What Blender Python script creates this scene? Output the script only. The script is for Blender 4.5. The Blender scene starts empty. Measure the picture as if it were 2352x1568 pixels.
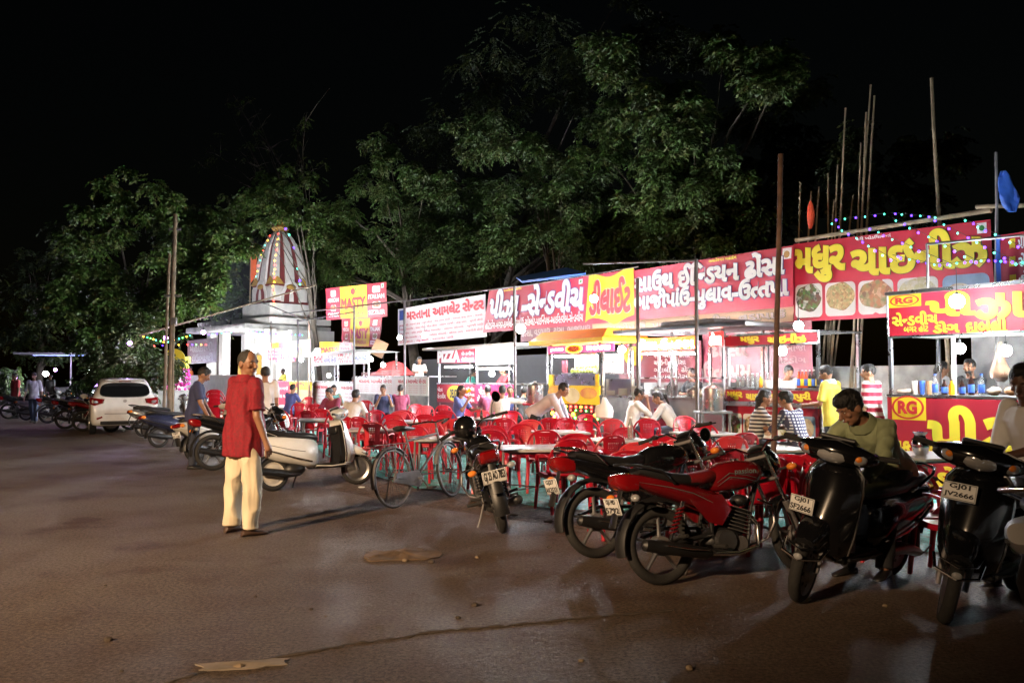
import bpy, bmesh, math, random
import numpy as np
from math import radians as R, sin, cos, pi, sqrt
from mathutils import Vector as V, Matrix as M, Euler, noise
sc = bpy.context.scene
col = sc.collection
# ------------------------------------------------------------------ camera, world, exposure
FPX, CX, CY, HZ, H = 1950.0, 1176.0, 784.0, 870.0, 1.5
PITCH = math.atan((HZ - CY) / FPX)
cam = bpy.data.cameras.new('camera'); camo = bpy.data.objects.new('camera', cam); col.objects.link(camo)
cam.sensor_width = 36; cam.lens = 36 * FPX / 2352; cam.clip_start = .05; cam.clip_end = 900
camo.location = (0, 0, H); camo.rotation_euler = (pi / 2 + PITCH, 0, 0)
sc.camera = camo
wd = bpy.data.worlds.new('World'); sc.world = wd; wd.use_nodes = True
wn = wd.node_tree; bg = wn.nodes['Background']
sky = wn.nodes.new('ShaderNodeTexSky'); sky.sky_type = 'NISHITA'; sky.sun_disc = False
sky.sun_elevation = R(2); sky.sun_rotation = R(200)
wn.links.new(sky.outputs[0], bg.inputs[0]); bg.inputs[1].default_value = .0006
sc.view_settings.view_transform = 'Standard'; sc.view_settings.look = 'None'
sc.view_settings.exposure = 0.6; sc.view_settings.gamma = 1.0
sc.cycles.max_bounces = 5; sc.cycles.diffuse_bounces = 3; sc.cycles.glossy_bounces = 3
sc.cycles.transmission_bounces = 4; sc.cycles.transparent_max_bounces = 8
sc.cycles.sample_clamp_indirect = 4; sc.cycles.sample_clamp_direct = 40
sc.cycles.caustics_reflective = False; sc.cycles.caustics_refractive = False
# ------------------------------------------------------------------ photo pixel (2352 wide) to place
def ray(px, py):
    a, b = (px - CX) / FPX, (CY - py) / FPX
    return V((a, cos(PITCH) - b * sin(PITCH), sin(PITCH) + b * cos(PITCH)))
def G(px, py, z=0.0):
    d = ray(px, py); t = (z - H) / d.z
    return V((d.x * t, d.y * t, z))
def A(px, py, Y):
    d = ray(px, py); t = Y / d.y
    return V((d.x * t, Y, H + d.z * t))
FO = V((6.2, 11.8, 0)); FU = V((-.534, .845, 0)).normalized(); FN = V((-.845, -.534, 0)).normalized()
def FV(px, py, v=0.0):                       # on the vertical plane v metres in front of the stall line
    d = ray(px, py); t = (FO.dot(FN) + v) / d.dot(FN)
    return V((d.x * t, d.y * t, H + d.z * t))
FROT = math.atan2(-FU.y, -FU.x)              # local +x runs to the right seen from the street, local -y faces it
def FL(u, v, z=0): return FO + FU * u + FN * v + V((0, 0, z))
# ------------------------------------------------------------------ materials
MATS = {}
def mat(name, c, rough=.5, metal=0.0, em=None, es=0.0, coat=0.0, var=.12, scale=6.0, alpha=1.0, trans=0.0, bump=0.0, bscale=60.0, c2=None, spec=None):
    if name in MATS: return MATS[name]
    m = bpy.data.materials.new(name); m.use_nodes = True; nt = m.node_tree; b = nt.nodes['Principled BSDF']
    c = tuple(c) + (1,)
    b.inputs['Roughness'].default_value = rough; b.inputs['Metallic'].default_value = metal
    b.inputs['Coat Weight'].default_value = coat; b.inputs['Coat Roughness'].default_value = .06
    if spec is not None: b.inputs['Specular IOR Level'].default_value = spec
    b.inputs['Base Color'].default_value = c
    if var or c2:
        tc = nt.nodes.new('ShaderNodeTexCoord'); n = nt.nodes.new('ShaderNodeTexNoise'); n.inputs['Scale'].default_value = scale; n.inputs['Detail'].default_value = 5
        r = nt.nodes.new('ShaderNodeValToRGB'); r.color_ramp.elements[0].position = .32; r.color_ramp.elements[1].position = .68
        lo = tuple(x * (1 - var) for x in c[:3]) + (1,); hi = tuple(min(1, x * (1 + var)) for x in c[:3]) + (1,)
        if c2: lo, hi = c, tuple(c2) + (1,)
        r.color_ramp.elements[0].color = lo; r.color_ramp.elements[1].color = hi
        nt.links.new(tc.outputs['Object'], n.inputs['Vector']); nt.links.new(n.outputs[0], r.inputs[0]); nt.links.new(r.outputs[0], b.inputs['Base Color'])
        mr = nt.nodes.new('ShaderNodeMapRange'); mr.inputs[3].default_value = max(.02, rough * .75); mr.inputs[4].default_value = min(1, rough * 1.25)
        nt.links.new(n.outputs[0], mr.inputs[0]); nt.links.new(mr.outputs[0], b.inputs['Roughness'])
        if bump:
            n2 = nt.nodes.new('ShaderNodeTexNoise'); n2.inputs['Scale'].default_value = bscale; n2.inputs['Detail'].default_value = 4
            bp = nt.nodes.new('ShaderNodeBump'); bp.inputs['Strength'].default_value = bump; bp.inputs['Distance'].default_value = .02
            nt.links.new(tc.outputs['Object'], n2.inputs['Vector']); nt.links.new(n2.outputs[0], bp.inputs['Height']); nt.links.new(bp.outputs[0], b.inputs['Normal'])
    if em: b.inputs['Emission Color'].default_value = tuple(em) + (1,); b.inputs['Emission Strength'].default_value = es
    if trans: b.inputs['Transmission Weight'].default_value = trans
    if alpha < 1: b.inputs['Alpha'].default_value = alpha
    MATS[name] = m; return m
def pattern(name, kind, ca, cb, k, rough=.85):      # woven stripes or checks
    if name in MATS: return MATS[name]
    m = mat(name, ca, rough, var=0); nt = m.node_tree; b = nt.nodes['Principled BSDF']
    tc = nt.nodes.new('ShaderNodeTexCoord')
    def wave(ax):
        w = nt.nodes.new('ShaderNodeTexWave'); w.bands_direction = ax; w.inputs['Scale'].default_value = k; w.inputs['Distortion'].default_value = .6
        w.inputs['Detail'].default_value = 1
        nt.links.new(tc.outputs['Object'], w.inputs['Vector']); return w
    mx = nt.nodes.new('ShaderNodeMix'); mx.data_type = 'RGBA'; mx.inputs[6].default_value = tuple(ca) + (1,); mx.inputs[7].default_value = tuple(cb) + (1,)
    rr = nt.nodes.new('ShaderNodeValToRGB'); rr.color_ramp.elements[0].position = .42; rr.color_ramp.elements[1].position = .5
    if kind == 'stripe': nt.links.new(wave('Z').outputs['Fac'], rr.inputs[0])
    else:
        mm = nt.nodes.new('ShaderNodeMath'); mm.operation = 'MINIMUM'
        nt.links.new(wave('Z').outputs['Fac'], mm.inputs[0]); nt.links.new(wave('X').outputs['Fac'], mm.inputs[1]); nt.links.new(mm.outputs[0], rr.inputs[0])
    nt.links.new(rr.outputs[0], mx.inputs[0]); nt.links.new(mx.outputs[2], b.inputs['Base Color'])
    return m
def food(name, cols, scale):                          # printed picture of a plate of food
    if name in MATS: return MATS[name]
    m = mat(name, cols[0], .45, var=0); nt = m.node_tree; b = nt.nodes['Principled BSDF']
    tc = nt.nodes.new('ShaderNodeTexCoord'); vo = nt.nodes.new('ShaderNodeTexVoronoi'); vo.inputs['Scale'].default_value = scale
    n = nt.nodes.new('ShaderNodeTexNoise'); n.inputs['Scale'].default_value = scale * .7; n.inputs['Detail'].default_value = 6
    mx = nt.nodes.new('ShaderNodeMix'); mx.data_type = 'RGBA'; mx.inputs[0].default_value = .45
    nt.links.new(tc.outputs['Object'], vo.inputs['Vector']); nt.links.new(tc.outputs['Object'], n.inputs['Vector'])
    nt.links.new(vo.outputs['Color'], mx.inputs[6]); nt.links.new(n.outputs['Color'], mx.inputs[7])
    sp = nt.nodes.new('ShaderNodeSeparateColor'); nt.links.new(mx.outputs[2], sp.inputs[0])
    r = nt.nodes.new('ShaderNodeValToRGB'); cr = r.color_ramp; cr.elements[0].position = .25; cr.elements[1].position = .75
    cr.elements[0].color = tuple(cols[0]) + (1,); cr.elements[1].color = tuple(cols[-1]) + (1,)
    for i, c in enumerate(cols[1:-1]):
        e = cr.elements.new(.25 + .5 * (i + 1) / (len(cols) - 1)); e.color = tuple(c) + (1,)
    nt.links.new(sp.outputs[0], r.inputs[0]); nt.links.new(r.outputs[0], b.inputs['Base Color'])
    return m
K = dict(
 black=mat('black_paint', (.006, .006, .007), .18, coat=.8, var=.3), plastic=mat('black_plastic', (.012, .012, .013), .45),
 rubber=mat('tyre_rubber', (.017, .016, .015), .85, var=.4, bump=.25), chrome=mat('chrome', (.75, .75, .77), .12, 1.0), steel=mat('brushed_steel', (.55, .56, .58), .3, 1.0, var=.1, scale=3),
 alu=mat('grey_alloy', (.3, .3, .31), .35, .9), iron=mat('grey_painted_iron', (.16, .15, .15), .55, .4, var=.3), rust=mat('rusty_iron', (.13, .075, .055), .8, var=.45, scale=9, bump=.2),
 red=mat('red_paint', (.16, .005, .008), .2, coat=.7, var=.1), white=mat('white_paint', (.78, .77, .74), .25, coat=.5, var=.05), seat=mat('black_vinyl', (.015, .015, .016), .42, bump=.1, bscale=200),
 silver=mat('silver_paint', (.4, .41, .42), .25, .6, coat=.5), navy=mat('dark_blue_paint', (.03, .035, .075), .22, .3, coat=.6), cream=mat('dull_white_paint', (.5, .47, .42), .35, var=.15, coat=.2),
 plate=mat('plate_white', (.75, .74, .72), .5, var=.06), ink=mat('plate_ink', (.01, .01, .012), .6, var=0), redlens=mat('red_lens', (.2, .004, .006), .15, coat=.6), orange=mat('amber_lens', (.75, .22, .03), .15, coat=.6),
 lens=mat('clear_lens', (.65, .66, .68), .1, .55, coat=1.0), glass=mat('dark_glass', (.008, .009, .01), .06, coat=.6), mirror=mat('mirror_glass', (.85, .85, .87), .04, 1.0, var=0),
 chair=mat('red_moulded_plastic', (.42, .006, .022), .32, var=.1, coat=.25), chair2=mat('pale_red_moulded_plastic', (.55, .035, .05), .38, var=.12, coat=.2), tablegrey=mat('grey_table_plastic', (.42, .41, .40), .3, coat=.3),
 skin=mat('skin', (.27, .13, .075), .5, var=.1), skin2=mat('dark_skin', (.13, .062, .038), .5, var=.1), hair=mat('black_hair', (.008, .007, .007), .5, var=.4, scale=60, bump=.5, bscale=120),
 greyhair=mat('greying_hair', (.028, .025, .022), .7, var=.5, scale=80, bump=.4, bscale=120), eye=mat('eye_white', (.6, .58, .55), .25, var=0), iris=mat('eye_dark', (.01, .007, .005), .15, var=0), lip=mat('lips', (.17, .06, .045), .5),
 bamboo=mat('dry_bamboo', (.22, .165, .1), .65, var=.3, scale=4), wood=mat('grey_wood', (.22, .16, .1), .8, var=.3, scale=5), bark=mat('tree_bark', (.08, .065, .05), .9, var=.35, bump=.5, bscale=25),
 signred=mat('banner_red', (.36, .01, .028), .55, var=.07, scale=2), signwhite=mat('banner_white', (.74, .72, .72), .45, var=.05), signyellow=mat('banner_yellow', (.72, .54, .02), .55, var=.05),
 tan=mat('faded_tan_banner', (.4, .24, .13), .6, var=.12, scale=2), oldred=mat('faded_shaded_red_banner', (.11, .011, .02), .5, var=.12), tx_white=mat('letter_white', (.8, .79, .78), .5, var=0), tx_blue=mat('letter_outline_blue', (.06, .05, .2), .5, var=0),  # old red is darkened beyond fading to hold the shade on the boards
 tx_yellow=mat('letter_yellow', (.8, .66, .05), .5, var=0), tx_red=mat('letter_red', (.5, .02, .03), .5, var=0), tx_dim=mat('letter_faded', (.34, .24, .22), .6, var=0), tx_dark=mat('letter_shadow', (.05, .06, .01), .5, var=0),
 tx_black=mat('letter_black', (.02, .02, .03), .5, var=0), tx_dblue=mat('letter_blue', (.03, .07, .3), .5, var=0), tx_green=mat('letter_green', (.02, .25, .05), .5, var=0),
 bulb=mat('lit_bulb', (1, 1, 1), .4, em=(.95, .97, 1), es=60, var=0), tube=mat('lit_tube', (1, 1, 1), .4, em=(.93, .95, 1), es=30, var=0), lviolet=mat('lit_violet_bulb', (.6, .3, 1), .4, em=(.62, .25, 1), es=26, var=0),
 lblue=mat('fairy_blue', (.1, .05, 1), .4, em=(.10, .03, 1), es=5, var=0), lteal=mat('fairy_teal', (.1, .9, .6), .4, em=(.06, .85, .5), es=5, var=0), lred=mat('fairy_red', (1, .05, .02), .4, em=(1, .03, .02), es=14, var=0),
 lamber=mat('fairy_amber', (1, .5, .02), .4, em=(1, .42, .02), es=14, var=0), lgreen=mat('fairy_green', (.1, 1, .1), .4, em=(.08, .8, .08), es=12, var=0),
 wallw=mat('temple_whitewash', (.62, .6, .57), .8, var=.1, scale=3), maroon=mat('temple_maroon', (.17, .03, .03), .7, var=.15), ochre=mat('temple_ochre', (.4, .24, .05), .7, var=.2),
 conc=mat('stained_concrete', (.5, .49, .47), .85, c2=(.2, .2, .19), scale=2.2, bump=.2, bscale=30), cloth_w=mat('white_cloth', (.7, .69, .68), .9, var=.05), jeans=mat('dark_jeans', (.025, .03, .05), .9, var=.25), jeansb=mat('blue_jeans', (.1, .15, .27), .9, var=.25),
 ctop=mat('stall_steel', (.68, .69, .7), .28, 1.0, var=.08), paper=mat('paper_white', (.8, .8, .78), .7, var=.04), orangec=mat('orange_canopy', (.8, .2, .015), .5, var=.08), yellowc=mat('yellow_trim', (.85, .55, .02), .5, var=.05),
 blue=mat('blue_tarp', (.03, .11, .5), .55, var=.25, scale=5), clearg=mat('bottle_glass', (.7, .75, .75), .1, trans=.75, var=0), cola=mat('cola', (.02, .008, .006), .1, coat=.8, var=0), juice=mat('orange_drink', (.8, .32, .01), .2, coat=.6, var=0),
 sauce=mat('red_sauce', (.55, .06, .01), .2, coat=.6, var=0), lab_y=mat('label_yellow', (.8, .62, .03), .5, var=0), lab_b=mat('label_blue', (.04, .12, .5), .5, var=0), cable=mat('black_cable', (.01, .01, .01), .6, var=0), redseat=mat('red_vinyl', (.2, .012, .015), .4, bump=.1, bscale=200), darkbg=mat('dark_shop_wall', (.04, .04, .042), .8, var=.2))
# ------------------------------------------------------------------ geometry helpers
def frame(d, up=V((0, 0, 1))):
    d = d.normalized()
    if abs(d.dot(up)) > .98: up = V((0, 1, 0)) if abs(d.y) < .9 else V((1, 0, 0))
    x = up.cross(d).normalized(); return x, d.cross(x).normalized()
def T(*a): return M.Translation(V(a))
def RX(d): return M.Rotation(R(d), 4, 'X')
def RY(d): return M.Rotation(R(d), 4, 'Y')
def RZ(d): return M.Rotation(R(d), 4, 'Z')
class MB:
    def __init__(s, X=None): s.bm = bmesh.new(); s.ms = []; s.X = X or M.Identity(4)
    def mi(s, m):
        if m not in s.ms: s.ms.append(m)
        return s.ms.index(m)
    def vs(s, pts): return [s.bm.verts.new(s.X @ V(p)) for p in pts]
    def f(s, vs, i):
        try: fc = s.bm.faces.new(vs); fc.material_index = i; return fc
        except ValueError: return None
    def quad(s, pts, m): s.f(s.vs(pts), s.mi(m)); return s
    def rings(s, rs, m, closed=True, cap=True, loop=False):
        i = s.mi(m); rv = [s.vs(r) for r in rs]; n = len(rv[0])
        k = len(rv)
        for a in range(k if loop else k - 1):
            A_, B_ = rv[a], rv[(a + 1) % k]
            for j in range(n if closed else n - 1):
                s.f((A_[j], A_[(j + 1) % n], B_[(j + 1) % n], B_[j]), i)
        if cap and not loop and closed: s.f(rv[0][::-1], i); s.f(rv[-1], i)
        return s
    def box(s, c, d, m, rot=None, b=0.0):
        x, y, z = d[0] / 2, d[1] / 2, d[2] / 2; Q = T(*c) @ (rot or M.Identity(4))
        if b <= 0:
            p = [Q @ V((i * x, j * y, k * z)) for k in (-1, 1) for i, j in ((-1, -1), (1, -1), (1, 1), (-1, 1))]
            return s.rings([p[:4], p[4:]], m)
        b = min(b, x * .99, y * .99, z * .99); rs = []
        for zz, q in ((-z, b), (-z + b * .35, b * .3), (-z + b, 0), (z - b, 0), (z - b * .35, b * .3), (z, b)):
            X_, Y_ = x - q, y - q; cc = b * .6
            rs.append([Q @ V((px, py, zz)) for px, py in ((-X_ + cc, -Y_), (X_ - cc, -Y_), (X_, -Y_ + cc), (X_, Y_ - cc), (X_ - cc, Y_), (-X_ + cc, Y_), (-X_, Y_ - cc), (-X_, -Y_ + cc))] if X_ > cc and Y_ > cc else [Q @ V((px, py, zz)) for px, py in ((0, -Y_), (X_, -Y_), (X_, 0), (X_, Y_), (0, Y_), (-X_, Y_), (-X_, 0), (-X_, -Y_))])
        return s.rings(rs, m)
    def tube(s, pts, r, m, n=8, closed=False, cap=True, flat=1.0, up=V((0, 0, 1))):
        pts = [V(p) for p in pts]; k = len(pts); rr = r if isinstance(r, (list, tuple)) else [r] * k; rs = []
        px = None
        for i in range(k):
            a = pts[(i - 1) % k] if (closed or i > 0) else pts[i]; b = pts[(i + 1) % k] if (closed or i < k - 1) else pts[i]
            d = (b - a); d = d.normalized() if d.length > 1e-9 else V((0, 0, 1))
            if px is None: x, y = frame(d, up)
            else:
                x = px - d * px.dot(d); x = x.normalized() if x.length > 1e-6 else frame(d)[0]; y = d.cross(x)
            px = x
            rs.append([pts[i] + x * (cos(2 * pi * j / n) * rr[i]) + y * (sin(2 * pi * j / n) * rr[i] * flat) for j in range(n)])
        return s.rings(rs, m, cap=cap, loop=closed)
    def cyl(s, a, b, r, m, r2=None, n=12): return s.tube([a, b], [r, r if r2 is None else r2], m, n)
    def caps(s, a, b, r, r2, m, n=10, k=3):
        a, b = V(a), V(b); d = b - a; L = d.length; d = d / L if L > 1e-6 else V((0, 0, 1)); pts = []; rr = []
        for i in range(k + 1):
            t = (pi / 2) * i / k; pts.append(a - d * (r * cos(t))); rr.append(max(1e-4, r * sin(t)))
        for i in range(k + 1):
            t = (pi / 2) * i / k; pts.append(b + d * (r2 * sin(t))); rr.append(max(1e-4, r2 * cos(t)))
        return s.tube(pts, rr, m, n)
    def ball(s, c, r, m, n=12, k=8, rot=None):
        if not isinstance(r, (list, tuple)): r = (r, r, r)
        Q = T(*c) @ (rot or M.Identity(4)); rs = []
        for i in range(k + 1):
            t = pi * i / k; q = max(1e-3, sin(t))
            rs.append([Q @ V((r[0] * q * cos(2 * pi * j / n), r[1] * q * sin(2 * pi * j / n), -r[2] * cos(t))) for j in range(n)])
        return s.rings(rs, m)
    def lathe(s, prof, m, n=16, Q=None, cap=True):
        Q = Q or M.Identity(4)
        return s.rings([[Q @ V((max(1e-4, r) * cos(2 * pi * j / n), max(1e-4, r) * sin(2 * pi * j / n), z)) for j in range(n)] for r, z in prof], m, cap=cap)
    def prism(s, poly, y0, y1, m, Q=None):              # polygon in local x,z; thickness along y
        Q = Q or M.Identity(4)
        return s.rings([[Q @ V((x, y0, z)) for x, z in poly], [Q @ V((x, y1, z)) for x, z in poly]], m)
    def torus(s, c, Rr, r, m, axis='Y', n=28, k=8, flat=1.0):
        rs = []
        for i in range(n):
            a = 2 * pi * i / n; ring = []
            for j in range(k):
                b = 2 * pi * j / k; q = Rr + r * cos(b); w = r * flat * sin(b)
                ring.append(V(c) + (V((q * cos(a), w, q * sin(a))) if axis == 'Y' else V((q * cos(a), q * sin(a), w))))
            rs.append(ring)
        return s.rings(rs, m, loop=True)
    def build(s, name, parent=None, smooth=True, ang=38, loc=None, wob=None):
        bm = s.bm
        if wob:
            amp, sca, sd = wob
            bm.normal_update()
            for v in bm.verts: v.co += v.normal * (amp * (noise.noise(v.co * sca + V((sd, 0, sd))) + .5 * noise.noise(v.co * sca * 2.3 + V((0, sd, 0)))))
        bmesh.ops.recalc_face_normals(bm, faces=bm.faces[:])
        me = bpy.data.meshes.new(name); bm.to_mesh(me); bm.free()
        for m in s.ms: me.materials.append(m)
        if smooth and len(me.polygons):
            me.polygons.foreach_set('use_smooth', [True] * len(me.polygons)); me.set_sharp_from_angle(angle=R(ang))
        o = bpy.data.objects.new(name, me); col.objects.link(o)
        if parent: o.parent = parent
        if loc is not None: o.location = loc
        return o
def tag(o, label=None, cat=None, group=None, kind=None):
    if label: o['label'] = label
    if cat: o['category'] = cat
    if group: o['group'] = group
    if kind: o['kind'] = kind
    return o
def thing(name, label, cat, loc=(0, 0, 0), rz=0.0, group=None):
    o = bpy.data.objects.new(name, None); col.objects.link(o); o.empty_display_size = .1
    o.location = loc; o.rotation_euler = (0, 0, rz); return tag(o, label, cat, group)
KIDS = {}
def kids(o): return [c for c in bpy.data.objects if c.parent == o]
def copy_tree(o, parent=None, ch=None):
    ch = ch if ch is not None else kids(o)
    c = o.copy(); col.objects.link(c)
    if parent: c.parent = parent
    for k in ch: copy_tree(k, c)
    return c
def remesh(o, vox, smooth=2, name=None, amp=0.0, sca=8.0, sd=0.0, keepmat=None, wr=None):
    md = o.modifiers.new('r', 'REMESH'); md.mode = 'VOXEL'; md.voxel_size = vox
    if smooth:
        m2 = o.modifiers.new('s', 'SMOOTH'); m2.iterations = smooth; m2.factor = .5
    dg = bpy.context.evaluated_depsgraph_get(); ev = o.evaluated_get(dg)
    me = bpy.data.meshes.new_from_object(ev, depsgraph=dg); o.modifiers.clear(); old = o.data; o.data = me; bpy.data.meshes.remove(old)
    if amp:
        ns = [v.normal.copy() for v in me.vertices]
        for v, n in zip(me.vertices, ns):
            p = v.co; q = V((p.x * sca, p.y * sca, p.z * sca * .55 + p.x * sca * .5)) + V((sd, sd * .7, 0))
            w = 1 - abs(noise.noise(q)) * 2.2
            v.co = p + n * (amp * (w - .45))
    me.polygons.foreach_set('use_smooth', [True] * len(me.polygons))
    return o
# ------------------------------------------------------------------ lettering
def disc(mb, fn, poly, d, m, th=.003):          # a thin plate shaped by poly, fanned so it follows the surface below
    i = mb.mi(m); n = len(poly); cu = sum(p[0] for p in poly) / n; cv = sum(p[1] for p in poly) / n; rs = []
    for q, dd in ((1, d - th), (1, d), (.66, d), (.33, d)): rs.append(mb.vs([fn(cu + (u - cu) * q, cv + (v - cv) * q, dd) for u, v in poly]))
    c = mb.vs([fn(cu, cv, d)])[0]
    for a in range(3):
        for j in range(n): mb.f((rs[a][j], rs[a][(j + 1) % n], rs[a + 1][(j + 1) % n], rs[a + 1][j]), i)
    for j in range(n): mb.f((rs[3][j], rs[3][(j + 1) % n], c), i)
    return mb
HALANT = '\u0acd'
_pen = {}
def _font_mesh(s, tubes=0.0):
    c = bpy.data.curves.new('lettering', 'FONT'); c.body = s; c.size = 1; c.resolution_u = 3
    if tubes: c.fill_mode = 'NONE'; c.bevel_depth = tubes; c.bevel_resolution = 0
    else: c.fill_mode = 'FRONT'
    o = bpy.data.objects.new('lettering', c); col.objects.link(o)
    dg = bpy.context.evaluated_depsgraph_get(); me = bpy.data.meshes.new_from_object(o.evaluated_get(dg), depsgraph=dg)
    bpy.data.objects.remove(o); bpy.data.curves.remove(c); return me
def pen(s):
    if s not in _pen:
        def mx(t):
            me = _font_mesh(t); q = max([v.co.x for v in me.vertices] or [0]); bpy.data.meshes.remove(me); return q
        _pen[s] = mx(s + '.') - mx('.') if s else 0.0
    return _pen[s]
_letters = {}
def letters(s, bold):                     # list of (verts, faces) for fill and for the bold edge; half forms are clipped
    key = (s, bold)
    if key in _letters: return _letters[key]
    runs = []; cur = ''; i = 0; x = 0.0
    while i < len(s):
        if i + 1 < len(s) and s[i + 1] == HALANT:
            if cur: runs.append((cur, x, False)); x += pen(cur); cur = ''
            runs.append((s[i], x, True)); x += pen(s[i]) - .19; i += 2
        else: cur += s[i]; i += 1
    if cur: runs.append((cur, x, False))
    out = []
    for tb in ((0.0, bold) if bold else (0.0,)):
        vv, ff = [], []
        for t, x0, half in runs:
            mxx = 0
            if half: me = _font_mesh(t); mxx = max(v.co.x for v in me.vertices) - .2; bpy.data.meshes.remove(me)
            me = _font_mesh(t, tb); bm = bmesh.new(); bm.from_mesh(me); bpy.data.meshes.remove(me)
            if half:
                bmesh.ops.bisect_plane(bm, geom=bm.verts[:] + bm.edges[:] + bm.faces[:], plane_co=(mxx, 0, 0), plane_no=(1, 0, 0), clear_outer=True)
            b0 = len(vv); bm.verts.index_update()
            vv += [(v.co.x + x0, v.co.y, v.co.z) for v in bm.verts]; ff += [[b0 + v.index for v in f.verts] for f in bm.faces]; bm.free()
        out.append((vv, ff))
    _letters[key] = out; return out
def write(mb, s, fn, box, m, bold=.03, edge=None, em=None, lift=.004, fit=True):
    """letters into mb; fn(u,v,d) maps sign fractions and a lift to space; box = (u0,v0,u1,v1), v up"""
    outs = letters(s, bold); vv0 = outs[0][0]
    if not vv0: return
    x0 = min(v[0] for v in vv0); x1 = max(v[0] for v in vv0); y0 = min(v[1] for v in vv0); y1 = max(v[1] for v in vv0)
    u0, v0, u1, v1 = box
    def put(vv, ff, mm, d, zs):
        i = mb.mi(mm)
        vs = [mb.bm.verts.new(mb.X @ fn(u0 + (u1 - u0) * (x - x0) / max(1e-6, x1 - x0), v0 + (v1 - v0) * (y - y0) / max(1e-6, y1 - y0), d + z * zs)) for x, y, z in vv]
        for f in ff: mb.f([vs[k] for k in f], i)
    sz = .12 * (lift / .004) * .05
    if edge:
        e = letters(s, edge); put(*e[1], em, lift, .02)
    put(*outs[0], m, lift * 2.2, 0)
    if bold: put(*outs[1], m, lift * 2.2, .02)
# ------------------------------------------------------------------ vehicles (local x forward, y left, z up; origin at the rear wheel's foot)
def sect(x, cz, hw, hh, p=2.6, n=18, cy=0.0):
    r = []
    for j in range(n):
        a = 2 * pi * j / n; c, s_ = cos(a), sin(a)
        r.append((x, cy + hw * math.copysign(abs(c) ** (2 / p), c), cz + hh * math.copysign(abs(s_) ** (2 / p), s_)))
    return r
def arcs(mb, cx, cz, r, a0, a1, hw, m, n=12, th=.012, bow=.02):
    rs = []
    for i in range(n + 1):
        a = R(a0 + (a1 - a0) * i / n); ring = []
        for yy, k in ((-hw, -bow), (-hw * .6, 0), (0, bow * .4), (hw * .6, 0), (hw, -bow)): ring.append((cx + (r + k + th) * cos(a), yy, cz + (r + k + th) * sin(a)))
        for yy, k in ((hw, -bow), (hw * .6, 0), (0, bow * .4), (-hw * .6, 0), (-hw, -bow)): ring.append((cx + (r + k) * cos(a), yy * .96, cz + (r + k) * sin(a)))
        rs.append(ring)
    mb.rings(rs, m)
def wheel(root, x, r, kind='alloy', w=.045, Q=None, rimm=None, name='wheel'):
    Q = Q or M.Identity(4); rimm = rimm or K['alu']; ri = r - w * 1.15
    b = MB(Q); c = (x, 0, r)
    b.torus(c, ri, .014, rimm, k=6, flat=1.6)
    if kind == 'alloy':
        b.cyl((x, -.06, r), (x, .06, r), .045, rimm); b.cyl((x, -.045, r), (x, .045, r), .075, K['iron'], n=16)
        for i in range(5):
            a = 2 * pi * i / 5 + .3; d = V((cos(a), 0, sin(a)))
            b.tube([V(c) + d * .05, V(c) + d * (ri * .6), V(c) + d * ri], [.02, .014, .017], rimm, 6)
    elif kind == 'wire':
        b.cyl((x, -.045, r), (x, .045, r), .022, K['chrome'])
        for i in range(28):
            a = 2 * pi * i / 28; a2 = a + (.35 if i % 2 else -.35); yy = .035 if i % 4 < 2 else -.035
            b.cyl((x + .02 * cos(a2), yy, r + .02 * sin(a2)), (x + ri * cos(a), 0, r + ri * sin(a)), .0022, K['steel'], n=4)
    else:
        b.lathe([(.02, -.05), (.06, -.05), (.075, -.03), (ri * .8, -.02), (ri, -.035), (ri, .035), (ri * .8, .02), (.06, .05), (.02, .05)], rimm, 24, T(*c) @ RX(90))
        for i in range(8):
            a = 2 * pi * i / 8
            for yy in (-.024, .024): b.cyl((x + ri * .6 * cos(a), yy - .004, r + ri * .6 * sin(a)), (x + ri * .6 * cos(a), yy + .004, r + ri * .6 * sin(a)), .014, K['plastic'], n=8)
    h = b.build(name, root)
    b = MB(Q); b.torus(c, r - w * .82, w * .82, K['rubber'], n=40, k=10, flat=1.05)
    b.build('tyre', h)
    return h
def numplate(root, lines, Q, w=.2, h=.1, name='number_plate'):
    b = MB(Q); b.box((0, 0, 0), (w, .008, h), K['plate'], b=.003)
    b.tube([(-w / 2 + .006, -.006, -h / 2 + .006), (w / 2 - .006, -.006, -h / 2 + .006), (w / 2 - .006, -.006, h / 2 - .006), (-w / 2 + .006, -.006, h / 2 - .006)], .0016, K['ink'], 4, closed=True)
    n = len(lines)
    for i, t in enumerate(lines):
        v1 = .46 - i * .92 / n; v0 = v1 - .92 / n + .1; ww = .43 if i == n - 1 else .30
        fn = lambda u, v, d: V((u * w, -.005 - d, v * h)); write(b, t, fn, (-ww, v0, ww, v1 - .04), K['ink'], bold=.025, lift=.0015)
    return b.build(name, root)
def steerQ(P, axis, deg): return T(*P) @ M.Rotation(R(deg), 4, V(axis).normalized()) @ T(*(-V(P)))
def mirror(root, base, top, Q, nrm=(-1, 0, 0), r=.046):
    b = MB(Q); b.tube([base, (V(base) * .5 + V(top) * .5) + V((.02, 0, .02)), top], .006, K['plastic'], 6)
    x, y = frame(V(nrm)); t = V(top); rs = []
    for k, (o, q) in enumerate(((.022, .3), (.018, .8), (.004, 1), (0, 1))):
        rs.append([t - V(nrm) * o + x * (cos(2 * pi * j / 16) * r * q * 1.15) + y * (sin(2 * pi * j / 16) * r * 1.35 * q) for j in range(16)])
    b.rings(rs, K['plastic']); h = b.build('mirror', root)
    b = MB(Q); b.rings([[t + V(nrm) * o + x * (cos(2 * pi * j / 16) * r * 1.04) + y * (sin(2 * pi * j / 16) * r * 1.22) for j in range(16)] for o in (.0, .003)], K['mirror']); b.build('mirror_glass', h)
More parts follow.
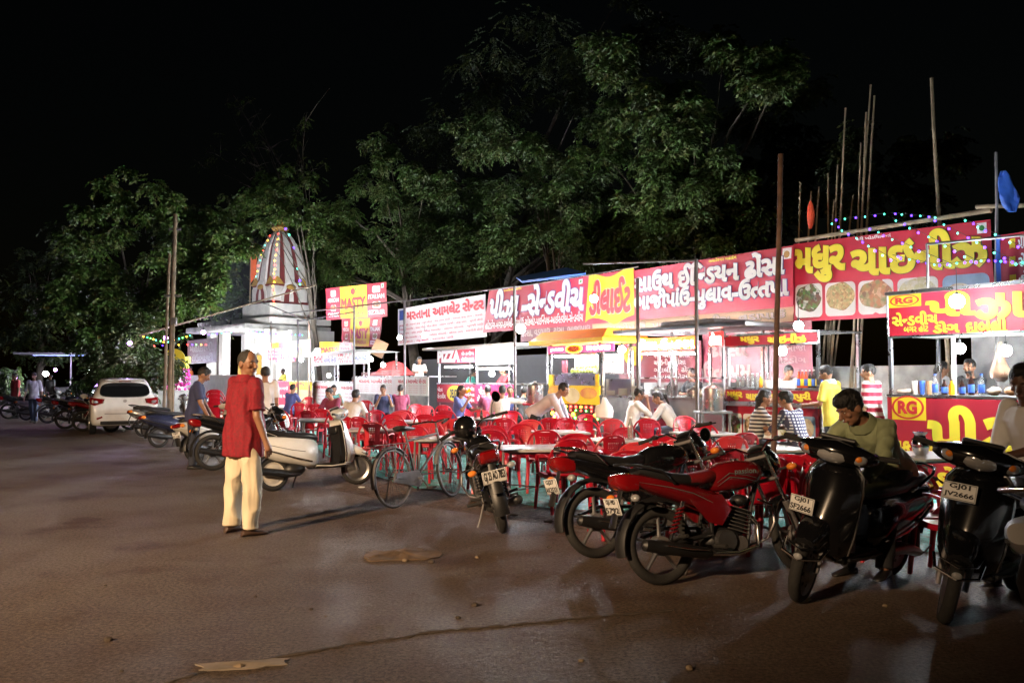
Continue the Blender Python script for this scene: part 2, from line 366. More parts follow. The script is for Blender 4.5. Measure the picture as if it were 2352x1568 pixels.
def motorcycle(label,  loc, heading, lean=-9, paint='black', seatm='seat', steer=14, plate=None, chrome_rail=True, stripes=None, mirrors=(1,), guard=True, tailcol=None, platepos=None, cowl=None):
    root = thing('motorcycle', label, 'motorcycle', loc, R(heading), 'two-wheelers parked along the road edge'); root.rotation_euler = (R(lean), 0, R(heading))
    P = K[paint]; WB = 1.24; r = .295; ax = V((-.26, 0, .635)); Q = steerQ((1.2, 0, .4), ax, steer)
    wheel(root, 0, r, w=.05); wheel(root, WB, r, w=.044, Q=Q)
    for sd in (-1, 1):                                                     # fork legs
        b = MB(Q); b.tube([(WB, sd * .085, r), (1.13, sd * .085, .56)], [.026, .028], K['iron'], 10); b.tube([(1.13, sd * .085, .56), (.965, sd * .085, .97)], .017, K['chrome'], 10); b.build('fork_leg', root)
    b = MB(Q); arcs(b, WB, r, r + .025, 20, 150, .055, K[cowl] if cowl else P); b.box((1.2, 0, .6), (.04, .16, .03), K['iron'], b=.008); b.build('front_fender', root)
    b = MB(Q); b.box((.985, 0, .93), (.07, .2, .03), K['iron'], b=.01); b.box((1.06, 0, .75), (.06, .2, .03), K['iron'], b=.01)
    b.tube([(.93, -.36, 1.0), (.9, -.3, 1.03), (.95, -.15, 1.04), (.98, -.06, .98), (.98, .06, .98), (.95, .15, 1.04), (.9, .3, 1.03), (.93, .36, 1.0)][1:-1], .011, K['chrome'], 8); hb = b.build('handlebar', root)
    for sd in (-1, 1):
        b = MB(Q); b.tube([(.86, sd * .42, 1.015), (.9, sd * .29, 1.03)], .017, K['rubber'], 10); b.build('grip', hb)
        b = MB(Q); b.tube([(.925, sd * .27, 1.04), (.96, sd * .33, 1.03), (.93, sd * .42, 1.02)], .006, K['chrome'], 6); b.box((.91, sd * .255, 1.035), (.05, .05, .04), K['plastic'], b=.01); b.build('lever', hb)
    b = MB(Q); b.rings([sect(1.22, .87, .02, .02), sect(1.215, .87, .075, .08), sect(1.17, .88, .105, .11), sect(1.08, .9, .12, .115), sect(1.0, .93, .1, .09), sect(.97, .95, .07, .05)], K[cowl] if cowl else P); hl = b.build('headlight_cowl', root)
    b = MB(Q); b.ball((1.185, 0, .865), (.055, .085, .085), K['lens']); b.build('headlight', hl)
    b = MB(Q); b.rings([sect(1.1, 1.0, .09, .01), sect(1.05, 1.03, .085, .02), sect(1.0, 1.0, .08, .03)], K['plastic']); b.build('instrument_panel', root)
    for sd in mirrors: mirror(root, (.92, sd * .25, 1.05), (.88, sd * .36, 1.22), Q)
    # tank, seat, tail
    b = MB(); b.rings([sect(.46, .76, .06, .06), sect(.5, .77, .105, .09), sect(.6, .79, .135, .12), sect(.74, .8, .15, .125), sect(.86, .81, .14, .105), sect(.95, .82, .1, .07), sect(.99, .82, .05, .04)], P)
    b.cyl((.76, 0, .915), (.76, 0, .937), .035, K['chrome'], n=14)
    tk = b.build('fuel_tank', root)
    if stripes:
        for sd in (-1, 1):
            b = MB()
            for dz in (0, .03): b.tube([(.5, sd * .108, .72 + dz), (.6, sd * .142, .79 + dz), (.74, sd * .154, .77 + dz), (.86, sd * .145, .74 + dz)], [.002, .006, .006, .002], K['silver'], 6, flat=.5)
    
            fn = lambda u, v, d, sd=sd: V((.74 - sd * (u - .5) * .2, sd * (.152 + d), .8 + v * .05))
            write(b, 'passion', fn, (0, 0, 1, 1), K['silver'], bold=.02, lift=.003); b.build('tank_stripes', tk)
    b = MB(); b.rings([sect(.53, .8, .06, .03), sect(.47, .8, .11, .05), sect(.3, .775, .135, .055), sect(.1, .8, .13, .055), sect(-.08, .85, .115, .045), sect(-.17, .87, .08, .03)], K[seatm]); st = b.build('seat', root)
    if stripes: b = MB(); b.rings([sect(.54, .805, .07, .04), sect(.47, .805, .117, .056), sect(.36, .785, .137, .058), sect(.25, .785, .14, .05)], K['redseat']); b.build('seat_front', st)
    b = MB(); b.rings([sect(.58, .56, .06, .1), sect(.46, .6, .12, .1), sect(.25, .67, .135, .085), sect(.05, .73, .13, .075), sect(-.15, .785, .115, .06), sect(-.27, .815, .09, .045), sect(-.32, .825, .06, .03)], P); tl = b.build('tail_cowl', root)
    for sd in (-1, 1):
        b = MB(); b.prism([(.2, .66), (.52, .66), (.6, .54), (.5, .42), (.38, .45)], sd * .1 - .012, sd * .1 + .025 * sd, P); b.build('side_panel', root)
    if stripes:
        for sd in (-1, 1):
            b = MB(); b.tube([(.42, sd * .138, .6), (.25, sd * .142, .68), (.05, sd * .137, .735), (-.2, sd * .11, .785)], [.004, .007, .007, .002], K['silver'], 6, flat=.5); b.build('tail_stripe', tl)
    b = MB(); b.rings([sect(-.2, .775, .105, .06, 4), sect(-.29, .785, .1, .068, 4), sect(-.345, .8, .085, .055, 4), sect(-.375, .815, .06, .03, 4)], tailcol or K['redlens']); b.build('tail_light', root)
    for sd in (-1, 1):
        b = MB(); b.cyl((-.27, sd * .06, .67), (-.28, sd * .17, .67), .01, K['plastic']); b.ball((-.29, sd * .19, .67), (.035, .045, .03), K['orange'] if sd > 0 else K['lens']); b.build('indicator', root)
        b = MB(Q); b.cyl((1.12, sd * .1, .82), (1.12, sd * .19, .82), .01, K['plastic']); b.ball((1.13, sd * .21, .82), (.035, .045, .03), K['orange']); b.build('indicator', root)
    b = MB()
    for sd in (-1, 1): b.tube([(.1, sd * .13, .76), (-.02, sd * .155, .86), (-.2, sd * .13, .91), (-.31, sd * .06, .925)], .011, K['chrome'] if chrome_rail else K['plastic'], 8)
    b.tube([(-.31, -.06, .925), (-.33, 0, .926), (-.31, .06, .925)], .011, K['chrome'] if chrome_rail else K['plastic'], 8)
    if chrome_rail:
        for yy in (-.03, .03): b.tube([(-.31, yy, .925), (-.2, yy, .93), (-.12, yy, .91)], .006, K['chrome'], 6)
    b.build('grab_rail', root)
    b = MB(); arcs(b, 0, r, r + .06, 60, 190, .07, K['plastic']); b.tube([(-.3, 0, .74), (-.36, 0, .58), (-.4, 0, .45)], [.03, .05, .055], K['plastic'], 8, flat=.25); b.build('rear_fender', root)
    if plate: numplate(root, plate, (platepos or (T(-.385, 0, .61) @ RY(-14))) @ RZ(-90), .23, .13)
    # frame, engine, exhaust
    b = MB()
    for sd in (-1, 1):
        b.tube([(0, sd * .1, r), (.42, sd * .09, .36), (.46, sd * .05, .6)], .02, K['plastic'], 8)
        b.tube([(.98, 0, .78), (.86, sd * .03, .55), (.76, sd * .06, .22), (.5, sd * .09, .18), (.4, sd * .08, .4)], .014, K['plastic'], 8)
    b.tube([(.98, 0, .82), (.6, 0, .7), (.0, 0, .68)], .02, K['plastic'], 8); b.build('chassis', root)
    for sd in (-1, 1):
        b = MB(); b.cyl((.02, sd * .125, .33), (.16, sd * .125, .62), .016, K['chrome']); pts = []
        for i in range(57): a = i * pi / 4; t = i / 56; pts.append((.04 + .1 * t + .03 * cos(a), sd * .125 + .03 * sin(a), .38 + .2 * t))
        b.tube(pts, .006, K['red'] if paint == 'red' else K['plastic'], 5); b.build('shock_absorber', root)
    b = MB(); b.ball((.56, 0, .3), (.2, .13, .12), K['plastic'], 14, 10); b.cyl((.52, -.15, .3), (.52, .15, .3), .085, K['alu'], n=18); b.cyl((.66, -.13, .27), (.66, .13, .27), .06, K['iron'], n=16)
    b.box((.7, 0, .45), (.13, .13, .2), K['plastic'], rot=RY(18), b=.02)
    for i in range(7): b.box((.665 + i * .011, 0, .37 + i * .027), (.19, .19, .008), K['iron'], rot=RY(18), b=.003)
    b.ball((.765, 0, .6), (.07, .08, .05), K['plastic']); b.box((.52, 0, .5), (.16, .12, .12), K['plastic'], b=.03); b.build('engine', root)
    b = MB(); b.tube([(.8, -.05, .5), (.86, -.09, .4), (.82, -.12, .24), (.6, -.15, .2), (.35, -.16, .22)], .019, K['chrome'], 10); b.tube([(.36, -.16, .22), (.3, -.165, .225), (-.1, -.18, .3), (-.24, -.185, .325), (-.26, -.185, .33)], [.02, .045, .052, .045, .02], K['plastic'], 12); b.tube([(.3, -.212, .245), (.1, -.225, .275), (-.08, -.233, .31)], [.014, .03, .014], K['chrome'], 8, flat=.3); b.build('exhaust', root)
    b = MB(); b.tube([(-.1, .085, .36), (.1, .09, .42), (.45, .095, .4)], [.03, .035, .03], K['plastic'], 8, flat=.5); b.build('chain_guard', root)
    for sd in (-1, 1): b = MB(); b.tube([(.42, sd * .12, .27), (.42, sd * .27, .27)], .017, K['rubber'], 8); b.tube([(.1, sd * .13, .36), (.1, sd * .24, .37)], .014, K['rubber'], 8); b.build('footpeg', root)
    b = MB(); b.tube([(.42, .1, .25), (.36, .17, .12), (.33, .24, -.0)], .011, K['iron'], 8); b.box((.33, .25, .004), (.05, .06, .008), K['iron']); b.build('side_stand', root)
    if guard:
        for sd in (-1, 1): b = MB(); b.tube([(.93, sd * .03, .6), (.92, sd * .22, .55), (.9, sd * .25, .42), (.86, sd * .2, .3), (.8, sd * .05, .24)], .011, K['chrome'], 8); b.build('crash_guard', root)
    return root
def scooter(label, loc, heading, lean=-8, paint='black', steer=0, front_plate=None, rear_plate=None, rim='alu', trim='chrome', inner='plastic', mirrors=(), kick=True, tail=True, fplate_pos=None):
    root = thing('scooter', label, 'scooter', loc, 0, 'two-wheelers parked along the road edge'); root.rotation_euler = (R(lean), 0, R(heading))
    P = K[paint]; WB = 1.24; r = .225; Q = steerQ((1.2, 0, .4), (-.25, 0, .75), steer)
    wheel(root, 0, r, 'disc', .05, rimm=K[rim]); wheel(root, WB, r, 'disc', .047, Q=Q, rimm=K['alu'])
    b = MB(Q)
    for sd in (-1, 1): b.tube([(WB, sd * .075, r), (1.2, sd * .08, .36), (1.13, sd * .06, .5)], .018, K['iron'], 8)
    b.build('fork_leg', root)
    b = MB(Q); arcs(b, WB, r, r + .03, 55, 165, .066, K['plastic']); b.build('inner_fender', root)
    # apron: horizontal slices
    rs = []
    for z, x, hw, bow in ((.27, 1.03, .1, .05), (.33, 1.07, .16, .13), (.45, 1.07, .19, .17), (.6, 1.05, .2, .14), (.75, 1.03, .205, .1), (.86, 1.01, .19, .08), (.91, .99, .15, .07), (.93, .98, .1, .04)):
        o = [(x - .02 + bow * (1 - (t / 6) ** 2) - .03 * (abs(t) / 6) ** 4, hw * t / 6, z) for t in range(-6, 7)]; i_ = [(p[0] - .03, p[1] * .97, z) for p in o[::-1]]
        rs.append(o + i_)
    b = MB(); b.rings(rs, P); ap = b.build('front_apron', root)
    for sd in (-1, 1):
        b = MB(); b.tube([(1.0, sd * .16, .33), (1.0, sd * .192, .45), (.98, sd * .204, .6), (.965, sd * .21, .75), (.95, sd * .198, .86), (.945, sd * .15, .92), (.95, 0, .945)], .009, K[trim], 8); b.build('apron_trim', ap)
    b = MB(); b.prism([(1.0, .86), (1.0, .36), (.9, .33), (.93, .6), (.9, .84)], -.16, .16, K[inner]); b.box((.9, 0, .78), (.05, .26, .1), K[inner], b=.02); b.build('inner_panel', root)
    b = MB(Q); b.rings([sect(1.38, .43, .02, .02), sect(1.36, .44, .06, .035), sect(1.3, .47, .085, .055), sect(1.2, .5, .1, .075), sect(1.1, .52, .11, .08), sect(1.06, .52, .08, .06)], P); ff = b.build('front_fender', root)
    b = MB(Q); b.tube([(1.28, -.14, .42), (1.39, -.12, .36), (1.44, 0, .335), (1.39, .12, .36), (1.28, .14, .42)], .01, K[trim], 8); b.tube([(1.3, -.125, .47), (1.38, -.1, .425), (1.42, 0, .4), (1.38, .1, .425), (1.3, .125, .47)], .006, K[trim], 8)
    b.ball((1.445, 0, .36), (.012, .03, .022), K['lens']); b.build('fender_guard', ff)
    # head: handlebar cover
    b = MB(Q); rs = []
    for t, cx, cz, a, c in ((-.27, .93, 1.015, .03, .025), (-.23, .95, 1.015, .07, .05), (-.14, .985, 1.015, .11, .075), (0, 1.0, 1.02, .13, .09), (.14, .985, 1.015, .11, .075), (.23, .95, 1.015, .07, .05), (.27, .93, 1.015, .03, .025)):
        rs.append([(cx + a * cos(2 * pi * j / 16), t, cz + c * sin(2 * pi * j / 16) + .012 * cos(4 * pi * j / 16)) for j in range(16)])
    b.rings(rs, P); b.box((.93, 0, 1.085), (.14, .24, .03), K['plastic'], rot=RY(-20), b=.012); hc = b.build('handlebar_cover', root)
    b = MB(Q); b.ball((1.045, 0, 1.0), (.085, .125, .062), K['lens'], 18, 10, rot=RY(-18)); b.build('headlight', hc)
    for sd in (-1, 1):
        b = MB(Q); b.ball((1.02, sd * .165, 1.0), (.055, .06, .045), K['lens'], 14, 8, rot=RZ(sd * 22)); ind = b.build('indicator', hc)
        b = MB(Q); b.ball((1.052, sd * .17, 1.004), (.027, .03, .025), K['orange']); b.build('bulb_cover', ind)
        b = MB(Q); b.tube([(.93, sd * .24, 1.02), (.9, sd * .39, 1.03)], .018, K['rubber'], 10); b.build('grip', hc)
        b = MB(Q); b.tube([(.97, sd * .24, 1.015), (.97, sd * .33, 1.02), (.93, sd * .4, 1.02)], .006, K['plastic'], 6); b.build('lever', hc)
    for sd in mirrors: mirror(root, (.93, sd * .2, 1.05), (.9, sd * .3, 1.24), Q)
    # floor, body, seat
    b = MB(); b.box((.78, 0, .29), (.46, .32, .06), K['plastic'], b=.02)
    for yy in (-.1, -.03, .03, .1): b.box((.78, yy, .323), (.38, .02, .008), K['rubber'])
    b.build('floorboard', root)
    for sd in (-1, 1): b = MB(); b.tube([(.99, sd * .165, .3), (.78, sd * .175, .285), (.56, sd * .175, .3)], .016, P if paint != 'black' else K['plastic'], 8, flat=.6); b.build('floor_skirt', root)
    b = MB(); b.rings([sect(.62, .46, .1, .17, 3), sect(.56, .47, .15, .2, 3), sect(.42, .5, .185, .2, 2.8), sect(.2, .54, .2, .19, 2.6), sect(0, .57, .195, .165, 2.5), sect(-.2, .61, .165, .12, 2.4), sect(-.32, .64, .12, .08, 2.3), sect(-.37, .65, .07, .045)], P); bd = b.build('rear_body', root)
    for sd in (-1, 1):
        b = MB(); b.tube([(.5, sd * .17, .36), (.25, sd * .205, .42), (0, sd * .2, .5), (-.2, sd * .172, .56), (-.36, sd * .08, .62)], .011, K[trim], 8); b.build('body_trim', bd)
        b = MB(); b.tube([(.4, sd * .189, .5), (.2, sd * .203, .53), (.0, sd * .197, .58), (-.15, sd * .177, .62)], .004, K['plastic'], 6); b.build('body_seam', bd)
    b = MB(); b.rings([sect(.64, .68, .06, .03), sect(.58, .7, .12, .05), sect(.4, .715, .155, .055), sect(.2, .725, .16, .05), sect(.1, .75, .155, .055), sect(-.1, .765, .145, .055), sect(-.22, .765, .1, .04), sect(-.26, .76, .05, .02)], K['seat']); b.build('seat', root)
    b = MB(); b.tube([(.02, -.16, .73), (-.16, -.165, .8), (-.3, -.12, .83), (-.36, 0, .835), (-.3, .12, .83), (-.16, .165, .8), (.02, .16, .73)], .014, K[trim] if paint != 'black' else K['chrome'], 10); b.build('grab_rail', root)
    if tail:
        b = MB(); b.rings([sect(-.3, .665, .11, .05), sect(-.37, .66, .1, .045), sect(-.41, .655, .06, .025)], K['redlens']); b.build('tail_light', root)
        for sd in (-1, 1): b = MB(); b.ball((-.33, sd * .125, .66), (.05, .03, .035), K['orange']); b.build('indicator', root)
    b = MB(); arcs(b, 0, r, r + .05, 70, 185, .08, K['plastic']); b.tube([(-.3, 0, .58), (-.36, 0, .45), (-.34, 0, .3)], [.06, .07, .06], K['plastic'], 8, flat=.2); b.build('rear_fender', root)
    if rear_plate: numplate(root, rear_plate, T(-.375, 0, .5) @ RY(-10) @ RZ(-90), .2, .11)
    if front_plate: numplate(root, front_plate, fplate_pos or (T(1.135, -.0, .78) @ RZ(90) @ RX(-10)), .2, .11)
    b = MB(); b.tube([(.46, .1, .28), (.1, .12, .26), (-.04, .13, r), (-.1, .13, r)], [.05, .085, .08, .04], K['alu'], 12, flat=.5); b.ball((.3, 0, .27), (.16, .12, .1), K['plastic']); b.build('engine_case', root)
    b = MB(); b.tube([(.35, -.08, .2), (.25, -.14, .2), (.1, -.15, .22), (-.26, -.16, .28), (-.29, -.16, .285)], [.018, .03, .055, .05, .02], K['plastic'], 12); b.build('exhaust', root)
    b = MB(); b.cyl((.05, .1, .28), (.0, .1, .52), .02, K['iron']); b.build('shock_absorber', root)
    b = MB(); b.tube([(.4, .1, .25), (.37, .19, .1), (.36, .23, .0)], .01, K['iron'], 8); b.box((.36, .24, .004), (.05, .05, .008), K['iron'])
    if kick: b.tube([(.02, .17, .26), (-.1, .19, .22), (-.2, .19, .26)], .008, K['iron'], 6)
    b.build('stand', root)
    return root
def bicycle(label, loc, heading, lean=-6, carrier=True, steer=10):
    root = thing('bicycle', label, 'bicycle', loc, 0, 'two-wheelers parked along the road edge'); root.rotation_euler = (R(lean), 0, R(heading))
    r = .345; WB = 1.12; sv = K['steel']; K['steel'] = K['iron']; Q = steerQ((1.05, 0, .5), (-.2, 0, .6), steer); I = K['iron']
    wheel(root, 0, r, 'wire', .02, rimm=K['steel']); wheel(root, WB, r, 'wire', .02, Q=Q, rimm=K['steel'])
    b = MB(); sp, bb, hd = V((.3, 0, .8)), V((.42, 0, .3)), V((.92, 0, .82))
    b.cyl(bb, sp, .015, I); b.cyl(bb, (.95, 0, .7), .016, I); b.cyl((.32, 0, .76), hd, .014, I); b.cyl((.96, 0, .66), (.9, 0, .88), .018, I)
    for sd in (-1, 1): b.cyl((0, sd * .05, r), bb + V((0, sd * .03, 0)), .01, I); b.cyl((0, sd * .05, r), (.31, sd * .02, .74), .008, I)
    b.build('bicycle_frame', root)
    b = MB(Q)
    for sd in (-1, 1): b.tube([(WB, sd * .05, r), (1.02, sd * .045, .55), (.97, sd * .03, .66)], .011, I, 8)
    b.build('fork', root)
    b = MB(Q); b.cyl((.92, 0, .85), (.9, 0, .96), .012, K['chrome']); b.tube([(.62, -.25, .93), (.78, -.26, .97), (.92, -.12, .98), (.9, 0, .96), (.92, .12, .98), (.78, .26, .97), (.62, .25, .93)], .011, K['chrome'], 8); hb = b.build('handlebar', root)
    for sd in (-1, 1): b = MB(Q); b.tube([(.6, sd * .25, .925), (.72, sd * .255, .955)], .016, K['rubber'], 8); b.build('grip', hb)
    b = MB(); b.cyl(sp, (.285, 0, .88), .012, K['chrome']); b.rings([sect(.46, .9, .02, .015), sect(.38, .905, .035, .025), sect(.26, .91, .075, .035), sect(.18, .915, .09, .035), sect(.13, .92, .06, .02)], K['seat']); b.build('saddle', root)
    for x, q in ((0, None), (WB, Q)): b = MB(q); arcs(b, x, r, r + .02, 30 if x else 40, 165 if x else 195, .03, I, th=.006, bow=.012); b.build('mudguard', root)
    b = MB()
    for sd in (-1, 1):
        b.tube([(.25, sd * .06, .74), (-.35, sd * .07, .74)], .006, K['steel'], 6); b.cyl((0, sd * .06, r), (-.2, sd * .07, .735), .005, K['steel'], n=6); b.cyl((0, sd * .06, r), (.0, sd * .07, .735), .005, K['steel'], n=6)
    for i in range(5): b.cyl((.15 - i * .12, -.07, .742), (.15 - i * .12, .07, .742), .005, K['steel'], n=6)
    b.build('carrier', root)
    b = MB(); b.torus((.42, -.04, .3), .09, .006, I, n=24); b.cyl((.42, -.1, .3), (.42, .1, .3), .012, I); b.tube([(.42, -.09, .3), (.42 + .12, -.09, .18)], .009, I, 6); b.tube([(.42, .09, .3), (.42 - .12, .09, .42)], .009, I, 6); b.box((.54, -.14, .18), (.08, .09, .02), K['rubber']); b.box((.3, .14, .42), (.08, .09, .02), K['rubber']); b.prism([(-.05, .3), (.0, .4), (.42, .4), (.52, .3), (.42, .2), (0, .29)], -.05, -.035, I); b.build('crank', root)
    b = MB(); b.tube([(0, .06, r), (.02, .14, .1), (.04, .2, 0)], .008, K['steel'], 6); b.build('stand', root); K['steel'] = sv
    return root
def hatchback(label, loc, heading):
    root = thing('parked_car', label, 'car', loc, R(heading)); W = K['white']
    def sec(x, zb, zt, hw, ht, belt):
        h = [(hw * .82, zb), (hw * .95, zb + .04), (hw, zb + .16), (hw, belt - .1), (hw * .97, belt)]
        n = 4
        for i in range(1, n + 1):
            t = i / n; h.append((hw * .97 + (ht - hw * .97) * t, belt + (zt - .07 - belt) * t))
        h += [(ht * .93, zt - .02), (ht * .6, zt), (ht * .2, zt + .006)]
        return [(x, -y, z) for y, z in h[::-1]] + [(x, y, z) for y, z in h]
    b = MB()
    b.rings([sec(*a) for a in ((-.0, .34, .68, .62, .5, .6), (.015, .3, .8, .74, .62, .68), (.05, .26, .9, .8, .68, .8), (.1, .24, 1.02, .83, .68, .9), (.2, .22, 1.2, .835, .66, .94), (.36, .22, 1.4, .835, .62, .96), (.5, .22, 1.47, .835, .6, .96), (1.1, .22, 1.52, .835, .6, .95), (1.8, .22, 1.51, .835, .6, .94), (2.2, .22, 1.42, .83, .6, .92), (2.75, .22, 1.05, .82, .66, .9), (3.3, .22, .93, .79, .66, .8), (3.6, .25, .75, .7, .55, .66), (3.66, .32, .6, .55, .4, .55))], W)
    b.build('body', root, ang=50)
    def panel(name, pts, m, th=.01, sub=None):
        q = MB(); n_ = (V(pts[1]) - V(pts[0])).cross(V(pts[-1]) - V(pts[0])).normalized()
        q.rings([[V(p) - n_ * .02 for p in pts], [V(p) + n_ * th for p in pts]], m); return q.build(name, root)
    # rear window on the hatch slope
    pts = []
    for t in range(24):
        a = 2 * pi * t / 24; c, s_ = math.copysign(abs(cos(a)) ** .5, cos(a)), math.copysign(abs(sin(a)) ** .6, sin(a)); z = 1.2 + s_ * .19; y = -c * (.66 - (z - 1.0) * .22)
        pts.append((.2 + (z - 1.2) * .82 - .012 + .03 * (abs(y) / .6) ** 3, y, z))
    panel('rear_window', pts, K['glass'], .012)
    b = MB(); b.box((.37, 0, 1.45), (.26, 1.0, .03), W, rot=RY(8), b=.012); b.build('spoiler', root)
    b = MB(); b.box((.255, 0, 1.43), (.02, .3, .022), K['redlens'], b=.005); b.build('brake_light', root)
    for sd in (-1, 1):
        pts = [(.05, sd * .52, .96), (.08, sd * .7, .98), (.25, sd * .845, 1.0), (.3, sd * .848, .95), (.1, sd * .835, .82), (.03, sd * .74, .78), (.0, sd * .56, .84)]
        b = MB(); b.rings([[V(p) + V((.05, -sd * .04, 0)) for p in pts], [V(p) + V((-.022, sd * .012, 0)) for p in pts], [V(p) * .8 + V((sum(q[0] for q in pts) / 7, sum(q[1] for q in pts) / 7, sum(q[2] for q in pts) / 7)) * .2 + V((-.04, sd * .015, 0)) for p in pts]], K['redlens']); tl = b.build('tail_lamp', root)
        b = MB(); b.ball((-.0, sd * .72, .88), (.035, .06, .04), K['lens']); b.build('lamp_insert', tl)
        b = MB(); b.box((.005, sd * .62, .45), (.02, .15, .05), K['redlens'], rot=RX(-sd * 20), b=.01); b.build('reflector', root)
        for xs in ([(.5, 1.0), (1.15, .99), (1.15, 1.42), (.8, 1.42), (.62, 1.33)], [(1.22, .99), (2.55, .96), (2.15, 1.36), (1.9, 1.42), (1.22, 1.42)]):
            def yy(z): return sd * (.835 * .97 + (.6 - .81) * max(0, (z - .95)) / .5 + .004)
            q = MB(); q.rings([[(x, yy(z) - sd * .03, z) for x, z in xs], [(x, yy(z) + sd * .008, z) for x, z in xs]], K['glass']); q.build('side_window', root)
        b = MB(); b.ball((2.35, sd * .95, 1.0), (.07, .1, .07), W); b.cyl((2.35, sd * .82, .97), (2.35, sd * .9, .98), .02, K['plastic']); b.build('wing_mirror', root)
        b = MB(); b.box((1.3, sd * .842, .86), (.2, .02, .03), W, b=.01); b.box((2.2, sd * .836, .86), (.2, .02, .03), W, b=.01); b.build('door_handle', root)
        for x in (.62, 3.0):
            q = MB(); q.cyl((x, sd * .7, .3), (x, sd * .842, .3), .34, K['plastic'], n=28); q.build('wheel_arch', root)
            b = MB(T(0, sd * .76, 0)); b.torus((x, 0, .29), .225, .068, K['rubber'], n=36, k=10, flat=1.3); wb = b.build('wheel', root)
            b = MB(T(0, sd * .84, 0)); b.lathe([(.01, .0), (.05, .01), (.17, -.01), (.19, .015), (.2, -.03)], K['silver'], 24, T(x, 0, .29) @ RX(90 * -sd))
            for i in range(5): a = 2 * pi * i / 5; b.tube([(x + .03 * cos(a), sd * .012, .29 + .03 * sin(a)), (x + .18 * cos(a), sd * .008, .29 + .18 * sin(a))], [.03, .02], K['silver'], 6, flat=.5)
            b.build('rim', wb)
    b = MB(); b.box((.0, 0, .56), (.02, 1.0, .012), K['plastic']); b.box((.02, 0, .32), (.06, 1.2, .1), K['plastic'], b=.02); b.build('bumper_trim', root)
    b = MB(); b.tube([(-.012 + .0, .045 * cos(2 * pi * j / 20), .9 + .028 * sin(2 * pi * j / 20)) for j in range(20)], .005, K['chrome'], 6, closed=True)
    for yy in (-.018, .018): b.tube([(-.012, yy - .006, .88), (-.012, yy + .006, .92)], .004, K['chrome'], 6)
    b.tube([(-.012, -.02, .9), (-.012, .02, .9)], .004, K['chrome'], 6); b.build('emblem', root, loc=(.045, 0, 0))
    b = MB(); fn = lambda u, v, d: V((.072 - d, -u, v)); write(b, 'i10', fn, (-.42, .88, -.33, .915), K['chrome'], bold=.02); b.build('badge', root)
    b = MB(); b.box((.045, 0, .72), (.03, .5, .14), K['plastic'], b=.02); b.build('plate_recess', root); 
    return root
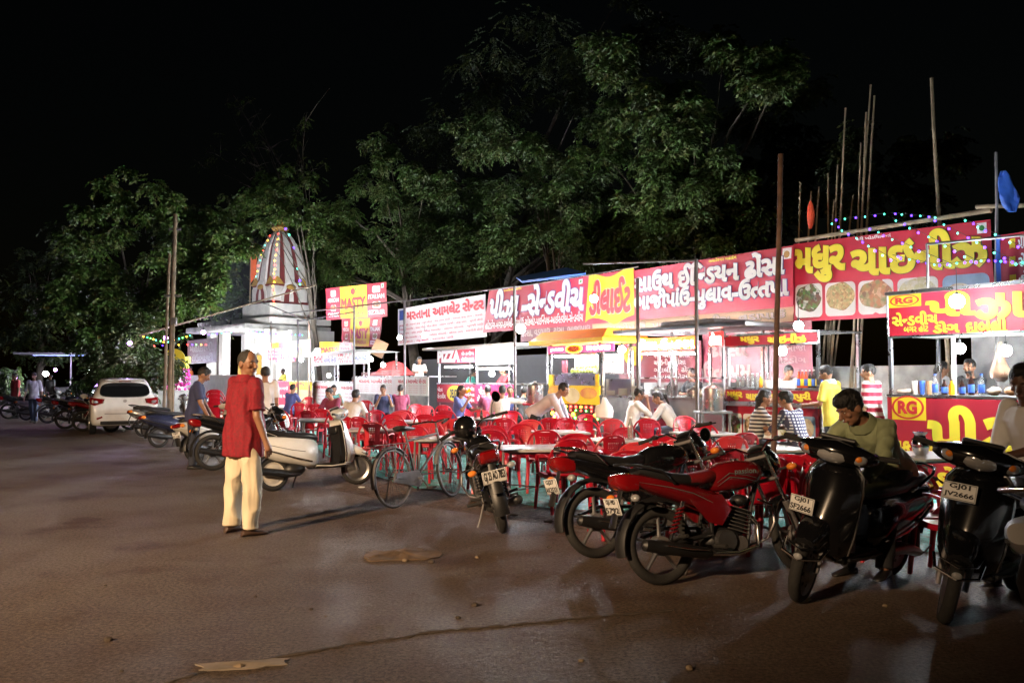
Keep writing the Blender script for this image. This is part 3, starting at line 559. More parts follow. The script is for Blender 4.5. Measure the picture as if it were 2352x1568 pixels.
# ------------------------------------------------------------------ people (local x = their right, y = the way they face)
def person(label, loc, rz, hz=.92, lean=2, roll=0, twist=0, head=(0, 0, 0), la=((-.12, .02, -1), (-.05, .12, -1)), ra=((.12, .02, -1), (.05, .12, -1)),
           ll=((-.03, .02, -1), (0, -.02, -1)), rl=((.03, .02, -1), (0, -.02, -1)), shirt='cloth_w', sleeve='short', trousers='jeans', hair='hair', style='short', skin='skin',
           shoe='plastic', hem=.1, k=1.0, fine=False, face=True, moustache=False, collar=None, belly=0.0, baggy=1.0, group=None, patch=None, loose=0.0, legs=True, sd=0.0, curl=.5, stubble=False, shirtmat=None, sunk=False):
    S = lambda m: K[m] if m in K else MATS[m]
    u = V((sin(R(roll)), sin(R(lean)), cos(R(lean)))).normalized(); rt0 = V((1, 0, 0)); rt0 = (rt0 - u * rt0.dot(u)).normalized(); fw0 = u.cross(rt0)
    tw = M.Rotation(R(twist), 3, u); rt, fw = tw @ rt0, tw @ fw0
    pel = V((0, 0, hz)); sh = pel + u * .47 * k; nb = pel + u * .515 * k + fw * .0
    hy, hp, hr = head
    Hm = M.Rotation(R(hy), 3, 'Z') @ M.Rotation(R(-hp), 3, 'X') @ M.Rotation(R(hr), 3, 'Y')
    hc = nb + u * .085 * k + Hm @ V((0, .025, .085 * k))
    Hq = T(*hc) @ Hm.to_4x4() @ M.Scale(k, 4)
    SL, SR = sh - rt * .172 * k, sh + rt * .172 * k
    def chain(p, d1, l1, d2, l2):
        a = p + V(d1).normalized() * l1 * k; return a, a + V(d2).normalized() * l2 * k
    eL, wL = chain(SL, la[0], .285, la[1], .25); eR, wR = chain(SR, ra[0], .285, ra[1], .25)
    pr = rt0; hL, hR = pel - pr * .088 * k - V((0, 0, .02)), pel + pr * .088 * k - V((0, 0, .02))
    kL, aL = chain(hL, ll[0], .42, ll[1], .41); kR, aR = chain(hR, rl[0], .42, rl[1], .41)
    def ring(c, hw, hd, r_, f_, n=16, off=0.0):
        return [c + r_ * (hw * math.copysign(abs(cos(2 * pi * j / n)) ** .85, cos(2 * pi * j / n))) + f_ * (hd * sin(2 * pi * j / n) + off * max(0, sin(2 * pi * j / n))) for j in range(n)]
    def torso(mb, m, g, lo, top=True):
        rs = []
        for t, hw, hd in ((lo, .165, .118), (0, .165, .118), (.1, .155, .112), (.2, .148, .108), (.32, .168, .12), (.42, .178, .112), (.475, .15, .085), (.51, .085, .068)) + (((.545, .062, .062),) if top else ()):
            q = max(0, min(1, t / .45)); r_ = (rt0 * (1 - q) + rt * q).normalized(); f_ = (fw0 * (1 - q) + fw * q).normalized()
            bl = belly * max(0, 1 - abs(t - .14) / .22)
            lo_ = loose * (1 if t < .15 else .6 if t < .25 else .25) + (.012 if t <= 0 and g > 0 else 0)
            c = pel + u * t * k if t > 0 else pel + V((0, 0, t)) * k
            if t <= 0 and lean > 25: c = pel + u * t * k
            rs.append(ring(c, (hw + g + bl * .4 + lo_) * k, (hd + g + lo_) * k, r_, f_, off=bl))
        mb.rings(rs, m)
    sk = S(skin)
    # body
    b = MB(); torso(b, sk, -.012, -.08); b.caps(nb - u * .03, hc - u * .04, .058 * k, .054 * k, sk)
    for s_, e, w in ((SL, eL, wL), (SR, eR, wR)):
        b.caps(s_, e, .05 * k, .04 * k, sk); b.caps(e, w, .04 * k, .027 * k, sk); d = (w - e).normalized(); b.caps(w, w + d * .07 * k, .028 * k, .032 * k, sk)
    if legs:
        for h_, kn, an in ((hL, kL, aL), (hR, kR, aR)): b.caps(h_, kn, .075 * k, .05 * k, sk); b.caps(kn, an, .05 * k, .034 * k, sk)
    h = MB(Hq); h.bm.free(); h.bm = b.bm; h.ms = b.ms
    h.ball((0, 0, .012), (.077, .097, .112), sk, 16, 12); h.ball((0, .024, -.058), (.056, .06, .06), sk, 14, 10); h.ball((0, .06, -.098), (.026, .02, .02), sk)
    h.caps((0, .098, .005), (0, .119, -.028), .01, .015, sk); h.ball((-.012, .108, -.033), .01, sk); h.ball((.012, .108, -.033), .01, sk)
    h.caps((-.042, .08, .026), (.042, .08, .026), .0135, .0135, sk); h.ball((0, .09, -.06), (.026, .012, .014), sk)
    for q in (-1, 1): h.ball((q * .08, -.008, -.012), (.011, .026, .034), sk); h.ball((q * .045, .068, -.025), (.019, .018, .018), sk)
    o = h.build('person', None); remesh(o, .0062 if fine else .0095, 2)
    bm = bmesh.new(); bm.from_mesh(o.data); f = MB(); f.bm.free(); f.bm = bm; f.ms = [sk]
    for s_, e, w, side in ((SL, eL, wL, -1), (SR, eR, wR, 1)):          # fingers and thumb, rooted in the palm
        d = (w - e).normalized(); inn = (-rt * side - d * (-rt * side).dot(d)); inn = inn.normalized() if inn.length > .05 else fw
        ac = d.cross(inn).normalized(); pc = w + d * .06 * k
        f.ball(pc, (.012, .012, .012), sk, 6, 4)
        for i, L in enumerate((.062, .075, .082, .072)):
            q = (i - 1.5) * .0195; r0 = pc + ac * q * k * -side + d * .018 * k; d1 = (d + inn * curl * .55 + ac * q * -side * 2).normalized(); d2 = (d + inn * curl * 1.7).normalized()
            m1 = r0 + d1 * L * .55 * k; f.caps(r0, m1, .0092 * k, .0085 * k, sk, 8, 2); f.caps(m1, m1 + d2 * L * .5 * k, .0085 * k, .007 * k, sk, 8, 2)
        ts = w + d * .03 * k + ac * (.022 * side) * k; fd = V(fw); tn = (d * .75 + fd * .55 + inn * .35).normalized(); t2 = (d + inn * .5).normalized()
        f.caps(ts, ts + tn * .04 * k, .012 * k, .01 * k, sk, 8, 2); f.caps(ts + tn * .04 * k, ts + tn * .04 * k + t2 * .032 * k, .01 * k, .008 * k, sk, 8, 2)
    me = o.data; bmesh.ops.recalc_face_normals(bm, faces=bm.faces[:]); bm.to_mesh(me); bm.free()
    me.polygons.foreach_set('use_smooth', [True] * len(me.polygons))
    o.location = loc; o.rotation_euler = (0, 0, R(rz)); tag(o, label, 'person', group)
    # hair
    hm = S(hair); q = MB(Hq)
    if style == 'crop': q.ball((0, -.015, .024), (.0845, .0985, .106), hm, 18, 14)
    else: q.ball((0, -.014, .03), (.086, .102, .104), hm, 18, 14); q.ball((0, .03, .085), (.06, .055, .045), hm)
    if style == 'curly': q.ball((0, .02, .08), (.085, .085, .062), hm); q.ball((0, -.03, .05), (.095, .09, .09), hm)
    if style in ('long', 'pony'): q.ball((0, -.05, .0), (.08, .07, .1), hm)
    if style == 'pony': q.caps((0, -.1, .02), (0, -.15, -.02), .03, .035, hm); q.caps((0, -.15, -.02), (.02, -.15, -.26), .034, .012, hm)
    if style == 'long': q.caps((0, -.08, -.02), (0, -.09, -.25), .065, .035, hm)
    ho = q.build('hair', o); remesh(ho, .008, 1, amp=.007 if style != 'crop' else .002, sca=38, sd=sd)
    # face
    if face:
        for e in (-1, 1):
            q = MB(Hq); q.ball((e * .031, .0845, .004), (.0115, .007, .0048), K['eye'], 10, 8); ey = q.build('eye', o)
            q = MB(Hq); q.ball((e * .031, .0895, .004), (.0048, .003, .0048), K['iris'], 8, 6); q.build('iris', ey)
            q = MB(Hq); q.tube([(e * .014, .096, .021), (e * .032, .0945, .026), (e * .05, .083, .021)], [.002, .0042, .0015], K['hair'], 6); q.build('eyebrow', o)
        q = MB(Hq); q.caps((-.018, .0975, -.066), (.018, .0975, -.066), .005, .005, K['lip'], 8); q.build('mouth', o)
        if moustache: q = MB(Hq); q.tube([(-.03, .09, -.056), (-.012, .102, -.048), (.012, .102, -.048), (.03, .09, -.056)], [.002, .006, .006, .002], K['hair'], 6); q.build('moustache', o)
        if stubble: q = MB(Hq); q.ball((0, .026, -.07), (.0555, .063, .05), K['hair'], 14, 10); bo = q.build('beard', o); remesh(bo, .008, 1, amp=.004, sca=60)
    # shirt
    sm = shirtmat or S(shirt); vx = .0085 if fine else .013
    b = MB(); torso(b, sm, .012, -hem, top=False)
    for s_, e, w in ((SL, eL, wL), (SR, eR, wR)):
        b.caps(s_ - (e - s_) * .08, s_ + (e - s_) * .3, .068 * k, .066 * k, sm)
        if sleeve == 'short': b.tube([s_, s_ + (e - s_) * .55, s_ + (e - s_) * .82], [.066 * k, .066 * k, .066 * k * baggy], sm, 12)
        elif sleeve == 'half': b.tube([s_, e, e + (w - e) * .15], [.066 * k, .057 * k, .055 * k], sm, 12); b.ball(e, .054 * k, sm)
        else: b.tube([s_, s_ + (e - s_) * .6, e], [.066 * k, .06 * k, .054 * k], sm, 12); b.ball(e, .054 * k, sm); b.tube([e, e + (w - e) * .5, e + (w - e) * .93], [.052 * k, .05 * k, .042 * k], sm, 12)
    so = b.build('shirt', o); remesh(so, vx, 2, amp=.015 if fine else .008, sca=8, sd=sd)
    if patch: e_ = SR.lerp(eR, .74); b = MB(); x_, y_ = frame(eR - SR); d_ = (eR - SR).normalized(); b.rings([[e_ + d_ * z_ + x_ * (.071 * cos(a)) + y_ * (.071 * sin(a)) for a in [R(patch + 50 * j / 8) for j in range(9)]] for z_ in (-.014, .014)], K['signyellow'], closed=False, cap=False); b.build('sleeve_patch', so)
    if collar:
        q = MB(); rs = []
        for z_, g in ((.5, .1), (.535, .085), (.572, .074), (.575, .08), (.545, .096), (.505, .108)): rs.append(ring(nb + u * (z_ - .515) * k + fw * .004, g * k, g * .95 * k, rt, fw))
        q.rings(rs, S(collar), cap=False); q.build('collar', o)
    # trousers and shoes
    if legs:
        tm = S(trousers); b = MB(); rs = []
        for z_, hw, hd in ((.06, .158, .115), (.0, .17, .125), (-.07, .172, .122), (-.11, .13, .1)): rs.append(ring(pel + V((0, 0, z_ * k)), hw * k * (.93 if loose else 1), hd * k * (.9 if loose else 1), rt0, V((0, 1, 0))))
        b.rings(rs, tm)
        for h_, kn, an in ((hL, kL, aL), (hR, kR, aR)):
            g = baggy; b.tube([h_, h_ + (kn - h_) * .5, kn], [.096 * k, .09 * k * (g * .5 + .5), .072 * k * g], tm, 14); b.ball(kn, .071 * k * g, tm); b.tube([kn, kn + (an - kn) * .45, an + (an - kn) * .02], [.071 * k * g, .068 * k * g, .064 * k * g], tm, 14)
        to = b.build('trousers', o); remesh(to, vx, 2, amp=.019 if baggy > 1 else .007, sca=8, sd=sd + 5)
        for an, kn, sg in ((aL, kL, -1), (aR, kR, 1)):
            fd = V(((an - kn).x * .3 + sg * .18, 1, 0)).normalized(); side = V((fd.y, -fd.x, 0)); bz = an.z - .075 * k; b = MB(); rs = []
            for t, hw, hh in ((-.085, .02, .03), (-.07, .032, .06), (0, .037, .07), (.06, .042, .05), (.12, .045, .036), (.16, .034, .028), (.175, .012, .016)):
                c = V((an.x, an.y, bz)) + fd * t * k
                rs.append([c + side * hw * k * cos(a) + V((0, 0, max(0.0, hh * k * (.5 + .5 * sin(a))))) for a in [2 * pi * j / 12 for j in range(12)]])
            b.rings(rs, S(shoe)); b.build('shoe', o)
    return o
SIT = dict(hz=.55, ll=((-.14, 1, -.12), (0, .1, -1)), rl=((.14, 1, -.12), (0, .1, -1)))
# ------------------------------------------------------------------ chairs and tables (local -y is the front of the chair)
def make_chair(m, holes='grid'):
    root = thing('plastic_chair', 'x', 'chair')
    b = MB(); W, zs = .22, .43
    rs = []
    for y, w, z in ((-.22, .19, zs - .035), (-.21, .215, zs - .008), (-.15, .22, zs + .002), (0, .215, zs - .012), (.14, .205, zs - .004), (.19, .195, zs + .01)):
        n = 8; up_ = [(w * (2 * j / n - 1), y, z - .012 * (1 - (2 * j / n - 1) ** 2)) for j in range(n + 1)]
        rs.append(up_ + [(p[0], p[1], p[2] - .014 - (.03 if abs(p[0]) > w * .9 else 0)) for p in up_[::-1]])
    b.rings(rs, m); b.build('seat', root)
    # backrest: arched rim with a splat between
    b = MB(); pts = []
    for i in range(23):
        t = i / 22; a = pi * (1 - t); x = .235 * math.copysign(abs(cos(a)) ** .75, cos(a)); z = zs + .02 + .37 * abs(sin(a)) ** .62; pts.append((x, .18 + .12 * (z - zs) / .4 - .05 * abs(x / .235) ** 2, z))
    b.tube(pts, .0165, m, 8, flat=.75); b.build('back_frame', root)
    b = MB(); n, k = 10, 14; i_ = b.mi(m)
    def P(u, v): z = zs + .005 + .365 * v; hw = .135 - .02 * sin(pi * v) + .05 * max(0, v - .6); x = (u * 2 - 1) * hw; return V((x, .185 + .12 * (z - zs) / .4 + .022 * (1 - (u * 2 - 1) ** 2) - .012, z))
    cells = []
    for a in range(n):
        for c in range(k):
            u0, u1, v0, v1 = a / n, (a + 1) / n, c / k, (c + 1) / k
            hole = 1 < a < n - 2 and 5 < c < k - 2 if holes == 'grid' else (2 < a < n - 3 and 3 < c < k - 2)
            o4 = [P(u0, v0), P(u1, v0), P(u1, v1), P(u0, v1)]
            if not hole: b.rings([[p for p in o4], [p + V((0, .008, 0)) for p in o4]], m) if False else (b.f(b.vs(o4), i_), b.f(b.vs([p + V((0, .008, 0)) for p in o4[::-1]]), i_))
            else:
                ce = sum(o4, V()) / 4; sm = [ce + (p - ce) * .52 for p in o4]
                for off in (0, .008):
                    for j in range(4): b.f(b.vs([o4[j] + V((0, off, 0)), o4[(j + 1) % 4] + V((0, off, 0)), sm[(j + 1) % 4] + V((0, off, 0)), sm[j] + V((0, off, 0))]), i_)
                for j in range(4): b.f(b.vs([sm[j], sm[(j + 1) % 4], sm[(j + 1) % 4] + V((0, .008, 0)), sm[j] + V((0, .008, 0))]), i_)
    bmesh.ops.remove_doubles(b.bm, verts=b.bm.verts[:], dist=.0005)
    b.build('backrest', root)
    for sx in (-1, 1):
        b = MB(); b.tube([(sx * .235, -.24, 0), (sx * .21, -.2, zs - .02)], [.018, .026], m, 8); b.build('leg', root)
        b = MB(); b.tube([(sx * .235, .27, 0), (sx * .22, .2, zs - .01), (sx * .235, .14, zs + .05)], [.018, .026, .02], m, 8); b.build('leg', root)
        b = MB(); b.tube([(sx * .235, .2, zs + .19), (sx * .25, .05, zs + .21), (sx * .25, -.12, zs + .2), (sx * .235, -.19, zs + .1), (sx * .215, -.2, zs - .01)], [.014, .022, .022, .018, .02], m, 8, flat=.6); b.build('armrest', root)
    return root, kids(root)
def make_table(w=.82):
    root = thing('cafe_table', 'x', 'table'); h = .68
    b = MB(); b.box((0, 0, h - .015), (w, w, .03), K['tablegrey'], b=.008); b.build('tabletop', root)
    b = MB(); 
    for sx in (-1, 1): b.box((sx * w * .38, 0, h - .045), (.025, w * .78, .03), K['iron']); b.box((0, sx * w * .38, h - .046), (w * .73, .025, .026), K['iron'])
    b.build('apron', root)
    for sx in (-1, 1):
        for sy in (-1, 1): b = MB(); b.tube([(sx * w * .42, sy * w * .42, 0), (sx * w * .39, sy * w * .39, h - .03)], .016, K['iron'], 8); b.build('leg', root)
    b = MB(); b.tube([(-w * .41, -w * .41, .2), (w * .41, w * .41, .2)], .008, K['iron'], 6); b.tube([(-w * .41, w * .41, .205), (w * .41, -w * .41, .215)], .008, K['iron'], 6); b.build('stretcher', root)
    return root, kids(root)
# ------------------------------------------------------------------ setting
def ground_mat(name, ca, cb, cc, s1, s2, rough, bump):
    m = bpy.data.materials.new(name); m.use_nodes = True; nt = m.node_tree; b = nt.nodes['Principled BSDF']; L = nt.links.new
    tc = nt.nodes.new('ShaderNodeTexCoord')
    def nz(s, d=6, r=.6): n = nt.nodes.new('ShaderNodeTexNoise'); n.inputs['Scale'].default_value = s; n.inputs['Detail'].default_value = d; n.inputs['Roughness'].default_value = r; L(tc.outputs['Object'], n.inputs['Vector']); return n
    def rp(n, a, c, p0, p1): r = nt.nodes.new('ShaderNodeValToRGB'); r.color_ramp.elements[0].position = p0; r.color_ramp.elements[1].position = p1; r.color_ramp.elements[0].color = a + (1,); r.color_ramp.elements[1].color = c + (1,); L(n.outputs[0], r.inputs[0]); return r
    a = rp(nz(s1), ca, cb, .4, .6); g = rp(nz(s2, 8, .85), (.3, .28, .27), (1.6, 1.55, 1.5), .4, .6); st = rp(nz(s1 * 2.7), (0, 0, 0), (1, 1, 1), .55, .68)
    mx = nt.nodes.new('ShaderNodeMix'); mx.data_type = 'RGBA'; L(st.outputs[0], mx.inputs[0]); L(a.outputs[0], mx.inputs[6]); mx.inputs[7].default_value = cc + (1,)
    mu = nt.nodes.new('ShaderNodeMix'); mu.data_type = 'RGBA'; mu.blend_type = 'MULTIPLY'; mu.inputs[0].default_value = 1; L(mx.outputs[2], mu.inputs[6]); L(g.outputs[0], mu.inputs[7]); L(mu.outputs[2], b.inputs['Base Color'])
    mr = nt.nodes.new('ShaderNodeMapRange'); mr.inputs[1].default_value = .35; mr.inputs[2].default_value = .65; mr.inputs[3].default_value = rough - .1; mr.inputs[4].default_value = rough + .15; b.inputs['Specular IOR Level'].default_value = .35; L(nz(s1 * 1.7).outputs[0], mr.inputs[0]); L(mr.outputs[0], b.inputs['Roughness'])
    vo = nz(110, 5, .8)
    ad = nt.nodes.new('ShaderNodeMath'); ad.operation = 'ADD'; L(vo.outputs[0], ad.inputs[0]); L(nz(9, 4).outputs[0], ad.inputs[1])
    bp = nt.nodes.new('ShaderNodeBump'); bp.inputs['Strength'].default_value = bump; bp.inputs['Distance'].default_value = .02; L(ad.outputs[0], bp.inputs['Height']); L(bp.outputs[0], b.inputs['Normal'])
    return m
ROAD = ground_mat('dusty_asphalt', (.098, .066, .046), (.155, .125, .102), (.075, .044, .031), .35, 38, .66, .9)
DIRT = ground_mat('packed_dirt', (.1, .066, .045), (.14, .1, .075), (.05, .03, .02), .8, 22, .8, .6)
MATG = ground_mat('green_ground_cloth', (.014, .19, .15), (.04, .29, .24), (.05, .07, .06), .9, 12, .6, .35)
b = MB(); n = 60
for (x0, x1, y0, y1, nx, ny) in ((-400, 400, -200, 700, 8, 8),): b.quad([(x0, y0, -.012), (x1, y0, -.012), (x1, y1, -.012), (x0, y1, -.012)], DIRT)
tag(b.build('ground', smooth=False), kind='structure')
b = MB()
edge = [(-30, 60), (-14, 27.5), (-9.6, 21), (-4.6, 14.2), (-1.6, 10.6), (.6, 8.6), (2.4, 7.6), (5, 6.9), (9, 3), (9, -8), (-40, -8), (-60, 60)]
b.f(b.vs([(x, y, 0) for x, y in edge]), b.mi(ROAD)); tag(b.build('road', smooth=False), kind='structure')
b = MB(); pts = [G(*p) for p in ((700, 1010), (820, 1085), (960, 1120), (1100, 1140), (1290, 1172), (1500, 1180), (1640, 1180), (1780, 1215), (1960, 1250), (2130, 1265), (2352, 1290), (2700, 1300))]
rng = random.Random(3); ed = []
for i in range(len(pts) - 1):
    for t in range(6): p = pts[i].lerp(pts[i + 1], t / 6); ed.append((p.x + rng.uniform(-.08, .08), p.y + rng.uniform(-.1, .1), .004))
back = [FL(-6, .4, .004), FL(6, .5, .004), FL(16, .6, .004), FL(23, 1.0, .004)]
b.f(b.vs(ed + back), b.mi(MATG)); tag(b.build('ground_cloth', smooth=False), 'teal green ground cloth spread under the cafe tables and chairs', 'ground cloth')
# dirt seam across the road, rag, cardboard
b = MB(); line = [G(*p) for p in ((380, 1568), (480, 1538), (620, 1512), (760, 1487), (900, 1466), (1000, 1450), (1130, 1440), (1240, 1428), (1420, 1412), (1560, 1400))]
pp = []
for i in range(len(line) - 1):
    for t in range(8): p = line[i].lerp(line[i + 1], t / 8); pp.append(p + V((rng.uniform(-.012, .012), rng.uniform(-.018, .018), .003)))
b.tube(pp, [rng.uniform(.006, .026) * (1 + .6 * noise.noise(p * 3)) for p in pp], mat('seam_dirt', (.062, .045, .032), .9, var=.4, scale=20, bump=.4), 8, flat=.3)
tag(b.build('road_seam'), kind='structure')
def sheet(name, label, cat, c, w, d, m, rz, amp, seed, th=.006, k=40):
    b = MB(); rs = []
    for q in (1, 1, .82, .6, .36, .12):
        ring = []
        for j in range(k):
            a = 2 * pi * j / k; rr = 1 + .38 * noise.noise(V((cos(a) * 1.6, sin(a) * 1.6, seed))) + .16 * noise.noise(V((cos(a) * 6, sin(a) * 6, seed)))
            sx = math.copysign(abs(cos(a)) ** .7, cos(a)); sy = math.copysign(abs(sin(a)) ** .7, sin(a)); x, y = sx * rr * q * w / 2, sy * rr * q * d / 2
            z = .004 if len(rs) == 0 else .004 + th + amp * abs(noise.noise(V((x * 9, y * 11, seed * 2.3)))) * (1.15 - q) * 1.6
            ring.append((x, y, z))
        rs.append(ring)
    o = b.rings(rs, m).build(name, loc=c, ang=70); o.rotation_euler.z = R(rz); return tag(o, label, cat)
sheet('rag', 'crumpled brown sacking rag lying flat on the road', 'rag', G(915, 1276), .6, .5, mat('brown_sacking', (.11, .07, .042), .95, var=.4, scale=9), 6, .05, 4)
sheet('cardboard', 'pale torn cardboard strip lying on the road seam', 'cardboard', G(560, 1528), .42, .14, mat('pale_cardboard', (.2, .16, .12), .9, var=.25), 12, .02, 7)
# back wall of stained concrete
def box_thing(name, label, cat, p0, p1, h, th, m, z0=0, wob=None, parent=None):
    d = (p1 - p0); L = d.length; b = MB(T(p0.x, p0.y, z0) @ RZ(math.degrees(math.atan2(d.y, d.x)))); k = max(1, int(L / .5)); rs = []
    for i in range(k + 1):
        x = L * i / k; rs.append([(x, 0, 0), (x, -th, 0), (x, -th, h), (x, 0, h)])
    b.rings(rs, m); o = b.build(name, parent, smooth=False); return tag(o, label, cat) if not parent else o
box_thing('boundary_wall', 'stained whitewashed concrete wall behind the stalls with a taller pillar block', 'wall', FL(10, -3.2), FL(-8, -3.2), 1.75, .2, K['conc'])
box_thing('boundary_wall', 'dark grey wall running behind the far stalls below the omelette banner', 'wall', FL(26, -4.4), FL(10.1, -4.2), 2.3, .2, K['darkbg'])
box_thing('wall_pillar', 'tall stained concrete pillar rising from the white wall beside the red food banner', 'pillar', FL(1.35, -2.95), FL(.35, -2.95), 2.5, .2, K['conc'])
# trees: tapered trunk and limbs, crowns of drooping leaf sprays
LEAFM = [mat('leaf_green', (.03, .066, .006), .55, var=.35, scale=3), mat('leaf_olive', (.045, .062, .008), .6, var=.35, scale=3), mat('leaf_dark', (.014, .028, .006), .6, var=.35, scale=3)]
def tree(label, name, base, clumps, lm, seed, trunk=.22, leaf=(.12, .031), per=900, stems=1, droop=.5, limbs=7, group=None, bare=0, barkm=None):
    r_ = random.Random(seed); root = thing(name, label, 'tree', base, 0, group); B = V(base); bk = barkm or K['bark']
    cen = sum((c for c, _ in clumps), V()) / len(clumps) - B
    b = MB()
    for s_ in range(stems):
        o = V((r_.uniform(-.25, .25), r_.uniform(-.25, .25), 0)) * (stems > 1); top = V((cen.x * .6 + r_.uniform(-.4, .4), cen.y * .6, cen.z * .95)); pts = []
        for i in range(9): t = i / 8; pts.append(o * (1 - t * .3) + V((top.x * t ** 1.5, top.y * t ** 1.5, top.z * t)) + V((noise.noise(V((t * 3, seed, s_))) * .35 * t, 0, 0)))
        b.tube(pts, [trunk * (1 - .8 * i / 8) for i in range(9)], bk, 10)
    tr = b.build('trunk', root); b = MB(); any_ = False
    for c, rad in r_.sample(clumps, min(limbs, len(clumps))):
        e = c - B; z0 = e.z * r_.uniform(.35, .7); st = V((cen.x * .6 * (z0 / max(.1, cen.z)) ** 1.5, cen.y * .6 * (z0 / max(.1, cen.z)) ** 1.5, z0)); pts = [st.lerp(e, t / 5) + V((0, 0, .25 * sin(pi * t / 5))) + V((r_.uniform(-.08, .08), r_.uniform(-.08, .08), r_.uniform(-.08, .08))) * (0 < t < 5) for t in range(6)]
        b.tube(pts, [trunk * .3 * (1 - .9 * t / 5) for t in range(6)], bk, 6); any_ = True
        for _ in range(bare):
            q = pts[r_.randint(2, 5)]; dd = V((r_.uniform(-1, 1), r_.uniform(-.6, .6), r_.uniform(.1, 1))) * r_.uniform(.6, 1.8)
            b.tube([q, q + dd * .5 + V((0, 0, .1)), q + dd], [.03, .02, .006], bk, 5)
    if any_: b.build('limbs', tr)
    g_ = np.random.default_rng(seed); VV = []
    for c, rad in clumps:
        c = np.array(c - B); ns = max(4, int(per / 14)); nl = 16
        d = g_.normal(size=(ns, 3)); d[:, 2] *= .8; d /= np.linalg.norm(d, axis=1)[:, None]; st = c + d * (rad * g_.uniform(.1, .95, (ns, 1)))
        L = d * np.array((1, 1, .5)); L[:, 2] -= droop; L /= np.linalg.norm(L, axis=1)[:, None]; ln = g_.uniform(.3, .7, ns) * min(1.2, rad + .2)
        t = np.linspace(0, 1, nl)[None, :, None]; p = st[:, None] + L[:, None] * ln[:, None, None] * t; p[:, :, 2] -= droop * .5 * ln[:, None] * t[:, :, 0] ** 2
        x = np.cross(L, (0, 0, 1.0)); x /= np.linalg.norm(x, axis=1)[:, None] + 1e-6; sd = np.where(np.arange(nl) % 2, 1.0, -1.0)[None, :, None]
        g = x[:, None] * sd * g_.uniform(.5, 1, (ns, nl, 1)) + L[:, None] * .6 + g_.uniform(-.4, .4, (ns, nl, 3)); g[:, :, 2] -= .25; g /= np.linalg.norm(g, axis=2)[:, :, None]
        w = np.cross(g, g_.normal(size=(ns, nl, 3))); w /= np.linalg.norm(w, axis=2)[:, :, None] + 1e-6
        l_ = leaf[0] * g_.uniform(.7, 1.3, (ns, nl, 1)); w_ = leaf[1] * g_.uniform(.8, 1.2, (ns, nl, 1))
        VV.append(np.stack((p, p + g * l_ * .45 + w * w_, p + g * l_, p + g * l_ * .45 - w * w_), 2).reshape(-1, 3))
    VV = np.concatenate(VV); nq = len(VV) // 4; me = bpy.data.meshes.new('crown'); me.vertices.add(nq * 4); me.vertices.foreach_set('co', VV.ravel()); me.loops.add(nq * 4); me.loops.foreach_set('vertex_index', np.arange(nq * 4)); me.polygons.add(nq); me.polygons.foreach_set('loop_start', np.arange(nq) * 4)
    me.materials.append(LEAFM[lm[0]]); me.materials.append(LEAFM[lm[1]]); me.polygons.foreach_set('material_index', np.repeat(g_.integers(0, 3, nq // 16 + 1) // 2, 16)[:nq]); me.update()
    o = bpy.data.objects.new('crown', me); col.objects.link(o); o.parent = root; return root
def cl(lst, v, seed, jit=1.4, dup=9):                       # clumps from photo places behind the stall line
    r_ = random.Random(seed); out = []
    for px, py, rp in lst:
        for k in range(dup):
            q = FV(px + r_.gauss(0, .62) * rp, py + r_.gauss(0, .55) * rp, v + r_.uniform(-jit, jit)); s_ = FPX / q.y; out.append((q, max(.3, rp / s_ * r_.uniform(.2, .62))))
    return out
def clY(lst, Y, seed, jit=2.0, dup=9):
    r_ = random.Random(seed); out = []
    for px, py, rp in lst:
        for k in range(dup):
            q = A(px + r_.gauss(0, .62) * rp, py + r_.gauss(0, .55) * rp, Y + r_.uniform(-jit, jit)); out.append((q, max(.3, rp / (FPX / q.y) * r_.uniform(.2, .62))))
    return out
def foot(px, v): q = FV(px, 870, v); return V((q.x, q.y, 0))
TG = 'trees behind the stalls'
tree('tall feathery green tree rising highest behind the red banners', 'feathery_tree', foot(1640, -6), cl([(1385, 90, 50), (1400, 150, 45), (1470, 240, 45), (1390, 300, 50), (1570, 225, 40), (1565, 295, 55), (1500, 350, 45), (1500, 400, 60), (1590, 390, 50), (1480, 470, 60), (1550, 500, 60), (1620, 520, 50), (1650, 110, 40), (1780, 140, 40), (1760, 195, 35), (1660, 430, 50), (1500, 545, 50)], -5, 1), lm=(0, 1), seed=1, trunk=.25, per=680, group=TG)
tree('leafy green tree with clustered stems growing behind the pizza banner', 'feathery_tree', foot(1292, -4.2), cl([(1115, 290, 35), (1130, 350, 45), (1215, 330, 45), (1290, 370, 45), (1260, 440, 50), (1310, 430, 40), (1190, 520, 55), (1150, 560, 45), (1270, 510, 60), (1300, 560, 50), (1230, 560, 50), (1340, 540, 45), (1140, 590, 30)], -5, 2), lm=(0, 1), seed=2, trunk=.1, stems=4, per=640, group=TG)
tree('broad bright green tree spreading over the yellow and red sign', 'broad_tree', foot(960, -5), cl([(880, 360, 40), (890, 440, 45), (930, 500, 55), (800, 550, 60), (865, 590, 60), (980, 520, 55), (1040, 560, 55), (940, 610, 45), (750, 580, 55), (700, 560, 35), (1020, 620, 40), (800, 480, 45), (1000, 450, 40), (960, 400, 35), (760, 630, 35), (1080, 640, 30)], -5.5, 3, dup=11), lm=(0, 1), seed=3, trunk=.3, per=600, group=TG)
tree('half bare tree with pale twisted branches behind the temple spire', 'bare_tree', foot(745, -7), cl([(480, 350, 45), (540, 240, 30), (590, 330, 40), (560, 490, 40), (620, 430, 40), (680, 290, 30), (700, 400, 40), (600, 540, 25), (640, 480, 30), (670, 500, 30)], -6, 4, dup=6), lm=(1, 0), seed=4, trunk=.22, per=100, limbs=30, bare=5, stems=3, group=TG)
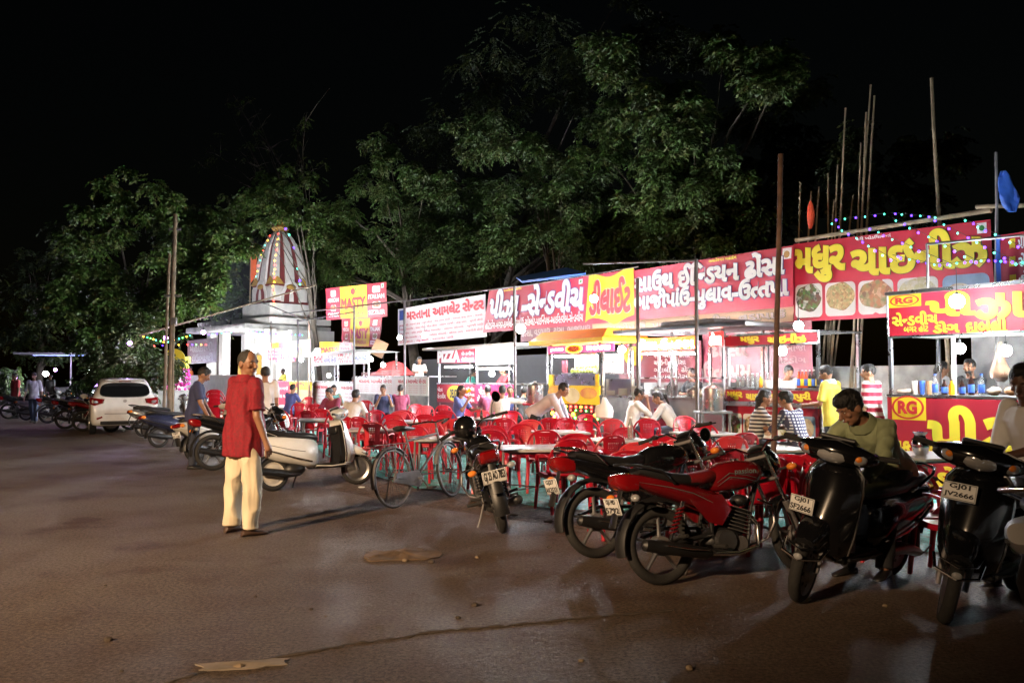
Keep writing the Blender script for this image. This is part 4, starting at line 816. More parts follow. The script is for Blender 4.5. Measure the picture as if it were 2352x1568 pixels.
tree('dark dense tree on the far side of the leaning utility poles', 'dark_tree', A(300, 870, 44).xy.to_3d(), clY([(190, 560, 60), (240, 470, 50), (330, 480, 50), (440, 500, 55), (300, 590, 70), (420, 560, 60), (500, 590, 50), (420, 650, 60), (180, 660, 60), (130, 700, 50), (250, 700, 70), (350, 690, 60), (470, 660, 45), (320, 750, 40), (210, 760, 45), (540, 560, 30)], 41, 5), lm=(0, 1), seed=5, trunk=.3, per=680, leaf=(.17, .045), group=TG)
tree('dim leafy tree joining the crowns above the omelette banner', 'dark_tree', foot(1100, -7), cl([(1010, 560, 45), (1060, 600, 40), (1090, 540, 45), (1110, 620, 30), (1380, 560, 40), (1420, 500, 45), (1390, 420, 50), (1400, 590, 30), (1340, 600, 30), (1050, 460, 50), (1120, 430, 50), (1660, 540, 35), (1720, 480, 45)], -6, 17), lm=(0, 2), seed=17, trunk=.2, per=420, group=TG)
tree('dim tall tree crown almost lost in the night sky at top', 'dark_tree', foot(1120, -9), cl([(1060, 200, 70), (1180, 150, 80), (1290, 220, 70), (1050, 330, 60), (1230, 90, 80), (940, 300, 60), (1480, 60, 60), (1560, 130, 60), (1700, 260, 60), (1810, 230, 60), (1850, 340, 60), (1700, 380, 50), (1780, 430, 60)], -8.5, 6), lm=(2, 1), seed=6, trunk=.3, per=420, group=TG)
tree('dark undergrowth tree filling the gap above the omelette banner', 'dark_tree', foot(1420, -7.5), cl([(1380, 560, 50), (1440, 520, 50), (1100, 480, 60), (1010, 480, 50), (1700, 520, 60), (1760, 480, 50), (1640, 560, 40), (830, 640, 50), (930, 660, 40), (2060, 420, 60), (1960, 330, 60), (2130, 330, 60), (1870, 450, 60)], -7, 7, jit=.8), lm=(2, 1), seed=7, trunk=.2, per=420, group=TG)
tree('dim broad tree low at the far left behind the shops', 'dark_tree', A(90, 870, 56).xy.to_3d(), clY([(40, 640, 60), (100, 600, 60), (20, 740, 60), (110, 720, 60), (60, 790, 40), (160, 780, 40), (180, 620, 50)], 54, 14), lm=(2, 1), seed=14, trunk=.3, per=200, leaf=(.2, .05), group=TG)
tree('low dim tree filling the gap between the poles and the temple spire', 'dark_tree', A(500, 870, 50).xy.to_3d(), clY([(470, 560, 50), (520, 620, 45), (450, 640, 50), (540, 680, 35), (400, 600, 50), (420, 700, 50), (490, 720, 30), (560, 500, 40), (600, 440, 45), (660, 430, 45), (720, 500, 40)], 50, 15), lm=(0, 1), seed=15, trunk=.2, per=260, leaf=(.17, .045), group=TG)
tree('leafy branch tree hanging in front of the temple finial', 'bare_tree', A(740, 870, 41).xy.to_3d(), clY([(605, 500, 16), (640, 482, 16), (668, 492, 16), (590, 478, 22), (715, 545, 18), (560, 460, 25), (660, 450, 30), (730, 500, 30)], 41, 16, jit=.4), lm=(0, 1), seed=16, trunk=.12, per=150, group=TG, stems=2)
for lab, px, Y, sd_ in (('low dark shrub among the parked bikes at the far left', 205, 40, 31), ('dark shrub under the dim tree at the far left edge', 20, 48, 32), ('dark shrub between the yellow disc sign and the bush', 245, 36, 33)): tree(lab, 'roadside_bush', A(px, 870, Y).xy.to_3d(), clY([(px - 15, 880, 18), (px + 12, 870, 18), (px, 850, 18), (px + 20, 895, 14), (px - 25, 900, 12)], Y, sd_, jit=.6, dup=6), lm=(0, 2), seed=sd_, trunk=.05, per=150, leaf=(.12, .035), limbs=6)
bush = clY([(270, 800, 28), (300, 780, 25), (325, 800, 25), (345, 830, 28), (300, 840, 28), (375, 860, 22), (270, 850, 25), (330, 860, 25), (240, 830, 25), (320, 750, 22), (385, 835, 18)], 30, 8, jit=.8, dup=8)
tree('leafy roadside bush lit yellow green beside the white car', 'roadside_bush', A(310, 870, 30).xy.to_3d(), bush, lm=(0, 1), seed=8, trunk=.06, per=330, leaf=(.1, .03), stems=3, limbs=14)
# utility poles, bamboo culms and posts
def pole(name, label, cat, p0, p1, r, m, r2=None, knots=0, group=None, square=False, extra=None):
    p0, p1 = V(p0), V(p1); d = p1 - p0; b = MB(); n = max(2, knots); pts = []; rr = []
    if knots:
        for i in range(n):
            t = i / (n - 1); q = d * t; w = V((noise.noise(V((t * 2, p0.x, 1))), noise.noise(V((t * 2, p0.y, 5))), 0)) * .04 * d.length * .15; q0 = r + ((r2 or r) - r) * t
            pts += [q + w - d.normalized() * .015, q + w, q + w + d.normalized() * .015]; rr += [q0, q0 * 1.16, q0]
        b.tube(pts, rr, m, 8)
    elif square: b.tube([(0, 0, 0), d], [r * 1.3, (r2 or r) * 1.3], m, 4); b.tube([d * .999, d * 1.004], r * 1.5, m, 4)
    else:
        k = 7; b.tube([d * (i / (k - 1)) + V((noise.noise(V((i * .6, p0.x, 0))), noise.noise(V((i * .6, p0.y, 3))), 0)) * .02 * (0 < i < k - 1) for i in range(k)], [r + ((r2 or r) - r) * i / (k - 1) for i in range(k)], m, 10)
    if extra: extra(b, d)
    o = b.build(name, loc=p0); return tag(o, label, cat, group)
def up(px0, py0, px1, py1, Y, **k): return A(px0, py0, Y), A(px1, py1, Y)
def iron_arm(b, d):
    for t, w in ((.62, .5), (.93, .35)): b.box(d * t, (w, .05, .06), K['iron'])
    b.box(d * .5 + V((.1, -.12, 0)), (.16, .12, .22), K['iron'], b=.02)
p0 = A(390, 870, 25).xy.to_3d(); pole('utility_pole', 'tallest grey utility pole standing behind the white car', 'pole', p0, A(403, 492, 25), .075, K['wood'], .06, extra=iron_arm)
p0 = A(377, 870, 25.6).xy.to_3d(); pole('utility_pole', 'shorter pole strapped beside the tall grey utility pole', 'pole', p0, A(390, 582, 25.6), .05, K['wood'], .04)
p0 = A(398, 870, 24.5).xy.to_3d(); pole('bamboo_pole', 'thin brown bamboo stake in front of the grey utility pole', 'pole', p0, A(399, 745, 24.5), .035, K['bamboo'], .03, knots=7)
BG = 'bamboo culms stored behind the red food banner'
rb = random.Random(9)
for i, (a, t0, t1, v) in enumerate(((1835, 1838, 420, -2.7), (1857, 1863, 440, -2.8), (1880, 1881, 430, -2.9), (1897, 1903, 400, -3), (1908, 1925, 380, -2.9), (1938, 1943, 250, -2.8), (1955, 1978, 330, -2.9), (1962, 1990, 260, -2.8), (1968, 2001, 197, -2.9), (1975, 2009, 222, -3), (1890, 1916, 460, -2.8), (1918, 1934, 470, -2.9), (1930, 1960, 450, -3))):
    f0 = FV(a + rb.uniform(-45, 5), 870, v); p0 = V((f0.x, f0.y, 0)); p1 = FV(t0, t1, v - .3)
    pole('bamboo_culm', 'dry bamboo culm standing upright among others behind the red food banner', 'bamboo', p0, p1, rb.uniform(.022, .034), K['bamboo'], .017, knots=18, group=BG)
pole('bamboo_mast', 'tall lone bamboo mast leaning left above the red food banner', 'pole', foot(2182, -2.6), FV(2142, 180, -2.6), .04, K['bamboo'], .028, knots=16)
pole('flag_mast', 'dark mast carrying the blue tarp at the far right banner corner', 'pole', foot(2284, -1.6), FV(2288, 350, -1.6), .03, K['iron'], .02)
pole('iron_post', 'rusty iron post standing in front of the red tables', 'post', G(1771, 1228), A(1793, 354, FPX / 239), .027, K['rust'], .026)
def cafepost(label, x, yt, s, yb=None, m='iron'):
    Y = FPX / s; q = A(x, 870, Y); return pole('steel_post', label, 'post', V((q.x, q.y, 0)), A(x - 2, yt, Y), .026, K[m], square=True)
cafepost('dark square post crossing the letters of the south indian dosa banner', 1601, 597, 128); cafepost('dark square post at the left edge of the dosa banner beside the yellow flag sign', 1466, 640, 119)
cafepost('grey square post in front of the pizza sandwich banner with a glaring lamp', 1184, 658, 98); cafepost('thin grey post at the left edge of the white omelette banner', 931, 690, 80)
cafepost('pale grey post in front of the omelette counter', 815, 702, 72); cafepost('dark post before the yellow stall panel', 686, 735, 64); cafepost('thin post just right of the dark post near the yellow stall', 711, 738, 58, m='rust'); cafepost('thin dark post before the white temple hall', 625, 738, 57)
def rail(label, a, b_, r=.022, m='iron', knots=0): pole('roof_rail', label, 'rail', a, b_, r, K[m], knots=knots)
rail('long sagging bamboo rail from the utility pole to the temple posts', A(320, 770, 26), A(725, 655, 31), .03, 'bamboo', 22)
rail('rail on the post tops before the temple', A(590, 690, 34.2), A(711, 738, 33.6)); rail('rail between the dark post and the pale grey post', A(686, 737, 30.5), A(815, 716, 27)); rail('green rail across the yellow and red sign', A(649, 720, 31), A(815, 704, 27), m='steel')
rail('rail from the pale grey post to the omelette banner post', A(815, 703, 27), A(931, 690, 24.3)); rail('long rail above the white omelette banner', A(931, 691, 24.3), A(1184, 657, 19.9)); rail('rail above the pizza banner', A(1184, 659, 19.9), A(1466, 612, 16.4), .014); rail('rail joining the two posts before the dosa banner', A(1340, 606, 17.5), A(1601, 598, 15.2), .02)
rail('bamboo beam along the top of the red food banner', FV(1830, 552, -2), FV(2275, 483, -2), .04, 'bamboo', 12); rail('bamboo beam crossing at the blue tarp', FV(2245, 475, -1.9), FV(2420, 470, -1.9), .035, 'bamboo', 8)
rail('thin steel rail before the red food banner', A(2128, 561, 11.6), A(2352, 540, 10.6), .016, 'steel'); pole('rail_upright', 'thin upright below the steel rail over the food pictures', 'post', A(2130, 660, 11.6), A(2128, 560, 11.6), .018, K['iron'])
# blue tarp on the mast, orange pennant
b = MB(); q = FV(2288, 400, -1.5); k = []
for i in range(7):
    w = .03 + .12 * sin(pi * i / 6.5); k.append([(w * cos(a) + .05 * i * .4, .12 * w * sin(a) + .03 * sin(3 * a + i), -.105 * i) for a in [2 * pi * j / 12 for j in range(12)]])
b.rings(k, K['blue']); tag(b.build('tarp', loc=q + V((.1, 0, .05)), ang=60, wob=(.035, 6, 2)), 'blue plastic tarp bunched on the dark mast', 'tarp')
b = MB(); b.rings([[(.06 * w * cos(a) * (1 + .3 * sin(a * 3)), .05 * w * sin(a), -z) for a in [2 * pi * j / 10 for j in range(10)]] for z, w in ((0, .3), (.12, .9), (.3, 1.2), (.45, 1), (.55, .4))], mat('orange_cloth', (.7, .07, .02), .8)); tag(b.build('pennant', loc=FV(1862, 462, -2.4), wob=(.02, 9, 4)), 'orange cloth pennant tied to a bamboo culm', 'pennant')
b = MB(); qs = [FV(1185, 640, -2.6), FV(1300, 620, -2.6), FV(1345, 632, -1.6), FV(1200, 650, -1.6)]; b.rings([qs, [p + V((0, 0, .06)) for p in qs]], K['blue']); tag(b.build('roof_sheet', wob=(.05, 3, 1)), 'blue plastic sheet laid on top of the pizza banner frame', 'sheet')
# ------------------------------------------------------------------ banners (photo corners on a plane v metres in front of the stall line)
FOODS = [food('food_manchurian', [(.02, .015, .01), (.12, .03, .015), (.08, .2, .04), (.03, .02, .01), (.6, .58, .55)], 14), food('food_noodles', [(.25, .12, .04), (.5, .32, .15), (.2, .22, .08), (.6, .45, .25)], 22),
         food('food_gravy', [(.1, .04, .02), (.35, .12, .05), (.12, .14, .05), (.5, .3, .2)], 12), food('food_rice', [(.55, .55, .5), (.45, .4, .15), (.65, .62, .55), (.5, .48, .3)], 16), food('food_papad', [(.5, .36, .25), (.6, .5, .36), (.66, .6, .5)], 5)]
def rrect(u0, v0, u1, v1, ru, rv, n=4):
    r = []
    for cu, cv, a0 in ((u1 - ru, v1 - rv, 0), (u0 + ru, v1 - rv, 90), (u0 + ru, v0 + rv, 180), (u1 - ru, v0 + rv, 270)):
        for i in range(n + 1): a = R(a0 + 90 * i / n); r.append((cu + ru * cos(a), cv + rv * sin(a)))
    return r
class Sign:
    def __init__(s, label, px, v, bg, cat='banner', name='banner', rip=.012, seed=0, th=.012):
        pv = [(p[0], p[1], p[2] if len(p) > 2 else v) for p in px]; C = [FV(*p) for p in pv]; s.o = C[3].copy(); s.C = [c - s.o for c in C]; s.rip = rip; s.seed = seed; s.root = None
        s.n = FN; s.wd = (s.C[2] - s.C[3]).length; s.ht = (s.C[0] - s.C[3]).length
        b = MB(); nx, nz = 26, 8; i = b.mi(bg)
        g = [[b.bm.verts.new(s.P(a / nx, c / nz, 0)) for a in range(nx + 1)] for c in range(nz + 1)]; k = [[b.bm.verts.new(s.P(a / nx, c / nz, -th)) for a in range(nx + 1)] for c in range(nz + 1)]
        for c in range(nz):
            for a in range(nx): b.f([g[c][a], g[c][a + 1], g[c + 1][a + 1], g[c + 1][a]], i); b.f([k[c][a], k[c + 1][a], k[c + 1][a + 1], k[c][a + 1]], i)
        s.root = tag(b.build(name, loc=s.o), label, cat); s.t = MB(); s.any = False
    def P(s, u, v, d):
        tl, tr, br, bl = s.C; p = bl * ((1 - u) * (1 - v)) + br * (u * (1 - v)) + tr * (u * v) + tl * ((1 - u) * v)
        w = s.rip * noise.noise(V((u * 7, v * 2.2, s.seed))) * 2; return p + s.n * (w + d)
    def text(s, t, box, m='tx_white', bold=.03, edge=None, em='tx_blue', lift=.006): write(s.t, t, s.P, box, K[m], bold=bold, edge=edge, em=K[em], lift=lift); s.any = True
    def patch(s, poly, m, d=.004, name='panel', lab=None):
        b = disc(MB(), s.P, poly, d, m); return b.build(name, s.root, smooth=False)
    def grid(s, u0, v0, u1, v1, m, d=.004, name='panel', n=8):
        b = MB(); i = b.mi(m); g = [[b.bm.verts.new(s.P(u0 + (u1 - u0) * a / n, v0 + (v1 - v0) * c / n, d)) for a in range(n + 1)] for c in range(n + 1)]
        for c in range(n):
            for a in range(n): b.f([g[c][a], g[c][a + 1], g[c + 1][a + 1], g[c + 1][a]], i)
        return b.build(name, s.root)
    def foodpic(s, u0, v0, u1, v1, k):
        asp = s.wd / s.ht; ru = (u1 - u0) * .14; rv = min(ru * asp, (v1 - v0) * .4); p = s.patch(rrect(u0, v0, u1, v1, ru, rv), K['paper'] if k != 4 else mat('plate_blue', (.25, .35, .5), .4), .006, 'food_picture')
        cu, cv = (u0 + u1) / 2, (v0 + v1) / 2 + (v1 - v0) * .06; q = MB(); pl = [(cu + (u1 - u0) * .475 * cos(a) * (1 + .02 * sin(3 * a + k)), cv + (v1 - v0) * .02 + (v1 - v0) * .41 * sin(a) * (1 + .07 * cos(5 * a))) for a in [2 * pi * j / 28 for j in range(28)]]
        if k == 4: pl = [(cu - (u1 - u0) * .14 + (u1 - u0) * .3 * cos(a), cv - (v1 - v0) * .1 + (v1 - v0) * .3 * sin(a)) for a in [2 * pi * j / 24 for j in range(24)]]
        disc(q, s.P, pl, .010, FOODS[k]); q.build('food', p, smooth=False)
    def veg(s, u0, v0, u1, v1):
        p = s.patch([(u0, v0), (u1, v0), (u1, v1), (u0, v1)], K['paper'], .005, 'vegetarian_mark'); cu, cv = (u0 + u1) / 2, (v0 + v1) / 2; q = MB(); pl = [(cu + (u1 - u0) * .28 * cos(a), cv + (v1 - v0) * .28 * sin(a)) for a in [2 * pi * j / 12 for j in range(12)]]
        disc(q, s.P, pl, .008, K['tx_green']); q.build('green_dot', p)
    def done(s):
        if s.any: s.t.build('lettering', s.root, smooth=False)
        return s.root
S = Sign('red chinese food banner with yellow Gujarati letters over five food pictures', [(1823, 561), (2274, 504), (2285, 716), (1823, 739)], -2, K['signred'], seed=1)
S.text('મધુર', (.02, .50, .30, .93), 'tx_yellow', .055, .07, 'tx_dark', .01); S.text('ચાઇનીઝ', (.35, .52, .975, .95), 'tx_yellow', .05, .065, 'tx_dark', .01); S.text('શ્રી ખોડિયાર માં', (.37, .945, .55, .985), 'tx_white', .03)
for i, (a, c) in enumerate(((.012, .172), (.19, .357), (.372, .555), (.575, .765), (.785, .985))): S.foodpic(a, .045, c, .47 - .01 * i, i)
S.veg(.945, .86, .985, .975); S.done()
S = Sign('red dosa banner with two rows of white blue edged Gujarati letters', [(1459, 621), (1823, 563), (1821, 704), (1455, 735)], -1.9, K['signred'], seed=2)
S.text('સાઉથ ઈિન્ડયન ઢોંસા', (.012, .56, .955, .955), 'tx_white', .05, .075, 'tx_blue', .01); S.text('ભાજીપાંઉ-પુલાવ-ઉત્તપા', (.008, .1, .975, .56), 'tx_white', .05, .075, 'tx_blue', .01); S.text('સલારેશ્વર મહાદેવ', (.52, .925, .69, .99), 'tx_yellow', .03)
g = S.patch([(.945, .79), (.99, .79), (.99, .97), (.945, .97)], K['paper'], .006, 'shrine_picture'); q = MB(); pl = [(.967 + .015 * cos(a), .865 + .06 * sin(a)) for a in [2 * pi * j / 14 for j in range(14)]]; disc(q, S.P, pl, .009, mat('printed_ochre', (.4, .22, .06), .6)); q.build('figure', g); S.done()
S = Sign('red pizza and sandwich banner with a waving yellow flag panel at its end', [(1124, 668), (1457, 618), (1455, 736), (1109, 764)], -2, K['signred'], seed=3)
S.text('પીઝા', (.035, .34, .265, .97), 'tx_white', .05, .075, 'tx_blue', .01); S.text('-સેન્ડવીચ', (.3, .32, .715, .97), 'tx_white', .05, .075, 'tx_blue', .01); S.text('હોટડોગ-બગર-દાબેલી-વડાપાંઉ-ચોકલેટ-પાઈનેપલ-આઈસ્ક્રીમ-સેન્ડવીચ', (.02, .08, .72, .29), 'tx_white', .03); S.text('સલારેશ્વર મહાદેવ', (.13, .93, .27, .985), 'tx_yellow', .03); S.veg(.675, .86, .7, .96)
fl = [(.735 + .265 * t / 10 - .01 * sin(t), .0 + .08 * sin(t * .75) + .04) for t in range(11)] + [(.995 - .255 * t / 10, .98 + .06 * sin(t * .7 + 1)) for t in range(11)]; S.patch(fl, K['signyellow'], .008, 'flag_panel'); S.text('ડીલાઈટ', (.76, .2, .985, .86), 'tx_red', .045, .065, 'tx_white', .014); S.done()
S = Sign('faded tan banner strip hanging below the dosa banner', [(1360, 741, -2.05), (1822, 700, -2.05), (1821, 739, -2.05), (1362, 777, -2.05)], -2.05, K['tan'], seed=4); S.text('ભાજીપાઉં, પુલાવ, સેન્ડવીચ, વડાપાઉં', (.08, .15, .97, .8), 'tx_dim', .03, .06, 'tx_dark'); S.done()
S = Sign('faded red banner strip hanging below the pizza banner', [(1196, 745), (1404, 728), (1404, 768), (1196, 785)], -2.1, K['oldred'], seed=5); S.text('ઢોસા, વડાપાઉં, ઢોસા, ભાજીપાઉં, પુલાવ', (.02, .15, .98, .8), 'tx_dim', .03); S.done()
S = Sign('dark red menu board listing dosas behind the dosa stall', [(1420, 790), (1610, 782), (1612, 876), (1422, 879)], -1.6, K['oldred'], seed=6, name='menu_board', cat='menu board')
for i, t in enumerate(('મસાલા ઢોસા', 'રવા મસાલા ઢોસા', 'ચાઇનીઝ ઢોસા', 'ગ્વાલીયર ઢોસા', 'પુલાવ ઢોસા')): S.text(t, (.46, .8 - i * .185, .93 - (i % 3) * .05, .95 - i * .185), 'tx_white', .03)
S.patch([(.2 + .12 * cos(a), .68 + .25 * sin(a)) for a in [2 * pi * j / 24 for j in range(24)]], K['signyellow'], .004, 'round_emblem'); S.done()
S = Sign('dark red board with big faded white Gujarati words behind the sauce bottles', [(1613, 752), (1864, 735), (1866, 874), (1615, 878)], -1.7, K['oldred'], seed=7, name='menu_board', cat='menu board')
S.text('ઢોસા', (.06, .46, .44, .72), 'tx_dim', .04); S.text('ઉત્તપમ', (.01, .05, .48, .38), 'tx_dim', .04); S.text('પુલાવ', (.3, .76, .8, .97), 'tx_dim', .04); S.text('પાંઉભાજી', (.68, .5, .95, .62), 'tx_dim', .02); S.text('હોટડોગ', (.68, .3, .95, .42), 'tx_dim', .02); S.done()
S = Sign('white omelette banner with red Gujarati heading and rows of small writing', [(914, 710), (1114, 675), (1118, 773), (914, 793)], -2.4, K['signwhite'], seed=8)
S.text('મસ્તાના આમલેટ સેન્ટર', (.13, .66, .985, .95), 'tx_red', .05); S.patch([(.02, .68), (.08, .68), (.08, .95), (.02, .95)], K['tx_dblue'], .004, 'emblem')
for i, t in enumerate(('હાફ કીમો - આખો હાફ - બટર કીમો - ઇંડા ફ્રાય સાદી - મસાલા હાફ ફ્રાય - લસણ', 'બોઇલ આમલેટ - સાદા બ્રેડ - ચીઝ કીમો - બોઇલ ભાજી - હાફ ફ્રાય - સુરતી કીમો', 'ફુલ ફ્રાય - કાંદા ફ્રાય - ચીઝ આમલેટ - મસાલા ઘોટાળો - ભુરજી પાંઉ', 'સ્પેશિયલ આમલેટ - ઘી ફ્રાય - બોઇલ ઘોટાળો - સીંગલ ફ્રાય - કાશ્મીરી કીમો', 'ઇંડા કીમો - મેંદુ કીમો - આમલેટ પાંઉ')): S.text(t, (.03, .5 - i * .115, .97 - .3 * (i == 4), .565 - i * .115), 'tx_red', 0.02)
S.done()
def masty(label, px, v, small=False, seed=0, yl=.27, yr=.71):
    S = Sign(label, px, v, K['signred'], seed=seed, rip=.03 if small else .012); S.grid(yl, .02, yr, .985, K['signyellow'], .006, 'yellow_panel'); w = yr - yl
    S.text('MASTY', (yl + .06 * w, .3, yr - .05 * w, .62), 'tx_red', .05, lift=.012); S.text('A K MASALA', (yl + .2 * w, .1, yr - .12 * w, .22), 'tx_red', .02, lift=.012)
    S.patch([(yl + w * (.5 + .09 * cos(a)), .82 + .1 * sin(a)) for a in [2 * pi * j / 16 for j in range(16)]], K['tx_red'], .012, 'emblem'); S.patch([(yl + w * (.62 + .03 * cos(a)), .88 + .06 * sin(a)) for a in [2 * pi * j / 10 for j in range(10)]], K['tx_green'], .012, 'emblem')
    for (a, c), ts in (((.04, yl - .03), ('MEXICAN', 'CHINESE')), ((yr + .03, .97), ('ITALIAN', 'SIZZLER'))):
        for j, t in enumerate(ts): S.text(t, (a, .55 - j * .46, c, .67 - j * .46), 'tx_white', .04); S.foodpic(a + (c - a) * .25, .72 - j * .46, a + (c - a) * .75, .92 - j * .46, 3 - j)
    if not small: S.veg(.925, .84, .965, .97)
    S.done()
masty('upper red and yellow stall sign with english food names on poles', [(748, 663), (887, 647), (889, 727), (750, 735)], -1.6, seed=11); masty('crumpled red and yellow cloth banner hanging below the upper stall sign', [(785, 733), (877, 728), (871, 797), (786, 795)], -1.7, True, 12, .24, .74)
S = Sign('small yellow and red sign beside a glaring bulb above the omelette stall', [(734, 785), (809, 786), (811, 813), (736, 811)], -.4, K['signred'], seed=13); S.grid(.0, .01, .62, .99, K['signyellow'], .006, 'yellow_panel'); S.text('MASTY', (.06, .1, .58, .55), 'tx_red', .05, lift=.012); S.text('પાંઉભાજી', (.66, .55, .96, .8), 'tx_white', .03); S.text('પુલાવ', (.66, .15, .96, .4), 'tx_white', .03); S.done()
S = Sign('red menu board with a yellow panel before the white temple hall', [(615, 789), (714, 778), (714, 820), (616, 826)], .6, K['signred'], seed=14, name='menu_board', cat='menu board'); S.grid(.53, .05, .8, .8, K['signyellow'], .006, 'yellow_panel'); S.text('MASTY', (.55, .3, .78, .6), 'tx_red', .05, lift=.012); S.grid(.12, .7, .28, .97, K['signyellow'], .006, 'yellow_panel')
for i in range(3):
    for j, t in enumerate(('પુલાવ', 'ભાજી', 'ઢોસા')): S.text(t, (.03 + j * .17, .1 + i * .2, .16 + j * .17, .24 + i * .2), 'tx_white', .05)
S.done()
S = Sign('blue edged red menu banner cut by the right picture edge', [(2288, 542), (2420, 520), (2425, 690), (2290, 716)], -1.4, K['signred'], seed=15); S.grid(0, 0, .08, 1, K['blue'], .005, 'blue_edge')
for i, t in enumerate(('પીઝા પાર્ટી', 'સેન્ડવીચ', 'હોટડોગ', 'બગર')): S.text(t, (.4, .78 - i * .24, .95, .95 - i * .24), 'tx_white', .04); S.patch([(.24, .8 - i * .24), (.34, .8 - i * .24), (.34, .93 - i * .24), (.24, .93 - i * .24)], K['signyellow'], .005, 'yellow_mark')
S.done()
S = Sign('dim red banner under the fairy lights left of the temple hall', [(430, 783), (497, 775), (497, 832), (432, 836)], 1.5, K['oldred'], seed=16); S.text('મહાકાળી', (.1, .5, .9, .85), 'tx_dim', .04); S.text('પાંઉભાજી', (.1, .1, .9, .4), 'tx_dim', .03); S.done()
# ------------------------------------------------------------------ food stalls: local x right along the front, y away from the street
class Stall:
    def __init__(s, label, x0, x1, v=0.0, depth=1.0, name='food_stall', cat='food stall'):
        a, c = FV(x0, 870, v), FV(x1, 870, v); s.a, s.v, s.depth = V((a.x, a.y, 0)), v, depth; s.w = (c - a).length; s.x0, s.x1 = x0, x1
        s.root = thing(name, label, cat, s.a, FROT)
    def z(s, py, px=None): return FV(px if px is not None else s.x0, py, s.v).z
    def x(s, px): return (V(FV(px, 870, s.v)) - s.a - V((0, 0, FV(px, 870, s.v).z))).length if px > s.x0 else 0.0
    def part(s, name, b, parent=None, smooth=True): return b.build(name, parent or s.root, smooth=smooth)
    def bx(s, px0, py0, px1, py1, x0, x1, z0, z1):      # photo box to board fractions
        return ((s.x(px0) - x0) / (x1 - x0), (s.z(py1, (px0 + px1) / 2) - z0) / (z1 - z0), (s.x(px1) - x0) / (x1 - x0), (s.z(py0, (px0 + px1) / 2) - z0) / (z1 - z0))
    def posts(s, z1, z0=.0, m='ctop', r=.03, xs=None, back=True):
        for x in (xs if xs is not None else (r, s.w - r)):
            for y in ((r, s.depth - r) if back else (r,)): b = MB(); b.box((x, y, (z0 + z1) / 2), (r * 1.7, r * 1.7, z1 - z0), K[m], b=.004); s.part('post', b)
    def board(s, name, x0, x1, z0, z1, m, y=-.012, th=.03, texts=(), em=None, frame_=None):
        b = MB(); b.box(((x0 + x1) / 2, y, (z0 + z1) / 2), (x1 - x0, th, z1 - z0), m); o = s.part(name, b, smooth=False)
        fn = lambda u, v, d: V((x0 + (x1 - x0) * u, y - th / 2 - d, z0 + (z1 - z0) * v)); s.fn = fn
        if texts:
            t = MB()
            for q in texts: write(t, q[0], fn, q[1], K[q[2]] if isinstance(q[2], str) else q[2], bold=q[3] if len(q) > 3 else .035, edge=q[4] if len(q) > 4 else None, em=K['tx_blue'], lift=.004)
            s.part('lettering', t, o, False)
        if frame_:
            t = MB()
            for p0, p1 in (((x0, z0), (x1, z0)), ((x0, z1), (x1, z1)), ((x0, z0), (x0, z1)), ((x1, z0), (x1, z1))): t.cyl((p0[0], y - th / 2, p0[1]), (p1[0], y - th / 2, p1[1]), .018, K[frame_], n=6)
            s.part('frame', t, o)
        return o
    def pics(s, o, lst, z0, z1):
        for k, (a, c) in enumerate(lst):
            fn = s.fn; pl = rrect(a, z0, c, z1, (c - a) * .12, (z1 - z0) * .12); b = MB(); b.rings([[fn(u, v, .001) for u, v in pl], [fn(u, v, .004) for u, v in pl]], K['paper'] if k != 4 else MATS['plate_blue']); p = b.build('food_picture', o, smooth=False)
            cu, cv = (a + c) / 2, (z0 + z1) / 2; pl = [(cu + (c - a) * .42 * cos(t), cv + (z1 - z0) * .4 * sin(t)) for t in [2 * pi * j / 20 for j in range(20)]]; b = MB(); b.rings([[fn(u, v, .0045) for u, v in pl], [fn(u, v, .0065) for u, v in pl]], FOODS[k % 5]); b.build('food', p, smooth=False)
    def top(s, z, m='ctop', th=.04, over=.03, x0=0.0, x1=None): x1 = s.w if x1 is None else x1; b = MB(); b.box(((x0 + x1) / 2, s.depth / 2, z - th / 2), (x1 - x0 + over * 2, s.depth + over * 2, th), K[m], b=.006); return s.part('countertop', b)
    def at(s, x, y, z): return s.root.matrix_basis @ V((x, y, z))
def oval_badge(s, o, u, v, ru, rv, t, m1, m2, tm, lift=.002):
    for k, (q, mm) in enumerate(((1, m1), (.86, m2))):
        pl = [(u + ru * q * cos(a), v + rv * q * sin(a)) for a in [2 * pi * j / 28 for j in range(28)]]; b = MB(); b.rings([[s.fn(x, y, lift + .002 * k) for x, y in pl], [s.fn(x, y, lift + .002 * (k + 1)) for x, y in pl]], K[mm]); b.build('oval_badge', o, smooth=False)
    b = MB(); write(b, t, lambda x, y, d: s.fn(x, y, lift + .005 + d), (u - ru * .55, v - rv * .5, u + ru * .55, v + rv * .5), K[tm], bold=.05, lift=.003); b.build('badge_lettering', o, smooth=False)
# 1 pizza stall with the big yellow letters
s = Stall('large red pizza stall with oval yellow badge and giant yellow Gujarati letters', 2040, 2500, 0, 1.3); zc, zt, zb = s.z(905), s.z(678), s.z(775); W = s.w
s.posts(zt, xs=(.03, W - .03)); s.top(zc); b = MB(); b.box((s.x(2146), .5, (zc + zb) / 2), (.045, .045, zb - zc), K['white']); s.part('post', b)
B1 = lambda *p: s.bx(*p, 0, W, .12, zc - .05)
s.board('front_panel', .0, W, .12, zc - .05, K['signred'], texts=[('પી', B1(2137, 936, 2247, 1043), 'tx_yellow', .05), ('ઝા', B1(2262, 950, 2420, 1040), 'tx_yellow', .05), ('પફ', B1(2052, 1013, 2090, 1046), 'tx_yellow', .05), ('સેન્ડવીચ', B1(2095, 1012, 2142, 1042), 'tx_yellow', .04), ('ડોસા', B1(2148, 1075, 2260, 1120), 'tx_yellow', .05)])
